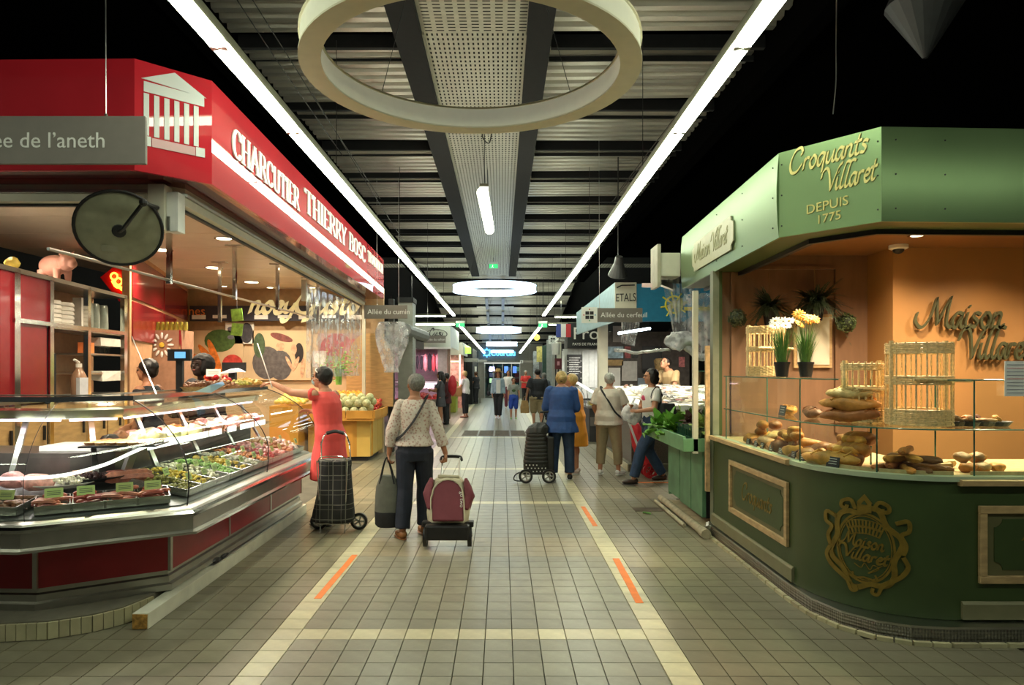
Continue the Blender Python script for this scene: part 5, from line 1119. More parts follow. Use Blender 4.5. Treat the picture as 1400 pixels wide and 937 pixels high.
# wall plants, moss balls, framed board
FERN = M('fern_dark', (.02, .035, .012), .6, var=.4, scale=20)
def fern(c, s, seed, label, pot=True):
    t = thing('hanging_fern', c, label, 'plant'); r = random.Random(seed); mb = MB()
    for _ in range(90):
        a = r.uniform(-.1, 3.24)+pi; L = s*r.uniform(.6, 1.1); d_ = V((cos(a), sin(a)*.6, r.uniform(-.2, 1.3))).normalized(); dr = r.uniform(.15, 1.1); P = [V((0, 0, 0))+d_*L*q/5+V((0, 0, -L*dr*(q/5)**2)) for q in range(6)]
        for q in range(1, 6):
            e = (P[q]-P[q-1]).normalized(); sd = e.cross(V((0, 0, 1))).normalized()
            for sg in (-1, 1):
                for f_ in (0, .5): b = P[q-1].lerp(P[q], f_); mb.add([b, b+sd*sg*.05*s*3*(1.1-q/6)+e*.02, b+e*.05+sd*sg*.01], [(0, 1, 2)])
    mb.build('fronds', FERN, t, world=False, stuff=True)
    if pot: MB().lathe([(.05, -.16), (.075, 0), (0, 0)], n=14).build('pot', BLACK, t, world=False)
    MB().tube([(0, .02, 0), (0, .04, .35)], .006, 5).build('hanger', M('twine', (.2, .12, .05), .7), t, world=False)
fern(W(1053, 422, 6.45), .27, 1, 'left dark fern in a hanging pot on the bakery back wall'); fern(W(1116, 416, 6.45), .34, 2, 'right dark trailing fern, larger, on the bakery back wall')
for k, (px, py, r) in enumerate(((1008, 435, .085), (1157, 442, .092))):
    c = W(px, py, 6.5); t = thing('moss_ball', c, ('left', 'right')[k]+' dark green foliage ball hanging on the bakery back wall', 'decoration'); MB().ell((0, 0, 0), r*.85, 14).build('core', FERN, t, world=False); mb = MB(); rr = random.Random(k)
    for _ in range(170): d_ = V((rr.gauss(0, 1), rr.gauss(0, 1), rr.gauss(0, 1))).normalized(); mb.ell(d_*r*rr.uniform(.85, 1.08), (.011, .011, .005), 5, m=Matrix((frame3(d_+V((rr.uniform(-.6, .6), 0, .1))))).transposed(), k=3)
    mb.build('leaves', tint(M('box_leaf', (.07, .1, .03), .6, var=.6, scale=50)), t, world=False, stuff=True)
fb = thing('framed_board', (2.95, 6.6, 1.6), 'cream board in a brown frame behind the flower pots', 'picture'); a, b = W(1085, 503, 6.6), W(1137, 430, 6.6)
MB().box(a.x, b.x, 6.59, 6.62, a.z, b.z).build('frame', FRW, fb); MB().box(a.x+.03, b.x-.03, 6.58, 6.59, a.z+.03, b.z-.03).build('board', CREAM, fb)
# notice on the glass
nt2 = thing('notice', (2.97, 4.0, 1.46), 'white printed notice with red lines taped to the bakery glass', 'notice'); a, b = W(1373, 542, 4.04), W(1418, 494, 4.04)
MB().box(a.x, b.x, 4.035, 4.04, a.z, b.z).build('sheet', PAPER, nt2)
for k in range(9): z = b.z-.02-.021*k; MB().box(a.x+.012, b.x-.01, 4.033, 4.035, z-(.004 if k not in (1, 4) else .003), z).build('print_line', M('ink_grey', (.3, .3, .35), .6) if k not in (1, 4) else M('ink_red', (.6, .08, .1), .6), nt2)
# breads
BR = [food('crust_%s' % n, c, .5, .35, 14, .4, .2) for n, c in (('brown', (.34, .13, .03)), ('golden', (.5, .22, .045)), ('dark', (.17, .06, .02)), ('pale', (.5, .32, .14)))]
def loafmesh(kind, mat, seed=0):
    mb = MB()
    if kind == 'round': mb.ell((0, 0, .04), (.07, .062, .045), 16, k=10).jitter(.018, 13, seed).jitter(.006, 40, seed)
    elif kind == 'long': mb.ell((0, 0, .05), (.19, .075, .052), 26, k=16).jitter(.02, 8, seed).jitter(.008, 32, seed); [mb.tube([(-.1+.07*q, -.05, .075), (-.07+.07*q, 0, .104), (-.05+.07*q, .045, .08)], .007, 5) for q in range(4)]
    elif kind == 'baguette': mb.tube(catmull([(-.2, 0, .03), (-.1, .012, .03), (.1, -.005, .03), (.2, .01, .03)], 3), [.012]+[.03]*8+[.012], 8).jitter(.012, 16, seed)
    elif kind == 'croissant': mb.tube(catmull([(-.06, -.03, .02), (-.03, .015, .03), (.03, .015, .03), (.06, -.03, .02)], 3), [.01, .018, .024, .03, .033, .03, .024, .018, .012, .008], 8).jitter(.008, 30, seed)
    return mb.mesh(kind, mat, True)
LM = {(k, i): loafmesh(k, BR[i], i*3+len(k)) for k in ('round', 'long', 'baguette', 'croissant') for i in range(4)}
def bread(kind, i, p, lab, grp, rz=0, rx=0, ry=0, sc=1): o = piece(LM[kind, i], {'round': 'round_bread', 'long': 'long_loaf', 'baguette': 'baguette', 'croissant': 'croissant'}[kind], p, lab, 'bread', grp, (rx, ry, rz)); o.scale = (sc,)*3; return o
OB = lambda t: offs(t, BP)
def onb(px, t, z): p = pathpt(OB(t), arcp(px)); return V((p.x, p.y, z))
r4 = random.Random(9)
for k, (z, i, rz, lab) in enumerate(((1.262, 0, -.7, 'lowest'), (1.335, 1, -.62, 'middle'), (1.415, 3, -.75, 'topmost, floury'))): bread('long', i, onb(1122, .26, z), lab+' of the three big loaves stacked on the middle glass shelf', 'big stacked loaves', rz, sc=1.0 if k < 2 else .8)
bread('long', 2, onb(1070, .22, 1.262), 'dark loaf on the middle glass shelf left of the stacked loaves', None, 1.4, sc=.8); bread('long', 1, onb(1043, .22, 1.262), 'golden loaf on the middle glass shelf behind the slate tag', None, 1.5, sc=.7)
for k in range(26):
    px = 1008+6.2*(k % 13); bread(('croissant', 'round')[k % 3 == 0], k % 4, onb(px, .12+.14*(k//13), .97+.035*(k//13)), 'small pastry heaped behind the left glass of the bakery counter', 'small pastries at left', r4.uniform(0, 6), r4.uniform(-.3, .3), sc=1.1)
for k in range(9): bread('round', (0, 1)[k % 2], onb(1030+r4.uniform(-22, 50), .2, 1.05+.01*k), 'small round roll on top of the pastry heap at left', 'rolls at left', r4.uniform(0, 6), sc=.8)
for k in range(24):
    px = 1098+5.5*(k % 8); bread('round', (1, 0, 1, 0)[k % 4], onb(px, .17+.08*(k//8)+.05*(k % 2), .97+.065*(k//8)), 'round golden bread in the heap at the curved glass', 'round breads at the curve', r4.uniform(0, 6), sc=.9+.2*(k % 2))
bread('long', 1, onb(1118, .1, .97), 'long flat golden loaf in front of the round breads', None, -.8, sc=1.0)
for k, (px, t, z, rz, rx) in enumerate(((1218, .18, .97, .35, 0), (1228, .2, .99, .8, 0), (1243, .16, .97, 1.35, 0), (1255, .18, .97, 1.8, 0), (1268, .2, .98, 2.3, 0), (1235, .18, 1.03, .5, .1), (1250, .2, 1.035, 1.5, .1), (1264, .2, 1.03, 2.2, .1), (1280, .2, .97, 2.6, 0), (1247, .2, 1.08, .9, .1))):
    bread('baguette', (0, 0, 1, 2)[k % 4], onb(px, t, z), 'short knobbly baguette in the pile before the wicker stands', 'baguette pile', rz, rx, sc=.8)
for k in range(3): bread('baguette', 3, onb(1310+8*k, .3+.05*k, .97), 'pale flat baguette lying right of the baguette pile', 'pale baguettes', .1*k, sc=.8)
for k in range(9): bread('round', (1, 3)[k % 2], onb(1362+8*(k % 5), .22+.05*(k//5), .97+.055*(k//5)), 'round roll in the heap at the far right of the counter', 'rolls at right', k, sc=.75)
for k in range(14): bread(('baguette', 'croissant')[k % 2], (3, 1, 2)[k % 3], onb(1312+6*k, .2+.03*(k % 3), 1.29), 'small dry biscuit stick in the dark dishes on the shelf at right', 'biscuits at right', r4.uniform(0, 3), .4, sc=.35 if k % 2 == 0 else .6)
for k, px in enumerate((1325, 1348, 1372, 1396)): c = onb(px, .22, 1.26); t = thing('dark_dish', c, ('first', 'second', 'third', 'fourth')[k]+' dark oval dish of biscuits from the left on the right glass shelf', 'dish'); MB().lathe([(.06, 0), (.085, .03), (.08, .03), (.055, .006)], n=16, m=Matrix.Diagonal((1.1, .8, 1))).build('dish', BLACK, t, world=False)
# wooden boards and slates
for k, (pa_, pb_) in enumerate(((1094, 1196), (1200, 1310), (1345, 1420))):
    a, b = onb(pa_, .05, .985), onb(pb_, .05, .985); t = thing('wooden_tray', (a+b)/2, ('left', 'middle', 'right')[k]+' pale wooden tray edge behind the bakery glass', 'tray'); Q = [onb(pa_+(pb_-pa_)*j/8, .05, .985) for j in range(9)]
    for j in range(8): MB().bar(Q[j]-V((0, 0, .004)), Q[j+1]-V((0, 0, .004)), .012, .034).build('rim_piece', PW, t)
SL = M('slate', (.02, .022, .03), .5)
def slate(px, t, z, lab, s=1, par=None):
    p = onb(px, t, z); q = arcp(px); e = pathpt(BP, q+.05)-pathpt(BP, q-.05); rz = atan2(e.y, e.x); o = thing('slate_tag', p, lab, 'price tag', 'slate price tags', rz=rz); m3 = rotm('X', -.2)
    MB().cbox(m3@V((0, 0, .025*s)), (.07*s, .004, .05*s), m=m3).build('slate', SL, o, world=False)
    MB().add([m3@V((x*.022*s, -.003, (.016+.012*k)*s+zz*.0015)) for k in range(3) for x, zz in ((-1, -1), (1, -1), (1, 1), (-1, 1))], [(0, 1, 2, 3), (4, 5, 6, 7), (8, 9, 10, 11)]).build('chalk_writing', PAPER, o, world=False)
for k, px in enumerate((1013, 1024, 1033, 1046, 1058, 1075, 1086)): slate(px, .05, .975, ('first', 'second', 'third', 'fourth', 'fifth', 'sixth', 'seventh')[k]+' dark slate tag along the left bakery glass, counting from the aisle end', 1)
slate(1133, .035, .976, 'large black slate tag by the round breads at the curve', 1.35)
slate(1052, .1, 1.262, 'blank dark slate on the middle glass shelf at left', 1.6)
# ================================================================ green vegetable stall
VG = M('worn_green', (.11, .25, .13), .5, var=.2, scale=5, bump=.08); VGT = M('tray_green', (.16, .34, .17), .45, var=.1)
vs_ = thing('vegetable_stall', (2.4, 7.2, 0), 'worn pale green wooden vegetable stall beside the bakery', 'stall')
MB().box(2.04, 2.9, 6.72, 8.05, .13, .8).build('carcass', BLACK, vs_)
for y0, y1 in ((6.72, 7.12), (7.14, 7.56), (7.58, 8.05)): MB().box(2.0, 2.04, y0, y1, .14+(.02 if y0 > 7.5 else 0), .8).jitter(.002, 9).build('door_panel', VG, vs_, bevel=.003)
MB().box(2.0, 2.9, 8.05, 8.09, .13, .8).build('end_panel', VG, vs_)
MB().box(2.0, 2.9, 6.72, 8.05, 0, .06).build('plinth', M('plinth_cream', (.5, .44, .27), .6, var=.2), vs_)
MB().box(1.82, 2.9, 6.7, 8.3, .8, .83).build('tray_floor', VGT, vs_); MB().box(1.8, 1.83, 6.7, 8.3, .8, .95).build('tray_side', VGT, vs_, bevel=.004); MB().box(1.8, 2.9, 6.68, 6.71, .8, .93).build('tray_side', VGT, vs_, bevel=.004); MB().box(1.8, 2.9, 8.28, 8.31, .8, .95).build('tray_side', VGT, vs_, bevel=.004)
MB().box(1.9, 1.95, 6.68, 6.73, .78, 2.4).build('post', CREAM, vs_, bevel=.003)
MB().box(1.95, 2.3, 6.7, 6.705, .93, 1.6).build('glass_screen', GLASS, vs_); MB().tube([(1.93, 6.7, 1.6), (2.3, 6.7, 1.6)], .006, 5).build('screen_edge', EDGE, vs_)
pp = thing('floor_pipe', (1.95, 7.3, 0), 'dirty cream pipe running along the floor before the green stall', 'pipe'); PC = M('pipe_cream', (.45, .4, .27), .6, var=.25)
MB().tube([(1.95, 6.5, .045), (1.95, 8.25, .045)], .04, 12).build('pipe', PC, pp, smooth=True); MB().tube([(1.95, 6.42, .045), (1.95, 6.56, .045)], .048, 12).build('end_cap', PC, pp); MB().tube([(1.87, 6.9, .02), (1.87, 8.2, .02)], .02, 8).build('thin_pipe', PC, pp); MB().tube([(2.01, 6.55, .07), (2.03, 6.6, .1)], .035, 8).build('grey_joint', STEEL, pp)
CRG = M('crate_green', (.02, .09, .05), .45, var=.2)
def crate(c, w_, d_, h, label):
    t = thing('plastic_crate', c, label, 'crate', 'green vegetable crates'); 
    for x0, x1, y0, y1 in ((-w_/2, w_/2, -d_/2, -d_/2+.01), (-w_/2, w_/2, d_/2-.01, d_/2), (-w_/2, -w_/2+.01, -d_/2, d_/2), (w_/2-.01, w_/2, -d_/2, d_/2)):
        MB().box(x0, x1, y0, y1, 0, h*.45).box(x0, x1, y0, y1, h*.8, h).build('side', CRG, t, world=False)
    mb = MB()
    for k in range(7):
        x = -w_/2+w_*k/6*.98+.005; mb.box(x-.008, x+.008, -d_/2, -d_/2+.012, 0, h); y = -d_/2+d_*k/6*.98+.005; mb.box(-w_/2, -w_/2+.012, y-.008, y+.008, 0, h)
    mb.build('ribs', CRG, t, world=False); MB().box(-w_/2, w_/2, -d_/2, d_/2, 0, .01).build('base', CRG, t, world=False)
for k, (x, y) in enumerate(((2.12, 6.98), (2.12, 7.42), (2.5, 7.0))): crate((x, y, .832), .36, .4, .2, ('green plastic crate nearest the glass screen', 'green plastic crate under the curly lettuce', 'green plastic crate behind the glass screen')[k])
LT = [tint(M('lettuce_%d' % k, c, .55, var=.3, scale=25), .15) for k, c in enumerate(((.16, .38, .05), (.3, .46, .1), (.08, .2, .04), (.1, .04, .04)))]
def lettuce(c, s, mi, label, seed, grp=None):
    t = thing('lettuce', c, label, 'lettuce', grp); r = random.Random(seed)
    for L in range(16):
        a = L*2.4; rr = s*(.35+.045*L); tiltz = .9-.05*L; vs = []; fs = []; nu, nv = 7, 5
        for j in range(nv+1):
            for i in range(nu+1):
                u = (i/nu-.5)*2; v = j/nv; wd = s*.42*sin(pi*min(1, v*.75+.15)); rad = .02+rr*v*(.55+.45*v); z = s*(.15+tiltz*v-.55*v*v*(L/16)); edge = abs(u)*.5+v*.6
                ru = s*.09*noise.noise(V((i*1.9+seed, j*1.7, L*3.3)))*2*edge
                p = V((rad*cos(a), rad*sin(a), z+ru))+V((-sin(a), cos(a), 0))*u*wd+V((cos(a), sin(a), 0))*ru; vs.append(p)
        for j in range(nv):
            for i in range(nu): q = j*(nu+1)+i; fs.append((q, q+1, q+nu+2, q+nu+1))
        if L == 0: acc_ = MB()
        acc_.add(vs, fs)
    acc_.build('leaves', LT[mi], t, world=False, smooth=2); return t
for k, (x, y, z, s, mi, lab) in enumerate(((1.93, 8.0, .86, .3, 0, 'curly bright green lettuce hanging over the far corner of the green stall'), (1.97, 7.6, .88, .28, 0, 'curly green lettuce at the front edge of the green stall'), (2.1, 7.35, 1.0, .18, 3, 'dark red-brown lettuce between the green ones'), (2.15, 7.75, 1.0, .2, 1, 'pale lettuce at the back of the green stall'), (2.12, 7.0, .98, .2, 1, 'pale green lettuce in the crate nearest the post'), (2.45, 7.0, .98, .22, 0, 'lettuce behind the glass screen of the green stall'), (2.35, 7.5, 1.0, .2, 2, 'dark green leafy head in the second row'), (1.92, 7.8, .82, .16, 0, 'curly lettuce drooping over the tray side of the green stall'))): lettuce((x, y, z), s, mi, lab, k)
tg = thing('price_card', (2.05, 7.55, 1.15), 'small white price card among the lettuces', 'price card'); MB().cbox((0, 0, .03), (.09, .004, .07)).build('card', PAPER, tg, world=False)
# ================================================================ hanging aisle signs
SG = M('sign_grey', (.17, .15, .125), .5, var=.05); SW = M('sign_text', (.75, .75, .7), .5, var=0); SQ = M('sign_square', (.75, .77, .72), .5, var=0)
def aisle_sign(x0, x1, z0, z1, y, txt, label, size, tx, square=False, wires=(.5,), ztop=None):
    t = thing('aisle_sign', ((x0+x1)/2, y, z0), label, 'sign', 'grey aisle signs')
    MB().box(x0, x1, y-.012, y+.012, z0, z1).build('board', SG, t, bevel=.003); h = z1-z0
    text(txt, size, 'lettering', SW, t, ((x0+tx, y-.0125, z0+h*.34), (1, 0, 0), (0, 0, 1)), .003)
    if square:
        s = h*1.12; MB().box(x0-s, x0, y-.014, y+.014, z0-h*.06, z1+h*.06).build('square_board', SQ, t)
        for i in range(2):
            for j in range(2): MB().box(x0-s+s*(.24+.28*i), x0-s+s*(.48+.28*i), y-.018, y-.014, z0+h*(.22+.3*j), z0+h*(.46+.3*j)).build('logo_block', BLACK, t)
        for k, c in enumerate(((.5, .05, .05), (.05, .3, .5), (.1, .4, .2), (.5, .05, .05))): a = k*pi/2; MB().cbox((x0-s/2+s*.36*sin(a), y-.016, z0+h*.5+s*.36*cos(a)), (s*.07, .004, s*.07)).build('logo_dot', M('logo_%d' % (k % 3), c, .5, var=0), t)
    for f in wires: x = x0+(x1-x0)*f; MB().tube([(x, y, z1), (x-.01, y, (ztop or CZ)-.01)], .003, 5).build('suspension_wire', STEEL, t); MB().ell((x, y, z1+.01), .01, 8).build('wire_clip', STEEL, t)
aisle_sign(-3.15, -2.11, EH+1.216, EH+1.5, 4.0, 'Allée de l’aneth', 'large grey sign reading Allée de l’aneth before the red fascia', .13, -.01, wires=(.77,), ztop=5.6)
o = C.objects
aisle_sign(-2.45, -1.68, EH+.9, EH+1.14, 12.0, 'Allée du cumin', 'grey sign reading Allée du cumin at the far end of the red stall', .125, .06, wires=(.3, .8), ztop=5.6)
aisle_sign(1.46, 2.15, EH+.72, EH+.935, 10.3, 'Allée du cerfeuil', 'grey sign reading Allée du cerfeuil in front of the fish stall', .108, .05, True, wires=(.05,), ztop=5.6)
aisle_sign(-2.52, -1.8, EH+.84, EH+1.08, 21.6, 'Allée du safran', 'far grey sign on the white left stall with the oval logo', .1, .1, True, wires=(.2,), ztop=5.6)
aisle_sign(1.6, 2.2, EH+.74, EH+.96, 19.5, 'Allée du safran', 'far grey sign at right in front of the black cheese fascia', .1, .08, True, wires=(.2,), ztop=5.6)
aisle_sign(.98, 1.6, EH+.28, EH+.4, 31, '', 'farthest small sign at right of the entrance doors', .1, .1, True, wires=(.5,), ztop=4.2)
# ================================================================ fruit stand (left)
OW = M('orange_wood', (.62, .3, .05), .45, var=.1, scale=3); YW_ = M('yellow_wood', (.62, .42, .1), .45, var=.1, scale=3)
fs = thing('fruit_stand', (-2.8, 12.3, 0), 'orange-yellow wooden fruit stand behind the coral-dressed shopper', 'stall')
MB().box(-3.4, -2.32, 11.865, 13.0, .08, .72).build('carcass', YW_, fs); MB().box(-3.4, -2.38, 11.9, 13.0, 0, .08).build('plinth', BLACK, fs)
MB().box(-3.4, -2.62, 11.83, 11.86, .08, .72).build('front_panel', OW, fs); MB().add([(-2.62, 11.83, .08), (-2.3, 12.0, .08), (-2.3, 12.0, .72), (-2.62, 11.83, .72), (-2.62, 11.87, .08), (-2.33, 12.03, .08), (-2.33, 12.03, .72), (-2.62, 11.87, .72)], [(0, 1, 2, 3), (7, 6, 5, 4), (0, 3, 7, 4), (1, 5, 6, 2)]).build('corner_panel', OW, fs)
for k in range(2): MB().box(-2.32, -2.3, 12.04+.48*k, 12.5+.48*k, .1, .7).build('door', YW_, fs, bevel=.003)
MB().box(-3.45, -2.22, 11.7, 13.02, .72, .76).build('tray_floor', OW, fs)
for x0, x1, y0, y1 in ((-3.45, -2.72, 11.7, 11.73), (-2.7, -2.24, 11.68, 11.71), (-2.24, -2.2, 11.7, 12.35), (-2.24, -2.2, 12.38, 13.0)): MB().box(x0, x1, y0, y1, .76, .9).build('edge_board', OW, fs, bevel=.004)
def fruitpile(x0, x1, y0, y1, z0, slope, r, mat, name, label, grp, layers=2, cat='fruit', sq=(1, 1, .95), n=9, jit=.0, lim=400):
    me = MB().ell((0, 0, r), (r*sq[0], r*sq[1], r*sq[2]), n, k=max(5, n-3)).jitter(jit, 9).mesh(name, mat, True); rr = random.Random(len(label)); cnt = 0
    for L in range(layers):
        y = y0+r+L*r*.7; row = 0
        while y < y1-L*r*.6:
            x = x0+r+(row % 2)*r+L*r*.6
            while x < x1-L*r*.6 and cnt < lim:
                piece(me, name, (x+rr.uniform(-.15, .15)*r, y, z0+slope*(y-y0)+L*r*1.45), label, cat, grp, (rr.uniform(0, 6), rr.uniform(0, 6), 0) if sq[2] > .9 and n > 6 and 0 else (0, 0, rr.uniform(0, 6))); x += 2.05*r; cnt += 1
            y += 1.8*r; row += 1
MEL = food('melon', (.5, .5, .26), .6, .25, 40, .4, .12); ORNG = food('orange_fruit', (.8, .35, .03), .4, .1, 20, .2, .12); TOMF = food('tomato_far', (.6, .08, .04), .35, .1, 10, 0, .15); YEL = food('yellow_fruit', (.75, .55, .12), .4, .15, 10, 0, .15)
fruitpile(-3.3, -2.28, 11.74, 12.3, .78, .35, .078, MEL, 'melon', 'pale green netted melon in the pile on the orange fruit stand', 'melons', 2, jit=.004)
fruitpile(-3.25, -2.62, 12.35, 12.95, 1.0, .25, .045, ORNG, 'orange', 'orange in the heap behind the melons', 'oranges', 1, n=7)
fruitpile(-2.6, -2.28, 12.35, 12.95, .84, .15, .04, TOMF, 'tomato', 'red tomato in the heap at the aisle end of the fruit stand', 'tomatoes on the fruit stand', 2, 'vegetable', n=7)
fruitpile(-3.9, -3.35, 11.5, 12.2, 1.0, .2, .045, YEL, 'peach', 'yellow peach in the heap left of the melons', 'peaches', 1, n=7)
lb = thing('herb_bunch', W(463, 498, 11.4), 'tall bunch of bright green leaves standing behind the coral shopper', 'plant'); mb = MB(); rr = random.Random(4)
for _ in range(260): d_ = V((rr.gauss(0, .13), rr.gauss(0, .08), rr.gauss(0, .11))); a = rr.uniform(0, 6.28); mb.ell(d_, (.03, .018, .004), 5, m=rotm('Z', a)@rotm('X', rr.uniform(-1, 1)), k=3)
mb.build('leaves', LT[1], lb, world=False, stuff=True); MB().lathe([(.05, -.35), (.06, -.08), (0, -.08)], n=10).build('stems', LT[0], lb, world=False)
bx = thing('produce_table', (-3.7, 11.9, 0), 'low table carrying peaches beside the fruit stand', 'table'); MB().box(-3.95, -3.46, 11.45, 12.3, 0, .99).build('table_body', OW, bx)
# black post and roller-shutter pillar
tag(recenter(MB().box(-2.22, -2.12, 13.2, 13.35, 0, 3.0).build('post', BLACK)), 'black post between the wooden arch and the grey shutter', 'post')
sh = thing('roller_shutter', (-1.98, 14.0, 0), 'pale grey rolled-down shutter column behind the plastic bundle', 'shutter'); SHM = M('shutter_grey', (.35, .36, .32), .5, .3, var=.06)
MB().box(-2.14, -1.84, 13.9, 14.4, 0, 3.0).build('core', SHM, sh)
for k in range(48): z = .05+k*.06; MB().box(-2.13, -1.83, 13.885, 13.9, z, z+.045).build('slat', SHM, sh)
MB().box(-2.16, -1.82, 13.86, 14.42, 3.0, 3.1).build('cap', DARK, sh)
aw = thing('awning_box', (-1.9, 14.2, 2.3), 'grey rolled awning above the shutter column', 'awning'); MB().tube([(-1.95, 13.6, 2.42), (-1.75, 15.2, 2.36)], .13, 10).build('roll', M('awning_grey', (.25, .26, .26), .6), aw); MB().bar((-2.0, 13.5, 2.2), (-1.78, 15.2, 2.15), .05, .18).build('valance', M('awning_dark', (.08, .06, .06), .6), aw); MB().tube([(-1.9, 14.2, 2.5), (-1.9, 14.2, 3.6)], .01, 6).build('bracket', BLACK, aw)
# ================================================================ butcher stall far left
WF = M('stall_white', (.62, .66, .58), .45, var=.08, scale=2)
bs = thing('butcher_stall', (-2.4, 23, 0), 'white butcher stall with an oval black logo at far left', 'stall')
zf0, zf1 = EH+.72, EH+1.43
MB().box(-3.5, -1.67, 21.9, 22.0, zf0, zf1).build('fascia_front', WF, bs); MB().box(-1.72, -1.67, 22.0, 26.2, zf0, zf1).build('fascia_side', WF, bs); MB().box(-3.5, -1.7, 22, 26, zf1-.02, zf1).build('roof', DARK, bs)
MB().box(-3.5, -1.64, 21.86, 22.0, zf0-.06, zf0).build('fascia_lip', WHITE, bs)
MB().torus((-2.12, 21.88, zf0+.42), .34, .014, 28, 5, m=rotm('X', pi/2)@Matrix.Diagonal((1, .45, 1))).build('logo_oval', BLACK, bs); strokes('Cuisy', .24, 'logo_lettering', BLACK, bs, ((-2.35, 21.89, zf0+.36), (1, 0, 0), (0, 0, 1)), pw=.1, mw=.08, width=.44)
rd = thing('red_decoration', (-2.72, 21.8, zf0+.1), 'orange-red round pig-like sign hung on the white butcher fascia', 'sign'); MB().ell((-2.78, 21.84, zf0+.3), (.13, .03, .24), 14, m=rotm('Y', .3)).build('shape', M('sign_orange', (.85, .12, .03), .5, emit=.4, var=0), rd)
for k in range(3): MB().bar((-2.86+.05*k, 21.8, zf0+.2), (-2.78+.05*k, 21.8, zf0+.12), .01, .015).build('stripe', PAPER, rd)
MB().box(-1.78, -1.68, 21.95, 22.05, 0, zf0).build('post', M('post_brown', (.15, .1, .06), .5), bs); MB().box(-2.1, -1.8, 22.1, 22.15, 0, zf0).build('side_panel', M('panel_taupe', (.28, .27, .22), .5), bs)
PNK = M('pink_wall', (.6, .38, .48), .5, var=.1); MB().box(-4.0, -2.1, 24.2, 24.3, 0, zf0).build('back_wall', PNK, bs)
for k in range(6): MB().box(-4.0, -2.1, 24.15, 24.2, 1.0+.22*k, 1.015+.22*k).build('wall_shelf', STEEL, bs)
RAW = food('raw_red', (.4, .05, .05))
for k in range(9):
    x = -3.3+.14*k; m_ = (DARK, RAW, HAM)[k % 3 if k > 4 else 0]; t = thing('hanging_meat', (x, 23.0, 2.0), '%s hanging on a hook in the far butcher stall' % ('dark cured sausage' if k <= 4 else 'piece of meat'), 'meat', 'dark hanging sausages' if k <= 4 else 'hanging meat pieces')
    MB().ell((0, 0, -.15), (.045 if k <= 4 else .09, .05, .25 if k <= 4 else .32), 9).jitter(.02, 12, k).build('meat', m_, t, world=False, smooth=True); MB().tube([(0, 0, .05), (0, 0, .33)], .006, 4).build('hook', STEEL, t, world=False)
bc = thing('meat_case', (-2.5, 20.8, 0), 'white and red glass meat case of the far butcher stall', 'display case')
MB().box(-3.3, -1.95, 20.5, 21.6, 0, .62).build('base', WHITE, bc); MB().box(-3.3, -1.93, 20.46, 20.5, .58, .7).build('bumper', STEEL, bc); MB().box(-3.25, -2.0, 20.55, 21.5, .64, .72).build('tray', M('red_case', (.6, .04, .05), .4), bc); MB().rings([[V((x, 20.48, .7)), V((x, 20.5, .95)), V((x, 20.75, 1.15)), V((x, 21.1, 1.2))] for x in (-3.3, -1.95)], closed=False, caps=False).build('curved_glass', GLASS, bc)
MB().box(-3.3, -1.95, 20.9, 21.5, 1.2, 1.22).build('glass_top', WHITE, bc); MB().tube([(-3.2, 20.9, 1.17), (-2.0, 20.9, 1.17)], .015, 6).build('case_lamp', PINKT, bc); MB().box(-2.5, -2.1, 20.49, 20.5, .15, .5).build('red_sticker', M('red_case', (.6, .04, .05), .4), bc)
tag(blob_heap(V((-2.6, 21, .74)), .55, .35, .12, 50, .06, rng).build('meat_cuts', RAW, smooth=True), 'red meat cuts inside the far butcher case', 'meat', None, 'stuff')
lamp('pink_light', 'AREA', (-2.7, 22.2, 2.25), 45, (1, .62, .8), .8, .3); lamp('pink_light', 'AREA', (-2.6, 21.0, 2.3), 20, (1, .75, .85), .8, .3)
# next stalls at left
ls = thing('far_left_stall', (-2.2, 27, 0), 'far stall with glowing pinkish frame and lime green counter', 'stall'); LIME = M('lime', (.4, .5, .05), .45, var=.1)
MB().box(-2.3, -1.72, 25.2, 26.3, 0, .95).build('lime_counter', LIME, ls); MB().box(-2.3, -1.7, 25.2, 26.3, .95, 1.15).build('counter_top', LIME, ls)
MB().box(-2.6, -1.55, 27.0, 27.05, zf0-.15, zf0+.35).build('fascia_front', WF, ls); MB().box(-1.6, -1.55, 27.05, 30.5, zf0-.15, zf0+.35).build('fascia_side', M('fascia_taupe', (.3, .3, .27), .5), ls)
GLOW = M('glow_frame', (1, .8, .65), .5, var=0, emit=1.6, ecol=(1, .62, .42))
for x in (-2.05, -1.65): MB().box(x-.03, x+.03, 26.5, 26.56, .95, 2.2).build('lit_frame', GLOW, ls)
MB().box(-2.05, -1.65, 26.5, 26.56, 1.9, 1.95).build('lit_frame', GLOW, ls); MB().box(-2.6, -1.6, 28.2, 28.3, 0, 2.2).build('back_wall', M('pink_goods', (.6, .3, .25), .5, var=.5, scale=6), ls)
lamp('stall_light', 'AREA', (-2.1, 27.3, 2.1), 24, (1, .75, .65), .5, .4)
gl = thing('green_lampshade', (-1.55, 28.6, 2.4), 'glowing lime green lampshade over the far left stall', 'lamp'); MB().lathe([(.2, 0), (.2, .25), (.08, .33), (0, .34)], (-1.5, 28.6, 2.28), 14).build('shade', M('lime_glow', (.4, .7, .1), .5, emit=.7, var=0), gl, smooth=True); MB().tube([(-1.5, 28.6, 2.6), (-1.5, 28.6, 4.0)], .008, 4).build('cord', BLACK, gl)
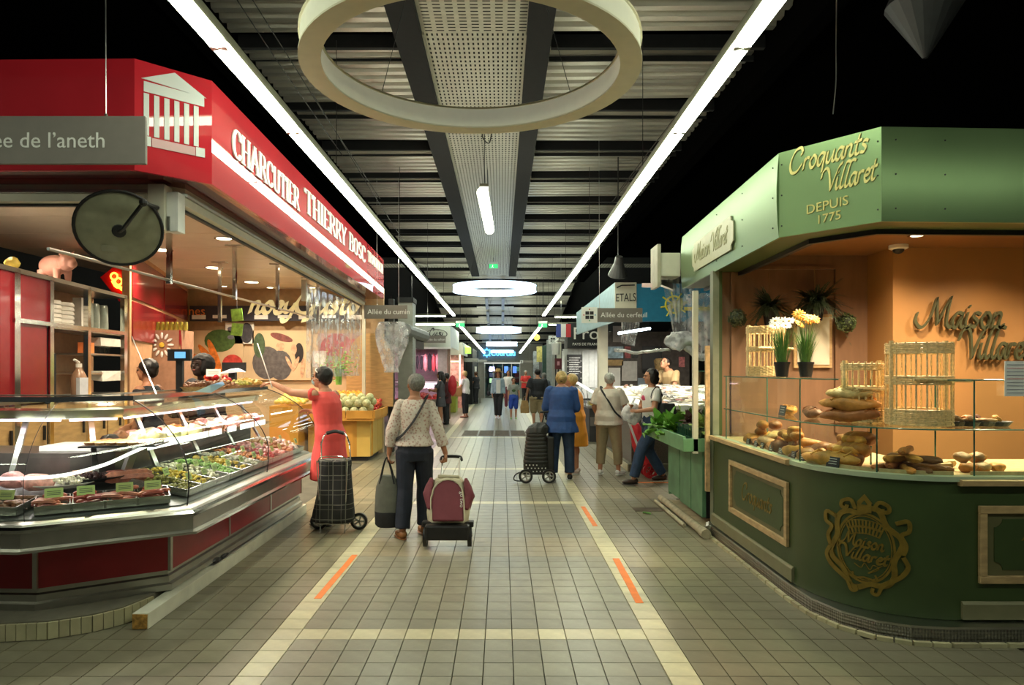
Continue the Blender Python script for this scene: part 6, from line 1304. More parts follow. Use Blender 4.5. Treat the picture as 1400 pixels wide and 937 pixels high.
cg = thing('grey_canopy', (-1.3, 30, 2.0), 'flat grey canopies of the farthest left stall', 'canopy'); MB().box(-1.75, -1.05, 29.6, 30.4, 1.95, 2.1).build('canopy_slab', M('fascia_taupe', (.3, .3, .27), .5), cg); MB().box(-1.2, -.72, 32, 32.6, 1.95, 2.08).build('canopy_slab', M('fascia_taupe', (.3, .3, .27), .5), cg); MB().box(-1.7, -1.62, 29.8, 29.9, 0, 1.95).build('post', BLACK, cg); MB().box(-1.1, -1.0, 32.2, 32.3, 0, 1.95).build('post', FW, cg)
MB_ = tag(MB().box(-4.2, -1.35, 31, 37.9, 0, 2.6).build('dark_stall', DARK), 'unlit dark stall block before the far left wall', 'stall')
wb2 = tag(recenter(MB().box(-1.5, -1.25, 33.4, 33.6, 0, 1.75).build('upright_board', WHITE)), 'white upright panel by the far left wall', 'panel')
# ================================================================ RIGHT mid distance: fish stall
ST = M('granite', (.1, .085, .07), .4, var=.4, scale=60); BLUEF = M('fascia_blue', (.02, .2, .36), .45, var=.08); LBLUE = M('light_blue', (.3, .45, .5), .5, var=.1)
fh = thing('fish_stall', (2.8, 12, 0), 'fish stall with granite front and ice table under a blue fascia', 'stall')
MB().box(2.06, 3.9, 10.7, 13.9, .12, .98).build('granite_front', ST, fh); MB().box(2.0, 3.9, 10.62, 14.1, 0, .12).build('curb', CURB, fh)
for k in range(20): MB().box(1.985, 2.0, 10.64+k*.165, 10.79+k*.165, .005, .115).build('tile', CT, fh)
MB().add([(2.06, 10.68, .98), (3.9, 10.68, .98), (3.9, 12.4, 1.25), (2.06, 12.4, 1.25), (2.06, 10.68, 1.04), (3.9, 10.68, 1.04), (3.9, 12.4, 1.31), (2.06, 12.4, 1.31)], [(4, 5, 6, 7), (0, 1, 5, 4), (3, 0, 4, 7), (1, 2, 6, 5), (2, 3, 7, 6), (3, 2, 1, 0)]).build('ice_table', M('ice', (.8, .8, .72), .5, var=.15, scale=30, bump=.5), fh)
MB().box(1.9, 2.08, 13.2, 13.4, 0, 2.5).build('column', CREAM, fh)
zf0, zf1 = EH+.8, EH+1.45
MB().box(1.89, 2.25, 11.25, 11.3, zf0, zf1).build('fascia_white', CREAM, fh); MB().box(2.25, 3.9, 11.27, 11.3, zf0, zf1-.02).build('fascia_blue', BLUEF, fh)
MB().add([(1.89, 11.27, zf0), (1.72, 15.5, zf0), (1.72, 15.5, zf1-.15), (1.89, 11.27, zf1), (1.93, 11.27, zf0), (1.76, 15.5, zf0), (1.76, 15.5, zf1-.15), (1.93, 11.27, zf1)], [(3, 2, 1, 0), (4, 5, 6, 7), (0, 1, 5, 4), (1, 2, 6, 5), (3, 7, 6, 2)]).build('fascia_side', LBLUE, fh); MB().box(1.93, 3.9, 11.3, 15.5, zf1-.2, zf1-.18).build('roof', DARK, fh)
text('ETALS', .19, 'lettering', BLACK, fh, ((1.9, 11.25, zf0+.33), (1, 0, .03), (0, 0, 1)), .006, width=.33); text('83.92', .17, 'lettering', BLACK, fh, ((1.91, 11.25, zf0+.08), (1, 0, .02), (0, 0, 1)), .006, width=.31)
MB().bar((1.92, 11.24, zf0+.56), (2.0, 11.24, zf0+.6), .006, .02).bar((2.0, 11.24, zf0+.6), (2.22, 11.24, zf0+.605), .006, .02).build('roof_line', BLACK, fh)
WHL = M('wheel_yellow', (.65, .6, .05), .45, var=.05); wc = V((2.88, 11.26, zf0+.28))
mb = MB().torus(wc, .14, .016, 24, 6, m=rotm('X', pi/2)).torus(wc, .04, .014, 14, 6, m=rotm('X', pi/2))
for k in range(8): a = k*pi/4+.2; mb.tube([wc+V((.04*cos(a), 0, .04*sin(a))), wc+V((.23*cos(a), 0, .23*sin(a)))], .013, 6)
mb.build('ship_wheel', WHL, fh); MB().box(3.05, 3.9, 11.262, 11.27, zf0+.18, zf0+.24).build('yellow_band', WHL, fh)
MB().box(2.0, 3.9, 14.0, 14.1, 0, 2.4).build('back_wall', M('fish_wall', (.09, .075, .065), .6, var=.3), fh)
for (a, b, c_, d_, m_, lab) in ((829, 474, 852, 490, M('p_blue', (.35, .5, .6), .6, var=.6, scale=10), 'wide pale blue poster high on the fish stall wall'), (854, 474, 862, 490, M('p_flag', (.4, .1, .1), .6, var=.8, scale=8), 'small dark poster with coloured bands on the fish stall wall'), (864, 478, 872, 490, M('p_dark', (.05, .05, .05), .6, var=.8), 'small black and yellow poster on the fish stall wall'), (829, 492, 852, 500, M('p_kraft', (.45, .3, .12), .6, var=.3), 'brown paper strip on the fish stall wall'), (832, 503, 848, 535, PAPER, 'white price list at left on the fish stall wall'), (850, 494, 871, 521, M('p_grey', (.55, .53, .5), .6), 'light grey sheet in the middle of the fish stall wall'), (872, 517, 900, 530, M('p_board', (.3, .35, .4), .5), 'pale board behind the walking woman'), (928, 488, 936, 502, M('p_redwhite', (.6, .2, .2), .6, var=.5, scale=20), 'small red and white sticker by the fishmonger'), (838, 446, 850, 468, M('p_list', (.35, .32, .3), .6), 'grey list hanging behind the cerfeuil sign')):
    p, q = W(a, d_, 13.98), W(c_, b, 13.98); tag(recenter(MB().box(p.x, q.x, 13.97, 13.985, p.z, q.z).build('poster', m_)), lab, 'poster')
BBD = tag(recenter(MB().box(W(878, 0, 13.95).x, W(905, 0, 13.95).x, 13.94, 13.96, 1.55, 2.1).build('blackboard', BLACK)), 'blackboard on the fish stall wall behind the walking woman', 'board')
FIS = [food('fish_%d' % i, c, .25, .4, 30, .1, .3) for i, c in enumerate(((.55, .55, .52), (.5, .25, .2), (.3, .3, .3), (.65, .6, .45)))]
fme = [MB().tube(catmull([(-.14, 0, 0), (-.05, .01, .012), (.06, 0, .012), (.13, -.01, 0), (.17, -.01, 0)], 2), [.008, .018, .028, .032, .028, .022, .012, .004, .012], 6, r2=.6).mesh('fish', m_, True) for m_ in FIS]
rr = random.Random(8)
for k in range(90):
    x, y = rr.uniform(2.2, 3.75), rr.uniform(10.78, 12.3); piece(fme[k % 4], 'fish', (x, y, 1.045+(y-10.68)*.157+.02), 'small fish lying on the ice table of the fish stall', 'fish', 'fish on ice', (0, -.1, rr.uniform(0, 6.3)))
for k in range(5): x = 2.3+.33*k; o = card(V((x, 11.9, 1.24)), 0, 'white fish price card, %s from the left on the ice' % ('first', 'second', 'third', 'fourth', 'fifth')[k], .1, .07, PAPER, grp='fish price cards')
for x, e in ((2.6, 55), (3.4, 55)): lamp('fish_light', 'AREA', (x, 11.7, 2.3), e*.35, (1, .93, .75), .5, .2)
ft = tag(MB().tube([(2.15, 12.4, 2.28), (2.62, 11.9, 2.34)], .025, 6).build('tube_lamp', TUBE2), 'slanted bright tube lamp behind the cerfeuil sign', 'light fixture')
# plastic film around the fish stall and green stall
sheet('plastic_film', [(1.95, 8.25, 2.78), (2.46, 8.25, 2.78), (2.35, 8.25, 1.86), (2.12, 8.25, 1.98)], 44, 14, .03, 'white-clear plastic film gathered down beside the green fascia', fq=6)
sheet('plastic_film', [(1.98, 11.15, 2.4), (2.3, 11.15, 2.4), (2.2, 11.15, 2.0), (1.98, 11.15, 2.05)], 36, 8, .03, 'crumpled clear plastic film under the cerfeuil sign', fq=7)
kn = thing('plastic_bundle', W(935, 470, 8.2), 'knotted white plastic bundle hanging between the stalls', 'plastic sheet'); WP = glassmat('milky_plastic', (.97, .97, .97), .9, .15, .95)
c = W(930, 466, 8.2); MB().ell(c, (.2, .1, .11), 18).jitter(.09, 7, 2).jitter(.03, 20, 4).build('knot', WP, kn, smooth=2); MB().tube(catmull([W(842, 478, 8.35+.4), W(880, 482, 8.5), W(915, 478, 8.25)], 6), .035, 8, r2=.6).jitter(.03, 9).build('swag', WP, kn, smooth=2); MB().tube(catmull([W(938, 474, 8.2), W(955, 488, 8.2), W(975, 486, 8.1)], 6), .045, 8).jitter(.03, 9).build('swag', WP, kn, smooth=2); MB().tube([c, c+V((0, 0, .85))], .004, 4).build('cord', BLACK, kn)
sheet('plastic_film', [(2.15, 7.9, 2.5), (2.55, 7.6, 2.5), (2.5, 7.6, 1.75), (2.25, 7.9, 1.8)], 30, 8, .02, 'clear plastic film behind the cream post of the green stall', fq=5)
am = thing('folding_awning', (1.98, 8.1, 2.6), 'beige folded awning box at the far end of the green fascia', 'awning'); MB().box(1.86, 2.12, 7.98, 8.3, 2.72, 3.0).build('cassette', CREAM, am, bevel=.01); MB().box(1.84, 1.88, 7.96, 8.32, 2.6, 3.1).build('end_plate', M('beige', (.35, .33, .24), .5), am); MB().bar((1.9, 8.1, 2.66), (2.12, 8.3, 2.62), .06, .06).bar((1.75, 8.35, 2.66), (1.9, 8.2, 2.64), .05, .05).build('arm', STEEL, am)
for k, (z, m_) in enumerate(((1.5, M('terminal_teal', (.03, .2, .2), .5)), (1.36, M('terminal_red', (.35, .1, .06), .5, var=.6, scale=40)))): t = tag(recenter(MB().box(2.32, 2.5, 7.05, 7.07, z, z+.12).build('sticker', m_)), ('teal', 'reddish')[k]+' sticker on the glass screen of the green stall', 'sticker')
# dark side wall behind green stall and dark stall shells
struct(MB().box(2.55, 2.6, 8.35, 10.3, 0, .0001+.0).build('trim_2', DARK)) if 0 else None
# ================================================================ cheese stall
cs = thing('cheese_stall', (2, 17, 0), 'white boarded cheese stall with black fascia and chalkboard', 'stall'); WBD = M('white_boards', (.5, .52, .5), .5, var=.08)
MB().box(1.6, 3.6, 16.4, 16.45, EH+.52, EH+1.13).build('fascia', M('fascia_black', (.015, .017, .018), .4), cs)
text('From', .42, 'lettering', SW, cs, ((1.72, 16.4, EH+.73), (1, 0, 0), (0, 0, 1)), .01, width=.95); text('PAYS DE FRANCE', .09, 'lettering', SW, cs, ((1.72, 16.4, EH+.58), (1, 0, 0), (0, 0, 1)), .01)
for k, c in enumerate(((.03, .06, .3), (.7, .7, .7), (.5, .03, .04))): MB().box(1.32+.12*k, 1.44+.12*k, 16.38, 16.4, EH+.78, EH+1.1).build('flag_stripe', M('flag_%d' % k, c, .5, var=0), cs)
for k in range(16): MB().box(1.5+.13*k, 1.625+.13*k, 16.6, 16.62, .9, EH+.5).build('plank', WBD, cs)
for x in (1.48, 1.98): MB().box(x, x+.06, 16.55, 16.6, .9, EH+.45).build('frame_post', WBD, cs)
MB().box(1.55, 3.6, 16.64, 16.7, 0, EH+1.1).build('back_board', M('grey_core', (.2, .2, .2), .6), cs)
bb = thing('chalkboard', (1.78, 16.5, 1.5), 'black chalkboard with white writing on the white boarded stall', 'board'); MB().box(1.6, 1.96, 16.5, 16.54, 1.28, 1.98).build('board', BLACK, bb)
for k in range(8): MB().box(1.65, 1.88+.04*(k % 2), 16.49, 16.5, 1.5+.055*k, 1.525+.055*k).build('chalk_line', M('chalk', (.4, .4, .4), .7, var=.8, scale=60), bb)
for k in range(8): MB().cbox((1.62 if k < 4 else 1.94, 16.49, 1.4+.14*(k % 4)), (.02, .01, .02)).build('stud', PAPER, bb)
cc = thing('cheese_case', (2, 15, 0), 'dark refrigerated cheese case with glass top behind the orange-dressed woman', 'display case')
MB().box(1.95, 3.4, 15.0, 16.2, 0, .75).build('base', M('case_dark', (.06, .06, .065), .4, .3), cc); MB().box(1.9, 3.4, 14.95, 16.2, .75, .8).build('rim', STEEL, cc); MB().rings([[V((x, 14.97, .8)), V((x, 15.05, 1.05)), V((x, 15.4, 1.18))] for x in (1.95, 3.4)], closed=False, caps=False).build('curved_glass', GLASS, cc); MB().box(1.92, 3.4, 15.4, 16.0, 1.18, 1.2).build('glass_top', STEEL, cc); MB().box(1.97, 2.3, 14.99, 15, .35, .55).build('vent_grille', STEEL, cc)
for k in range(14): piece(MB().lathe([(.1, 0), (.11, .04), (.1, .08), (0, .08)], n=12).mesh('cheese', (YEL, SALAD, POT)[k % 3], True) if k < 3 else bpy.data.meshes['cheese'+('', '.001', '.002')[k % 3]], 'cheese', (2.1+.2*(k % 5), 15.2+.26*(k//5), .8), 'round cheese in the dark glass case', 'cheese', 'cheeses in the case', (0, 0, 0))
lamp('cheese_light', 'AREA', (2.4, 15.6, 2.1), 35, (1, .95, .85), .5, .2)
pl = thing('white_sheet', (1.55, 15.9, 1.2), 'curved white sign sheet on the cheese case', 'sign'); MB().rings([[V((1.62+.1*k, 15.0, 1.32-.06*k)), V((1.72+.1*k, 15.2, 1.34-.06*k))] for k in range(5)], closed=False, caps=False).build('sheet', PAPER, pl); MB().tube([(1.95, 15.1, .8), (1.9, 15.1, 1.2)], .008, 4).build('holder', STEEL, pl)
# stall front left of the cheese stall
for k, (x0, x1, y, z0_, z1_, m_, lab) in enumerate(((1.34, 1.42, 18, 0, 2.4, WBD, 'slim white post at the aisle corner of the cheese stall'), (1.5, 1.62, 18.4, 0, 2.35, CREAM, 'cream post behind the slim white one'), (1.5, 1.8, 22.5, 0, 2.6, M('p_grey2', (.35, .38, .36), .6), 'grey panel beyond the cheese stall'), (1.5, 1.95, 25, 0, 2.5, M('dk_green2', (.04, .09, .07), .5), 'dark green stall front far down the right side'), (1.35, 1.6, 29, 0, 2.4, M('p_plastic2', (.3, .32, .33), .4, var=.5, scale=8), 'grey plastic-wrapped stall front far down the right side'))):
    tag(recenter(MB().box(x0, x1, y-.06, y+.06, z0_, z1_).build('upright_post' if k < 2 else 'shop_facade', m_)), lab, 'post' if k < 2 else 'facade')
rs = thing('red_sign_box', (1.5, 17.6, 1.65), 'small dark red square sign on a pole beside the chalkboard', 'sign'); MB().box(1.38, 1.56, 17.5, 17.6, 1.62, 1.9).build('box', M('maroon', (.12, .02, .03), .5), rs); MB().box(1.44, 1.5, 17.49, 17.5, 1.72, 1.82).build('emblem', M('pinkish', (.6, .3, .35), .5), rs); MB().tube([(1.47, 17.55, 0), (1.47, 17.55, 1.62)], .02, 6).build('pole', BLACK, rs)
cmr = thing('white_lamp', (1.38, 17.8, 2.1), 'white cylindrical lamp and camera on the cheese stall corner', 'lamp'); MB().lathe([(.1, 0), (.12, .3), (0, .32)], (1.42, 17.7, 2.0), 12).build('shade', WHITE, cmr); MB().tube([(1.4, 17.7, 2.33), (1.5, 17.7, 2.42)], .03, 8).build('arm', WHITE, cmr)
gm = thing('yellow_lamp', (1.25, 24, 2.5), 'small yellow glowing lamp ball on the right before the far stalls', 'lamp'); MB().ell((1.25, 24, 2.75), .11, 12).build('bulb', M('yglow', (.8, .6, .1), .4, emit=1.2, var=.4), gm); MB().tube([(1.25, 24, 2.85), (1.25, 24, 4.9)], .008, 4).build('cord', BLACK, gm)
yb = tag(recenter(MB().box(1.35, 1.75, 26, 26.1, 1.9, 2.5).build('yellow_sign', M('ysign', (.45, .4, .12), .5, emit=.2, var=.4))), 'yellowish lit sign over the far right stalls', 'sign')
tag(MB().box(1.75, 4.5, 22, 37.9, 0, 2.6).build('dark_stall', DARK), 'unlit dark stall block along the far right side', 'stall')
# speaker and duct hints in the dark above
sk = thing('ceiling_speaker', (1.45, 11.2, 3.2), 'dark cone loudspeaker hanging above the cerfeuil sign', 'speaker'); MB().lathe([(.06, .22), (.08, .1), (.16, -.1), (.14, -.12), (0, -.08)], (1.9, 11.0, 3.25), 16, rotm('X', .5)).build('horn', M('speaker_dark', (.04, .04, .04), .4), sk); MB().tube([(1.9, 11.0, 3.4), (1.9, 11.0, 5.6)], .01, 5).build('rod', BLACK, sk)
du = thing('ceiling_fan_cover', (3.3, 5.3, 4.5), 'dark funnel-shaped lamp high in the dark over the bakery', 'lamp'); MB().lathe([(.22, .3), (.3, .1), (.02, -.35)], W(1265, 22, 5.6), 20).build('shade', M('speaker_dark2', (.03, .03, .03), .5), du); MB().tube([W(1265, 5, 5.6), V((W(1265, 5, 5.6).x, 5.6, 5.6))], .02, 5).build('rod', BLACK, du)
wr = tag(MB().tube(catmull([W(1144, -10, 5), W(1143, 60, 5), W(1143, 110, 5), W(1139, 156, 5)]), .004, 5).build('loose_wire', STEEL), 'thin loose wire dangling in the dark above the bakery fascia', 'wire')
for k in range(3): struct(MB().box(3.0+.0, 8, 4.6+k*.25, 4.75+k*.25, 4.6, 4.65).build('ceiling_rack', M('rack_grey', (.1, .1, .09), .5, .5)))
# ================================================================ PEOPLE
SKIN = M('skin', (.5, .24, .14), .5, var=.06, scale=20); SKIN2 = M('skin_tan', (.42, .19, .1), .5, var=.06); SKIND = M('skin_dark', (.045, .02, .014), .5, var=.1)
EYE = M('eye', (.03, .02, .015), .3, var=0); LIPM = M('lips', (.4, .12, .1), .5, var=0)
def cone(mb, p, q, r0, r1, n=12, s0=True, s1=True, fl=1.0):
    p, q = V(p), V(q); mb.tube([p, q], [r0, r1], n, r2=fl)
    if s0: mb.ell(p, r0, n)
    if s1: mb.ell(q, r1, n)
    return mb
def hand(mb, w_, fwd, palm, s=1.0, curl=.5, side=1):
    """palm and five fingers; fwd = pointing direction, palm = direction the palm faces"""
    f = V(fwd).normalized(); p = V(palm); p = (p-f*p.dot(f)).normalized(); x = f.cross(p).normalized()*side; m = Matrix((x, p, f)).transposed(); w_ = V(w_)
    mb.ell(w_+f*.045*s, (.04*s, .017*s, .052*s), 10, m=m)
    for i in range(4):
        L = (.03, .034, .031, .024)[i]*s; b = w_+f*.08*s+x*(.027-.018*i)*s; d_ = f.copy(); pts = [b-f*.02*s]; c = curl
        for k in range(3):
            d_ = (f*cos(c*(k+.6))+p*sin(c*(k+.6))).normalized(); pts.append(pts[-1]+d_*(L*(1.15 if k == 0 else .85)))
        mb.tube(pts, [.0092*s, .009*s, .0085*s, .007*s], 6)
    t = [w_+f*.02*s+x*.03*s, w_+f*.045*s+x*.055*s+p*.01*s, w_+f*.075*s+x*(.062-.02*curl)*s+p*(.015+.02*curl)*s, w_+f*.095*s+x*(.058-.04*curl)*s+p*(.02+.03*curl)*s]
    mb.tube(t, [.013*s, .012*s, .0105*s, .008*s], 6)
def ringz(mb, secs, n=20):
    """torso-like loft: (centre, rx, ry, tilt about x)"""
    R = []
    for c, rx, ry in secs:
        c = V(c); R.append([c+V((rx*cos(a)*(1 if abs(cos(a)) < .7 else .99), ry*sin(a), 0)) for a in [2*pi*k/n for k in range(n)]])
    return mb.rings(R)
def person(name, loc, rz, H, label, skin=SKIN, hair=None, hairstyle='short', top=None, bottom=None, shoes=None, pose=None, vox=.009, group=None, lean=0, headyaw=0, headtilt=0, fat=1.0, seed=0, eyes=True, faceon=True):
    """local frame: x = right, y = forward, z up, built for a 1.70 m body and scaled"""
    t = thing(name, loc, label, 'person', group, rz=rz); S = H/1.7; t.scale = (S, S, S); P = dict(
        sl=(-.155*fat, 0, 1.385), sr=(.155*fat, 0, 1.385), el=(-.205*fat, -.02, 1.1), er=(.205*fat, -.02, 1.1), wl=(-.22*fat, .06, .86), wr=(.22*fat, .06, .86), hl=None, hr=None,
        kl=(-.1, .02, .5), kr=(.1, .02, .5), al=(-.1, 0, .085), ar=(.1, 0, .085), fl=(0, 1, 0), fr=(0, 1, 0), curl=.5, pal=(1, 0, 0), par=(-1, 0, 0))
    P.update(pose or {})
    Lf = lambda z: lean*max(0, z-.95)               # torso leans forward
    def L(p): p = V(p); return p
    for k in ('el', 'er', 'wl', 'wr'):
        if pose and k in pose: q = P[k]; P[k] = (q[0]*.86, q[1], q[2])
    sl, sr, el, er, wl, wr = [L(P[k]) for k in ('sl', 'sr', 'el', 'er', 'wl', 'wr')]; kl, kr, al, ar = [L(P[k]) for k in ('kl', 'kr', 'al', 'ar')]
    sl.y += Lf(1.38); sr.y += Lf(1.38)
    hipl, hipr = V((-.09, 0, .9)), V((.09, 0, .9)); neck = V((0, Lf(1.45), 1.43)); hc = V((0, Lf(1.6)+.025+lean*.1, 1.585-lean*.12))
    f = fat; tor = lambda o=0: [((0, 0, .84), .12*f+o, .1*f+o), ((0, 0, .9), .165*f+o, .12*f+o), ((0, -.01+Lf(.98), .98), .165*f+o, .12*f+o), ((0, Lf(1.08), 1.08), .14*f+o, .105*f+o), ((0, Lf(1.2), 1.2), .145*f+o, .115*f+o), ((0, Lf(1.31), 1.31), .15*f+o, .115*f+o), ((0, Lf(1.37), 1.37), .14*f+o, .09*f+o), ((0, Lf(1.425), 1.425), .09*f+o*.7, .065+o*.7), ((0, Lf(1.46), 1.46), .06+o, .055+o)]
    b = MB(); ringz(b, tor())
    hm = rotm('Z', headyaw)@rotm('X', -headtilt)
    b.tube([neck-V((0, 0, .05)), hc+V((0, -.015, -.06))], [.058, .052], 12)
    b.ell(hc+hm@V((0, -.012, .03)), (.076, .094, .09), 16, m=hm).ell(hc+hm@V((0, .028, -.035)), (.056, .062, .075), 14, m=hm).ell(hc+hm@V((0, .062, -.083)), (.026, .022, .02), 10, m=hm)
    b.tube([hc+hm@V((0, .083, .018)), hc+hm@V((0, .106, -.022))], [.009, .0155], 8).ell(hc+hm@V((0, .084, .032)), (.045, .012, .009), 8, m=hm)
    for s in (-1, 1): b.ell(hc+hm@V((s*.079, -.01, -.005)), (.011, .02, .031), 8, m=hm).ell(hc+hm@V((s*.036, .064, -.025)), (.022, .018, .02), 8, m=hm)
    for s_, e_, w_, hd, pl, sd in ((sl, el, wl, P['hl'], P['pal'], 1), (sr, er, wr, P['hr'], P['par'], -1)):
        cone(b, s_, e_, .052*f, .04); cone(b, e_, w_, .04, .026); hand(b, w_, hd or (w_-e_), pl, 1, P['curl'], sd)
    for h_, k_, a_, fd in ((hipl, kl, al, P['fl']), (hipr, kr, ar, P['fr'])):
        cone(b, h_, k_, .088*f, .056); cone(b, k_, a_, .056, .036); kn = k_.lerp(a_, .3); b.ell(kn+V((0, -.018, 0)), (.05, .05, .1), 10)
        fv = V(fd).normalized(); m = Matrix((fv.cross(V((0, 0, 1))), fv, V((0, 0, 1)))).transposed(); b.ell(a_+fv*.06+V((0, 0, -.045)), (.038, .115, .032), 10, m=m).ell(a_+fv*-.02+V((0, 0, -.05)), (.034, .04, .034), 8, m=m)
    body = fuse(b, 'body', skin, t, vox, 2)
    if eyes and faceon:
        for s in (-1, 1):
            MB().ell(hc+hm@V((s*.031, .082, .008)), (.0125, .006, .007), 8, m=hm).build('eye', EYE, t, world=False, smooth=True)
            MB().ell(hc+hm@V((s*.031, .085, .029)), (.018, .005, .0035), 8, m=hm).build('eyebrow', hair or EYE, t, world=False, smooth=True)
        MB().ell(hc+hm@V((0, .088, -.05)), (.022, .007, .006), 8, m=hm).build('mouth', LIPM, t, world=False, smooth=True)
    # hair
    if hair:
        h = MB(); hv = max(vox, .008)
        h.ell(hc+hm@V((0, -.025, .042)), (.088, .1, .088), 16, m=hm)
        if hairstyle in ('short', 'bob', 'long', 'bun'):
            h.ell(hc+hm@V((0, -.06, .0)), (.08, .055, .075), 12, m=hm)
            for s in (-1, 1): h.ell(hc+hm@V((s*.07, -.03, .02)), (.022, .05, .055), 10, m=hm)
        if hairstyle == 'cropped': h.ell(hc+hm@V((0, -.05, .01)), (.078, .055, .065), 12, m=hm)
        if hairstyle == 'bob':
            h.ell(hc+hm@V((0, -.07, -.03)), (.09, .06, .09), 12, m=hm)
            for s in (-1, 1): h.ell(hc+hm@V((s*.078, -.02, -.02)), (.025, .055, .085), 10, m=hm)
        if hairstyle == 'long':
            h.tube([hc+hm@V((0, -.07, 0)), hc+V((0, -.1, -.14)), hc+V((0, -.12, -.3))], [.085, .09, .05], 12)
            for s in (-1, 1): h.tube([hc+hm@V((s*.075, 0, .02)), hc+hm@V((s*.085, -.01, -.1)), hc+V((s*.09, -.0, -.24))], [.03, .035, .015], 8)
        if hairstyle == 'bun': h.ell(hc+hm@V((0, -.11, .06)), (.045, .045, .045), 10, m=hm)
        if hairstyle == 'big': h.ell(hc+hm@V((0, -.03, .03)), (.125, .125, .13), 14, m=hm)
        def cut(p):
            q = hm.transposed()@(p-hc)
            if q.y > .045 and q.z < .07: return hc+hm@V((q.x*.93, .045+(q.y-.045)*.15, q.z))
            return p
        fuse(h, 'hair', hair, t, hv, 1, fold=.007, fsc=26, stretch=(1, 1, .4), seed=seed, fn=cut)
    # clothes
    if bottom:
        kind, mat, ln = bottom[:3]; loose = bottom[3] if len(bottom) > 3 else .018; g = MB()
        if kind == 'trousers':
            ringz(g, [((0, 0, .8), .15*f+loose, .1*f+loose), ((0, 0, .88), .172*f+loose, .128*f+loose*.8), ((0, 0, .97), .168*f+loose*.6, .122*f+loose*.6), ((0, Lf(1.03), 1.03), .152*f+loose*.5, .112*f+loose*.5)])
            for h_, k_, a_ in ((hipl, kl, al), (hipr, kr, ar)):
                g.tube([h_, k_], [.095*f+loose*.7, .06+loose], 14); g.ell(k_, .06+loose, 12)
                if ln > .5: e_ = k_.lerp(a_, (ln-.5)/.5); g.tube([k_, e_], [.06+loose, .045+loose*(1 if ln < .95 else 1.3)], 14)
        else:
            zb = ln; fl_ = loose; midk = (kl+kr)/2
            ringz(g, [((midk.x*.6, midk.y*.6, zb), .2*f+fl_, .15*f+fl_), ((0, midk.y*.2, (zb+.88)/2), .19*f+fl_*.7, .145*f+fl_*.7), ((0, 0, .9), .175*f+.015, .13*f+.015), ((0, Lf(1.0), 1.0), .165*f+.012, .12*f+.012), ((0, Lf(1.08), 1.08), .145*f+.012, .11*f+.012)])
        fuse(g, kind, mat, t, max(vox, .008), 2, fold=.011, fsc=7, seed=seed+3)
    if top:
        kind, mat, slv, hem = top[:4]; loose = top[4] if len(top) > 4 else .02; g = MB(); secs = [(c, rx, ry) for c, rx, ry in tor(loose*.75) if c[2] > hem+.03 and c[2] < 1.45]
        fl_ = top[5] if len(top) > 5 else 0
        base = [x for x in tor(loose) if x[0][2] >= hem-.09]; rx0, ry0 = base[0][1], base[0][2]
        if hem < .84: secs = [((0, 0, hem), .185*f+loose+fl_, .14*f+loose+fl_), ((0, 0, (hem+.86)/2), .18*f+loose+fl_*.6, .135*f+loose+fl_*.6)]+[s for s in secs if s[0][2] > .87]
        else: secs = [((0, Lf(hem), hem), rx0+.008+fl_, ry0+.008+fl_)]+secs
        ringz(g, secs)
        for s_, e_, w_ in ((sl, el, wl), (sr, er, wr)):
            g.ell(s_+V((0, 0, -.012)), .05*f+(loose*.35 if slv > .1 else -.004), 12)
            if slv > 0: e2 = s_.lerp(e_, min(1, slv/.5)); g.tube([s_, e2], [.05*f+loose*.4, (.045+loose*.6) if slv >= .5 else .046+loose*.9], 12)
            if slv > .5: g.ell(e_, .044+loose*.6, 10); e3 = e_.lerp(w_, (slv-.5)/.5); g.tube([e_, e3], [.044+loose*.6, .034+loose*.7], 12)
        fuse(g, kind, mat, t, max(vox, .008), 2, fold=.01, fsc=8, seed=seed)
    if shoes:
        mat, sm, kind = shoes
        for a_, fd in ((al, P['fl']), (ar, P['fr'])):
            fv = V(fd).normalized(); m = Matrix((fv.cross(V((0, 0, 1))), fv, V((0, 0, 1)))).transposed()
            s_ = MB(); s_.ell(a_+fv*.065+V((0, 0, -.045)), (.045, .125, .036), 12, m=m); s_.ell(a_+fv*-.02+V((0, 0, -.035)), (.043, .05, .045), 12, m=m)
            sh_ = fuse(s_, 'shoe', mat, t, .008, 1); so = MB(); so.ell(a_+fv*.055+V((0, 0, -.075)), (.049, .14, .012), 12, m=m); so.build('sole', sm, sh_, world=False, smooth=True)
    t['_hc'] = [*hc]; return t, P, hc, hm
def bagstrap(t, pts, r, mat, name='strap', fl=.35): return MB().tube(catmull(pts, 5), r, 8, r2=fl).build(name, mat, t, world=False, smooth=True)
HBLK = M('hair_black', (.012, .009, .008), .45, var=.5, scale=80, stretch=(1, 1, .2)); HGRY = M('hair_grey', (.2, .2, .18), .6, var=.4, scale=80, bump=.4); HWHT = M('hair_silver', (.42, .42, .38), .6, var=.3, scale=80, bump=.4); HBLD = M('hair_blonde', (.48, .34, .12), .5, var=.35, scale=80, bump=.4); HBRN = M('hair_brown', (.08, .035, .015), .5, var=.4, scale=60)
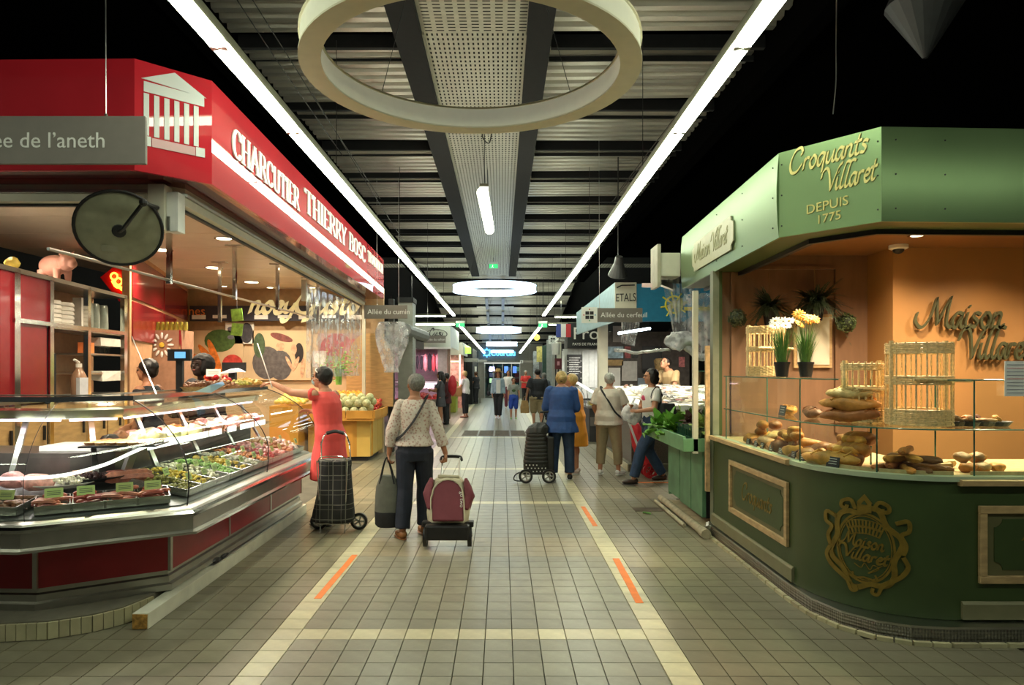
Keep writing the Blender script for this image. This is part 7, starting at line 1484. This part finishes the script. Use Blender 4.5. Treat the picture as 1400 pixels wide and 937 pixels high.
CORAL = M('coral_cloth', (.8, .085, .075), .7, var=.06, bump=.15); NAVY = M('navy_cloth', (.012, .018, .035), .7, var=.2, bump=.15); JEAN = M('denim', (.02, .045, .1), .75, var=.25, scale=14, bump=.2); JBLUE = M('blue_shirt', (.02, .07, .24), .7, var=.15, bump=.2); ORD = M('orange_dress', (.72, .28, .02), .7, var=.06, bump=.1); CRM = M('cream_shirt', (.62, .55, .46), .7, var=.08, bump=.2); KHA = M('khaki', (.33, .26, .15), .75, var=.1, bump=.2); WTE = M('white_tee', (.75, .74, .7), .7, var=.05, bump=.1); BLKC = M('black_cloth', (.015, .016, .02), .75, var=.3); GRYT = M('grey_tee', (.28, .3, .26), .75, var=.15); REDT = M('red_tee', (.6, .03, .025), .7, var=.1); TANT = M('tan_tee', (.4, .28, .14), .7, var=.08); BRL = M('brown_leather', (.25, .1, .03), .45, var=.2); WHS = M('white_shoe', (.7, .7, .68), .5, var=.1); LDEN = M('light_denim', (.3, .4, .47), .7, var=.15)
def floralmat():
    m = M('floral_blouse', (.66, .56, .48), .75, var=0, bump=.15); nt = m.node_tree; b = nt.nodes['Principled BSDF']; tc = nt.nodes.new('ShaderNodeTexCoord'); v = nt.nodes.new('ShaderNodeTexVoronoi'); v.inputs['Scale'].default_value = 38; v.inputs['Randomness'].default_value = 1
    r = nt.nodes.new('ShaderNodeValToRGB'); e = r.color_ramp.elements; e[0].position = .0; e[0].color = (.42, .12, .1, 1); e[1].position = .5; e[1].color = (.7, .62, .54, 1); q = e.new(.25); q.color = (.5, .34, .28, 1)
    nt.links.new(tc.outputs['Object'], v.inputs['Vector']); nt.links.new(v.outputs['Distance'], r.inputs[0]); nt.links.new(r.outputs[0], b.inputs['Base Color']); return m
FLOR = floralmat()
# 1 coral dress, at the counter, facing left and slightly away
t, P, hc, hm = person('person', (-1.8, 7.05, 0), radians(74), 1.65, 'woman in a sleeveless coral dress and face mask reaching over the counter', SKIN, HBLK, 'short', ('dress', CORAL, .06, .5, .022, .02), None, (M('sandal_tan', (.3, .2, .12), .6), BLACK, 's'),
    dict(er=(.3, .1, 1.13), wr=(.16, .3, 1.2), hr=(-.3, 1, .2), par=(-.6, 0, -1), sl=(-.17, .05, 1.4), el=(-.2, .36, 1.42), wl=(-.2, .6, 1.52), hl=(0, 1, -.05), pal=(0, 0, -1), kl=(-.08, .04, .5), kr=(.1, 0, .5), curl=.35), .007, lean=.1, headyaw=radians(0), headtilt=-.1, fat=1.08, seed=1)
MASK = M('mask_blue', (.35, .55, .6), .7, var=.05); mk = MB().ell(hc+hm@V((0, .062, -.045)), (.05, .048, .045), 14, m=hm).build('face_mask', MASK, t, world=False, smooth=True)
MB().tube([hc+hm@V((-.045, .08, -.03)), hc+hm@V((-.082, -.0, .0))], .002, 4).tube([hc+hm@V((.045, .08, -.03)), hc+hm@V((.082, -.0, .0))], .002, 4).build('mask_loop', WTE, t, world=False)
MB().torus(hc+hm@V((0, -.02, .05)), .096, .006, 18, 6, m=hm@rotm('X', .5), a0=.2, a1=pi-.2).build('hair_clip', WHITE, t, world=False); MB().torus(V(P['wr'])-V((0, .03, .01)), .032, .005, 16, 5, m=rotm('X', 1.3)).build('bracelet', GOLDL, t, world=False)
# 2 grey-haired shopper from behind
t, P, hc, hm = person('person', (-.84, 6.5, 0), radians(4), 1.58, 'grey-haired woman in floral blouse and navy trousers pulling a burgundy trolley', SKIN2, HGRY, 'cropped', ('blouse', FLOR, .82, .96, .028, .012), ('trousers', NAVY, .97, .022), (BRL, BRL, 's'),
    dict(el=(-.27, -.02, 1.1), wl=(-.31, .02, .86), er=(.29, -.03, 1.1), wr=(.37, -.02, .87), hr=(.1, -.1, -1), hl=(-.1, .05, -1), kl=(-.1, .0, .5), al=(-.12, -.08, .085), kr=(.1, .12, .5), ar=(.09, .1, .09), fl=(-.45, 1, 0), fr=(-.3, 1, 0), curl=1.0), .007, lean=.06, headyaw=radians(28), headtilt=-.3, fat=.93, seed=2)
bagstrap(t, [(-.02, .14, 1.3), (.1, .1, 1.44), (.13, .0, 1.47), (.1, -.1, 1.4), (0, -.13, 1.22), (-.12, -.12, 1.07), (-.19, -.02, 1.02), (-.14, .12, 1.05), (-.02, .15, 1.28)], .02, BLKC, 'bag_strap', .25)
gb = thing('shopping_bag', (-1.29+.13, 6.5, .1), 'soft grey and black shopping bag hanging from the grey-haired woman’s left hand', 'bag')
def bagfn(c, w_, d_, h, mats, t, jit=.02, seed=0):
    secs = [(0, .75), (.05, .95), (.3, 1), (.6, .95), (.8, .85), (1, .55)]
    R = [[V((c[0]+w_/2*k*cos(a)*1.0, c[1]+d_/2*k*(sin(a)), c[2]+h*f_)) for a in [2*pi*q/20 for q in range(20)]] for f_, k in secs]; return R
R = bagfn((-1.15, 6.48, .1), .25, .13, .5, None, None); MB().rings(R[:3]).jitter(.012, 9).build('dark_bottom', BLKC, gb, smooth=True); MB().rings(R[2:]).jitter(.012, 9).build('grey_body', M('felt_grey', (.13, .135, .11), .85, var=.15), gb, smooth=True)
for s in (-1, 1): MB().tube(catmull([(-1.22, 6.48+.03*s, .52), (-1.19, 6.48+.02*s, .68), (-1.155, 6.48, .77), (-1.12, 6.48+.02*s, .68), (-1.08, 6.48+.03*s, .52)], 4), .014, 6, r2=.5).build('handle', BLKC, gb, smooth=True)
gb.location.x += .05
# burgundy trolley
BURG = M('burgundy', (.17, .035, .05), .7, var=.12, scale=8, bump=.15); BEIG = M('beige_cloth', (.5, .48, .34), .75, var=.1)
def wheel(mb_t, c, r, w_, t, mat=BLACK, ax='Y', hub=STEEL):
    m = rotm(ax, pi/2); MB().lathe([(r*.72, -w_/2), (r, -w_/2), (r, w_/2), (r*.72, w_/2), (r*.72, -w_/2)], c, 22, m, False).build('tyre', mat, t, smooth=True); MB().lathe([(r*.6, -w_*.4), (r*.72, -w_*.4), (r*.72, w_*.4), (r*.6, w_*.4), (r*.6, -w_*.4)], c, 20, m, False).build('rim', hub, t)
    mb = MB()
    for k in range(5): a = k*2*pi/5; mb.bar(V(c), V(c)+m@V((cos(a)*r*.75, sin(a)*r*.75, 0)), w_*.5, r*.16, up=m@V((0, 0, 1)))
    mb.build('spokes', hub, t)
tr = thing('shopping_trolley', (-.46, 6.15, 0), 'burgundy and beige wheeled shopping trolley tilted behind the grey-haired woman', 'trolley')
cx_, cy_ = -.49, 6.1; tilt = .38
def tl(x, y, z): q = rotm('X', -tilt)@V((x, y, z)); return V((cx_, cy_, .1))+q
MB().bar(tl(-.2, 0, .06), tl(.2, 0, .06), .24, .14).jitter(.004, 9).build('base', BLACK, tr, bevel=.02); MB().bar(tl(-.235, 0, .12), tl(.235, 0, .12), .1, .05).build('base_rim', BLACK, tr, bevel=.01)
for s in (-1, 1): wheel(None, tl(s*.2, 0, -.0)+V((0, 0, .0)), .085, .035, tr, ax='Y'); MB().bar(tl(s*.2, 0, 0), tl(s*.19, .0, .1), .04, .05).build('wheel_arm', BLACK, tr)
def tring(w_, d_, z, n=24, sq=.75):
    out = []
    for k in range(n):
        a = 2*pi*k/n; c_, s_ = cos(a), sin(a); out.append(tl(w_*abs(c_)**sq*(1 if c_ > 0 else -1), d_*abs(s_)**sq*(1 if s_ > 0 else -1)+.02, z))
    return out
fuse(MB().rings([tring(.17, .1, .12), tring(.19, .12, .22), tring(.185, .125, .38), tring(.15, .1, .5), tring(.1, .07, .55)]), 'bag_body', BEIG, tr, .01, 2, fold=.02, fsc=8, seed=4, world=True)
fp = MB(); pts = [(-.13, .12), (-.14, .3)]+[(-.13*cos(a), .36+.13*sin(a)) for a in [pi*k/8 for k in range(9)]]+[(.14, .3), (.15, .12)]
fp.rings([[tl(x, y_, z) for x, z in pts] for y_ in (-.155, -.1)]); fp.build('front_pocket', BURG, tr, smooth=False, bevel=.012)
for s in (-1, 1): fuse(MB().rings([[tl(s*(.15+u), .0+v, z) for u, v in ((0, -.1), (w2, -.08), (w2*1.1, .06), (0, .1))] for z, w2 in ((.24, .03), (.3, .05), (.38, .075), (.46, .05), (.52, .02))]), 'side_flap', BURG, tr, .01, 1, fold=.015, fsc=9, seed=s+5, world=True)
MB().tube(catmull([tl(x*1.06, -.16, z) for x, z in pts], 3), .006, 5).build('piping', BEIG, tr)
MB().cbox(tl(0, 0, .54), (.2, .16, .03), m=rotm('X', -tilt)).jitter(.01, 10).build('top_flap', BEIG, tr, bevel=.01)
text('go two', .05, 'lettering', WHITE, tr, (tl(.115, -.158, .38), tl(0, 0, 0)-tl(0, 0, 1), tl(1, 0, 0)-tl(0, 0, 0)), .002)
for s in (-1, 1): MB().tube([tl(s*.085, .09, .45), tl(s*.085, .17, .78)], .009, 8).build('handle_tube', STEEL, tr)
MB().tube(catmull([tl(-.1, .165, .75), tl(-.075, .18, .79), tl(.075, .18, .79), tl(.1, .165, .75)], 4), .016, 8).build('handle_grip', BLACK, tr, smooth=True)
# plaid trolley
def plaid():
    m = M('plaid', (.015, .015, .015), .8, var=0); nt = m.node_tree; b = nt.nodes['Principled BSDF']; tc = nt.nodes.new('ShaderNodeTexCoord'); sp = nt.nodes.new('ShaderNodeSeparateXYZ'); nt.links.new(tc.outputs['Object'], sp.inputs[0])
    def line(sock, fr_, wd, ph):
        a = nt.nodes.new('ShaderNodeMath'); a.operation = 'MULTIPLY_ADD'; a.inputs[1].default_value = fr_; a.inputs[2].default_value = ph; nt.links.new(sock, a.inputs[0]); f_ = nt.nodes.new('ShaderNodeMath'); f_.operation = 'FRACT'; nt.links.new(a.outputs[0], f_.inputs[0]); l = nt.nodes.new('ShaderNodeMath'); l.operation = 'LESS_THAN'; l.inputs[1].default_value = wd; nt.links.new(f_.outputs[0], l.inputs[0]); return l.outputs[0]
    ls_ = [line(sp.outputs[0], 8, .07, 0), line(sp.outputs[0], 8, .035, .3), line(sp.outputs[2], 7, .06, 0), line(sp.outputs[2], 7, .03, .3)]; acc_ = ls_[0]
    for l in ls_[1:]: a = nt.nodes.new('ShaderNodeMath'); a.operation = 'ADD'; nt.links.new(acc_, a.inputs[0]); nt.links.new(l, a.inputs[1]); acc_ = a.outputs[0]
    r = nt.nodes.new('ShaderNodeValToRGB'); r.color_ramp.elements[0].color = (.014, .013, .012, 1); r.color_ramp.elements[1].color = (.14, .135, .11, 1); nt.links.new(acc_, r.inputs[0]); nt.links.new(r.outputs[0], b.inputs['Base Color']); return m
pt = thing('shopping_trolley', (-1.66, 6.72, 0), 'black and cream tartan shopping trolley beside the woman in coral', 'trolley'); x0, y0 = -1.66, 6.7
def pr(w_, d_, z, dx=0): return [V((w_*abs(cos(a))**.6*(1 if cos(a) > 0 else -1)+dx, d_*abs(sin(a))**.6*(1 if sin(a) > 0 else -1), z)) for a in [2*pi*k/24 for k in range(24)]]
bg = fuse(MB().rings([pr(.2, .13, .12, -.02), pr(.19, .13, .2, -.015), pr(.155, .12, .4), pr(.14, .11, .58), pr(.145, .11, .68), pr(.145, .11, .71)]), 'tartan_bag', plaid(), pt, .009, 1, fold=.024, fsc=6, stretch=(1, 1, .25), seed=9)
for s in (-1, 1):
    MB().tube([(s*.14, .0, 1.0-.1), (s*.15, .06, .5), (s*.17, .12, .1)], .007, 6).build('frame_tube', CHROME, pt, world=False); MB().tube([(s*.15, -.13, .73), (s*.12, -.1, .1), (s*.12, -.12, .01)], .005, 6).build('front_leg', CHROME, pt, world=False)
MB().tube(catmull([(-.15, -.1, .7), (-.1, -.12, .76), (.1, -.12, .76), (.15, -.1, .7)], 4), .006, 6).build('top_hoop', CHROME, pt, world=False)
MB().tube(catmull([(-.145, 0, .86), (-.1, 0, .97), (0, 0, .995), (.1, 0, .97), (.145, 0, .86)], 4), .008, 6).build('handle_tube', CHROME, pt, world=False); MB().tube(catmull([(-.085, 0, .98), (0, 0, 1.0), (.085, 0, .98)], 4), .018, 8).build('handle_grip', BLACK, pt, world=False, smooth=True)
wheel(None, V((x0+.22, y0+.1, .085)), .085, .03, pt, ax='X', hub=M('wheel_grey', (.3, .3, .25), .5)); wheel(None, V((x0-.19, y0+.12, .085)), .085, .03, pt, ax='X', hub=MATS['wheel_grey']); MB().tube([(-.2, .12, .085), (.22, .1, .085)], .008, 6).build('axle', STEEL, pt, world=False); MB().cbox((0, 0, .1), (.32, .22, .01)).build('base_plate', STEEL, pt, world=False)
# 3 woman in dark dress
t, P, hc, hm = person('person', (-1.72, 19.0, 0), radians(85), 1.56, 'dark long-haired woman in a grey-black short dress at the butcher stall', SKIN2, HBLK, 'long', ('dress', M('grey_dress', (.06, .06, .07), .7), .35, .62, .02, .01), None, (BRL, BRL, 's'), dict(er=(.2, .15, 1.08), wr=(.1, .3, 1.12), el=(-.2, .15, 1.1), wl=(-.1, .3, 1.12)), .013, fat=.92, seed=5)
t = thing('backpack', (-1.42, 19.4, .85), 'red bag on the back of a hidden shopper behind the dark-dressed woman', 'bag'); fuse(MB().ell((0, 0, .3), (.13, .12, .3), 12), 'bag_body', M('red_bag', (.5, .02, .03), .6), t, .015, 1, fold=.01)
t2, P, hc, hm = person('person', (-1.62, 19.75, 0), radians(80), 1.5, 'shopper in dark red mostly hidden behind the dark-dressed woman', SKIN2, HBLK, 'short', ('coat', M('wine', (.08, .015, .02), .7), .8, .7, .03), ('trousers', BLKC, 1), (BLACK, BLACK, 's'), None, .016, seed=6)
# 4 blonde
t, P, hc, hm = person('person', (-1.2, 22.4, 0), radians(70), 1.56, 'blonde woman in white T-shirt and black trousers holding a tan handbag', SKIN, HBLD, 'short', ('tee', WTE, .3, .86, .03, .01), ('trousers', BLKC, .9), (M('shoe_tan', (.3, .15, .08), .5), BLACK, 's'), dict(er=(.22, .12, 1.1), wr=(.1, .32, 1.1), el=(-.22, .12, 1.1), wl=(-.1, .32, 1.08)), .013, lean=.05, fat=1.05, seed=7)
hb2 = thing('handbag', (-1.5, 22.3, .72), 'tan leather handbag carried by the blonde woman in white', 'bag'); fuse(MB().rings([pr(.17, .08, 0), pr(.2, .09, .12), pr(.16, .07, .3)]), 'bag_body', M('tan_bag', (.4, .2, .07), .5), hb2, .012, 1, fold=.01); MB().tube(catmull([(-.12, 0, .28), (0, 0, .5), (.12, 0, .28)], 4), .012, 6).build('handle', BRL, hb2, world=False)
# 5 dark couple far
person('person', (-1.2, 31.5, 0), radians(60), 1.5, 'person all in black standing by the far left wall', SKIN2, HBRN, 'short', ('shirt', BLKC, .3, .8, .04), ('trousers', BLKC, 1), (BLACK, BLACK, 's'), dict(el=(-.24, .1, 1.1), wl=(-.15, .25, .95)), .018, fat=1.15, seed=8)
# 6 straw hat
t, P, hc, hm = person('person', (-.12, 22.0, 0), radians(184), 1.58, 'woman in straw hat, pale denim jacket and black trousers walking to the camera', SKIN, HBRN, 'long', ('jacket', LDEN, .95, .88, .035, .01), ('trousers', BLKC, .95), (WHS, WHITE, 's'), dict(kl=(-.07, .08, .5), al=(-.05, .02, .085), kr=(.07, 0, .5), ar=(.05, -.12, .09)), .012, fat=.95, seed=9)
MB().rings([[V((x, .146+.01*cos(x*20), z)) for x in (-.075, -.03, .03, .075)] for z in (.9, 1.1, 1.3, 1.38)], closed=False, caps=False).build('white_top', WTE, t, world=False, smooth=2); fuse(MB().ell((0, .1, 1.14), (.08, .06, .24), 12), 'white_top', WTE, t, .012, 1)
h = MB(); h.lathe([(.19, .055), (.2, .06), (.1, .075), (.088, .16), (.06, .175), (0, .17)], hc, 26, rotm('X', .12)); h.build('straw_hat', M('straw', (.5, .34, .12), .7, var=.3, scale=80), t, world=False, smooth=True); MB().lathe([(.098, .078), (.096, .1)], hc, 24, rotm('X', .12), caps=False).build('hat_band', BLKC, t, world=False); 
sb2 = thing('small_bag', (-.42, 22.0, .72), 'small dark bag at the side of the woman in the straw hat', 'bag'); fuse(MB().ell((0, 0, .1), (.07, .04, .09), 10), 'bag_body', BLKC, sb2, .012, 1); MB().tube(catmull([(0, 0, .18), (.08, 0, .4), (.15, 0, .62)], 4), .006, 5).build('strap', BLKC, sb2, world=False)
# 7 white shirt behind, 8 boy
person('person', (.27, 27.5, 0), radians(175), 1.56, 'person in white shirt walking behind the woman in the straw hat', SKIN2, HBLK, 'short', ('shirt', WTE, .4, .85, .03), ('trousers', M('wine2', (.15, .03, .05), .7), .95), (WHS, WHITE, 's'), None, .018, seed=10)
t, P, hc, hm = person('person', (.38, 21.8, 0), radians(182), 1.34, 'boy in grey T-shirt, blue shorts and bright shoes facing the camera', SKIN, HBRN, 'cropped', ('tee', GRYT, .35, .86, .03, .01), ('trousers', M('blue_shorts', (.02, .07, .4), .7), .5, .03), (M('shoe_neon', (.3, .5, .2), .5), WHITE, 's'), dict(el=(-.26, 0, 1.12), wl=(-.27, .1, .92)), .011, seed=11); MB().ell((0, .135, 1.18), (.08, .012, .06), 10).build('shirt_print', M('print_green', (.15, .3, .1), .7, var=.5, scale=30), t, world=False)
person('person', (1.1, 31.0, 0), radians(185), 1.56, 'man in red T-shirt with white cap standing near the doors', SKIN, HWHT, 'cropped', ('tee', REDT, .4, .82, .04), ('trousers', BLKC, 1), (BLACK, BLACK, 's'), dict(er=(.25, .12, 1.12), wr=(.05, .25, 1.1), el=(-.25, .12, 1.12), wl=(-.05, .25, 1.12)), .017, fat=1.15, seed=12)
# 10 man black shirt khaki shorts
t, P, hc, hm = person('person', (.98, 18.4, 0), radians(8), 1.62, 'man seen from behind in black polo shirt and khaki shorts carrying a paper bag', SKIN, HBLK, 'cropped', ('polo', BLKC, .42, .84, .045, .01), ('trousers', KHA, .52, .035), (M('sandal_dark', (.04, .03, .02), .6), BLACK, 's'), dict(el=(-.33, -.02, 1.12), wl=(-.36, .08, .9), kl=(-.1, .1, .5), al=(-.1, .02, .085), ar=(.1, -.12, .1), kr=(.1, 0, .5)), .012, fat=1.25, seed=13)
kb = thing('paper_bag', (.63, 18.45, .42), 'brown paper bag carried low by the man in khaki shorts', 'bag'); fuse(MB().rings([pr(.11, .05, 0), pr(.12, .06, .15), pr(.08, .04, .34)]), 'bag_body', M('kraft', (.4, .25, .1), .8, var=.15), kb, .012, 1, fold=.01); MB().tube(catmull([(-.06, 0, .32), (0, 0, .46), (.06, 0, .32)], 4), .006, 5).build('handle', MATS['kraft'], kb, world=False)
person('person', (1.35, 21.5, 0), radians(10), 1.5, 'person half hidden behind the man in the black polo shirt', SKIN2, HGRY, 'short', ('shirt', M('greyblue', (.12, .14, .17), .7), .5, .85, .03), ('trousers', NAVY, 1), (BLACK, BLACK, 's'), None, .018, seed=14)
# 11 blue shirt
t, P, hc, hm = person('person', (.87, 9.85, 0), radians(-6), 1.62, 'woman in long blue shirt and jeans seen from behind, head bowed', SKIN, HBLD, 'bun', ('shirt', JBLUE, .75, .74, .045, .02), ('trousers', JEAN, .96, .02), (BLACK, WHITE, 's'), dict(el=(-.28, .1, 1.1), wl=(-.2, .3, 1.0), er=(.26, .1, 1.1), wr=(.15, .3, 1.05), al=(-.13, 0, .085), ar=(.13, .02, .085), kl=(-.11, .03, .5), kr=(.12, .03, .5), curl=.9), .008, lean=.22, headtilt=-.5, fat=1.12, seed=15)
MB().cbox(hc+hm@V((0, -.13, .05)), (.03, .02, .06)).build('hair_clip', BLACK, t, world=False)
# 12 orange dress
t, P, hc, hm = person('person', (1.15, 10.45, 0), radians(75), 1.56, 'woman in a loose orange dress standing beside the woman in blue', SKIN, HBLD, 'short', ('dress', ORD, .6, .48, .04, .02), None, (M('sandal_white', (.5, .4, .35), .5), WHITE, 's'), dict(er=(.26, .12, 1.1), wr=(.15, .32, 1.08), el=(-.24, .12, 1.1), wl=(-.12, .32, 1.08)), .008, lean=.1, headtilt=-.35, fat=1.05, seed=16)
bagstrap(t, [(.12, .1, 1.4), (.14, 0, 1.46), (.15, -.1, 1.36), (.1, -.16, 1.1)], .012, BLKC, 'bag_strap')
# black quilted trolley with dots
bt = thing('shopping_trolley', (.5, 9.75, 0), 'black quilted shopping trolley with white dots beside the woman in blue', 'trolley'); QB = M('quilt_black', (.02, .02, .018), .5, var=.2)
for k in range(8):
    z = .26+.055*k; w_ = .19-.006*k; MB().rings([pr(w_*.96, .13, z), pr(w_, .14, z+.014), pr(w_, .14, z+.042), pr(w_*.96, .13, z+.054)]).build('quilt_band', QB, bt, world=False, smooth=True)
MB().rings([pr(.185, .13, .13), pr(.19, .14, .26)]).build('lower_bag', QB, bt, world=False); MB().cbox((.2, .02, .4), (.1, .24, .5)).build('side_pocket', QB, bt, world=False, bevel=.02)
fuse(MB().rings([pr(.16, .14, .7), pr(.14, .12, .78, .03), pr(.06, .06, .84, .06)]), 'gathered_top', QB, bt, .01, 1, fold=.02, fsc=10, seed=20)
d_ = MB(); rr = random.Random(2)
for i in range(6):
    for j in range(3): d_.ell((-.15+.05*i+.025*(j % 2), -.141+.012*abs(i-2.5)/2.5, .16+.045*j), (.01, .004, .01), 8)
d_.build('white_dots', WHITE, bt, world=False)
for s in (-.16, .17): wheel(None, V((.5+s, 9.56, .1)), .1, .035, bt, ax='X', hub=M('wheel_grey', (.3, .3, .25), .5))
MB().tube([(-.2, -.1, .15), (.25, -.1, .15)], .012, 6).build('axle', BLACK, bt, world=False); MB().tube(catmull([(-.18, -.15, .17), (-.3, -.15, .12), (-.32, -.15, .04), (-.18, -.15, .02)], 4), .01, 6).build('foot_bar', BLACK, bt, world=False); MB().cbox((0, -.02, .13), (.42, .3, .025)).build('base_plate', BLACK, bt, world=False)
MB().tube([(.05, .08, .7), (.12, .1, .95), (.13, .1, 1.0)], .01, 6).build('handle_tube', BLACK, bt, world=False); MB().tube([(.06, .1, .99), (.2, .1, 1.0)], .016, 6).build('handle_grip', BLACK, bt, world=False)
# 13 silver-haired woman in cream
t, P, hc, hm = person('person', (1.63, 10.3, 0), radians(-22), 1.57, 'silver-haired woman in loose cream shirt and khaki trousers seen from behind', SKIN, HWHT, 'cropped', ('shirt', CRM, .42, .84, .05, .04), ('trousers', KHA, .88, .022), (WHS, WHITE, 's'), dict(er=(.3, .1, 1.14), wr=(.34, .25, .98), el=(-.28, .0, 1.12), wl=(-.25, .14, .95), al=(-.14, 0, .085), ar=(.16, .04, .085), fl=(-.1, 1, 0), fr=(.5, 1, 0), kl=(-.12, .02, .5), kr=(.14, .02, .5)), .008, lean=.12, headtilt=-.15, fat=1.15, seed=17)
bagstrap(t, [(-.1, .12, 1.38), (-.13, .04, 1.47), (-.1, -.08, 1.42), (.03, -.14, 1.24), (.15, -.14, 1.05), (.25, -.03, .95), (.2, .12, 1.0)], .016, BLKC, 'bag_strap')
# 14 walking woman
t, P, hc, hm = person('person', (2.13, 9.55, 0), radians(105), 1.62, 'dark-haired woman in white T-shirt and jeans striding left past the green stall', SKIN, HBLK, 'bob', ('tee', WTE, .3, .9, .025, .01), ('trousers', JEAN, .97, .02), (M('sandal_black', (.05, .03, .025), .4), BLACK, 's'),
    dict(kl=(-.08, .22, .52), al=(-.07, .33, .1), kr=(.09, .02, .5), ar=(.08, -.22, .11), el=(-.25, .08, 1.12), wl=(-.08, .3, 1.08), er=(.25, .08, 1.12), wr=(.08, .3, 1.1), hl=(.6, .8, .1), hr=(-.6, .8, .1), curl=.7), .007, headyaw=radians(-10)+radians(0), fat=1.02, seed=18)
MB().ell((.02, .135, 1.27), (.07, .012, .05), 12).jitter(.02, 20).build('pink_print', M('print_pink', (.6, .06, .15), .7, var=.5, scale=40), t, world=False); bagstrap(t, [(-.14, -.1, 1.3), (-.17, .0, 1.45), (-.16, .1, 1.3), (-.2, .02, 1.05)], .014, BLKC, 'bag_strap')
MB().cbox((.0, .34, 1.13), (.08, .05, .1)).build('purse', BRL, t, world=False, bevel=.01)
bb2 = thing('shoulder_bag', (2.3, 9.4, .88), 'black shoulder bag behind the walking woman in white', 'bag'); fuse(MB().rings([pr(.12, .07, 0), pr(.14, .08, .12), pr(.11, .06, .26)]), 'bag_body', BLKC, bb2, .01, 1, fold=.012); MB().tube(catmull([(-.08, 0, .24), (-.1, .05, .42), (-.12, .08, .5)], 4), .01, 6).build('strap', BLKC, bb2, world=False)
wb_ = thing('plastic_bag', (1.83, 9.5, .85), 'translucent white plastic shopping bag held by the walking woman', 'bag'); MB().ell((.0, 0, .14), (.14, .1, .15), 20).jitter(.05, 9, 3).jitter(.02, 24, 5).build('bag_body', WP, wb_, world=False, smooth=2); MB().ell((.0, 0, .1), (.08, .06, .07), 12).jitter(.02, 12).build('contents', M('blue_white', (.5, .55, .6), .6, var=.4), wb_, world=False); MB().tube([(0, 0, .27), (.05, .02, .36)], .015, 6).build('knot', WP, wb_, world=False)
# red trolley
rt = thing('shopping_trolley', (2.0, 10.1, 0), 'red shopping trolley with silver handle behind the walking woman', 'trolley'); RC_ = M('red_cloth', (.6, .02, .03), .6, var=.12)
q = lambda x, z, y=0: V((x, y, z))
fuse(MB().tube([q(.2, .22), q(.08, .5), q(-.02, .8)], [.15, .16, .08], 12, r2=.8), 'bag_body', RC_, rt, .012, 1, fold=.015, fsc=8); MB().bar(q(.06, .35, -.14), q(-.2, 1.05, -.14), .03, .03).build('handle_tube', M('tube_white', (.7, .7, .68), .4), rt, world=False); MB().bar(q(.1, .3, -.14), q(.04, .5, -.14), .035, .035).build('joint', BLACK, rt, world=False)
MB().bar(q(.06, .42, -.12), q(.34, .24, -.12), .02, .03).build('strut', STEEL, rt, world=False)
for yy in (-.12, .12): wheel(None, V((2.2, 10.1+yy, .11)), .11, .03, rt, mat=M('red_plastic', (.55, .02, .03), .4), ax='X', hub=MATS['red_plastic'])
MB().tube([(.2, -.12, .11), (.2, .12, .11)], .01, 6).build('axle', STEEL, rt, world=False)
# 15 fishmonger
person('person', (3.25, 12.75, .12), radians(130), 1.76, 'young fishmonger in a tan T-shirt bending over the ice table', SKIN, HBLK, 'cropped', ('tee', TANT, .38, .9, .03), ('trousers', NAVY, 1), (BLACK, BLACK, 's'), dict(el=(-.24, .25, 1.15), wl=(-.12, .45, 1.05), er=(.24, .25, 1.15), wr=(.12, .45, 1.05)), .01, lean=.3, headtilt=-.45, seed=19)
t = thing('straw_basket', W(903, 500, 13.2), 'round straw basket hanging behind the fishmonger', 'basket'); MB().lathe([(.02, -.2), (.1, -.1), (.13, .1), (.09, .14), (0, .1)], n=16).build('basket_body', M('straw2', (.2, .13, .05), .7, var=.5, scale=30), t, world=False, smooth=True); MB().tube([(0, 0, .12), (0, 0, .6)], .006, 4).build('cord', BLACK, t, world=False)
tag(recenter(MB().box(3.0, 3.6, 12.45, 13.2, 0, .12).build('duckboard', WOOD)), 'low wooden platform behind the fish table', 'platform')
# 16, 17 vendors in the red stall
t, P, hc, hm = person('person', (-3.72, 7.1, 0), radians(85), 1.72, 'vendor in a black vest with short dark hair behind the counter, facing left', SKIN2, HBLK, 'short', ('vest', BLKC, .05, .85, .02), ('trousers', BLKC, 1), (BLACK, BLACK, 's'), dict(er=(.24, .1, 1.12), wr=(.18, .3, 1.0)), .009, seed=21)
t, P, hc, hm = person('person', (-3.35, 7.7, 0), radians(160), 1.78, 'dark-skinned vendor with voluminous black hair in a black jacket behind the counter', SKIND, M('hair_deep', (.006, .005, .005), .7), 'big', ('jacket', M('jacket_black', (.008, .008, .012), .8), .95, .8, .05), ('trousers', BLKC, 1), (BLACK, BLACK, 's'), dict(er=(.26, .15, 1.1), wr=(.18, .35, 1.1), el=(-.26, .15, 1.1), wl=(-.18, .35, 1.1)), .009, lean=.12, headtilt=-.2, fat=1.15, seed=22)
MB().ell((.05, .15, 1.22), (.02, .02, .14), 8).build('pale_scarf', M('pale_grey', (.3, .33, .35), .7), t, world=False)
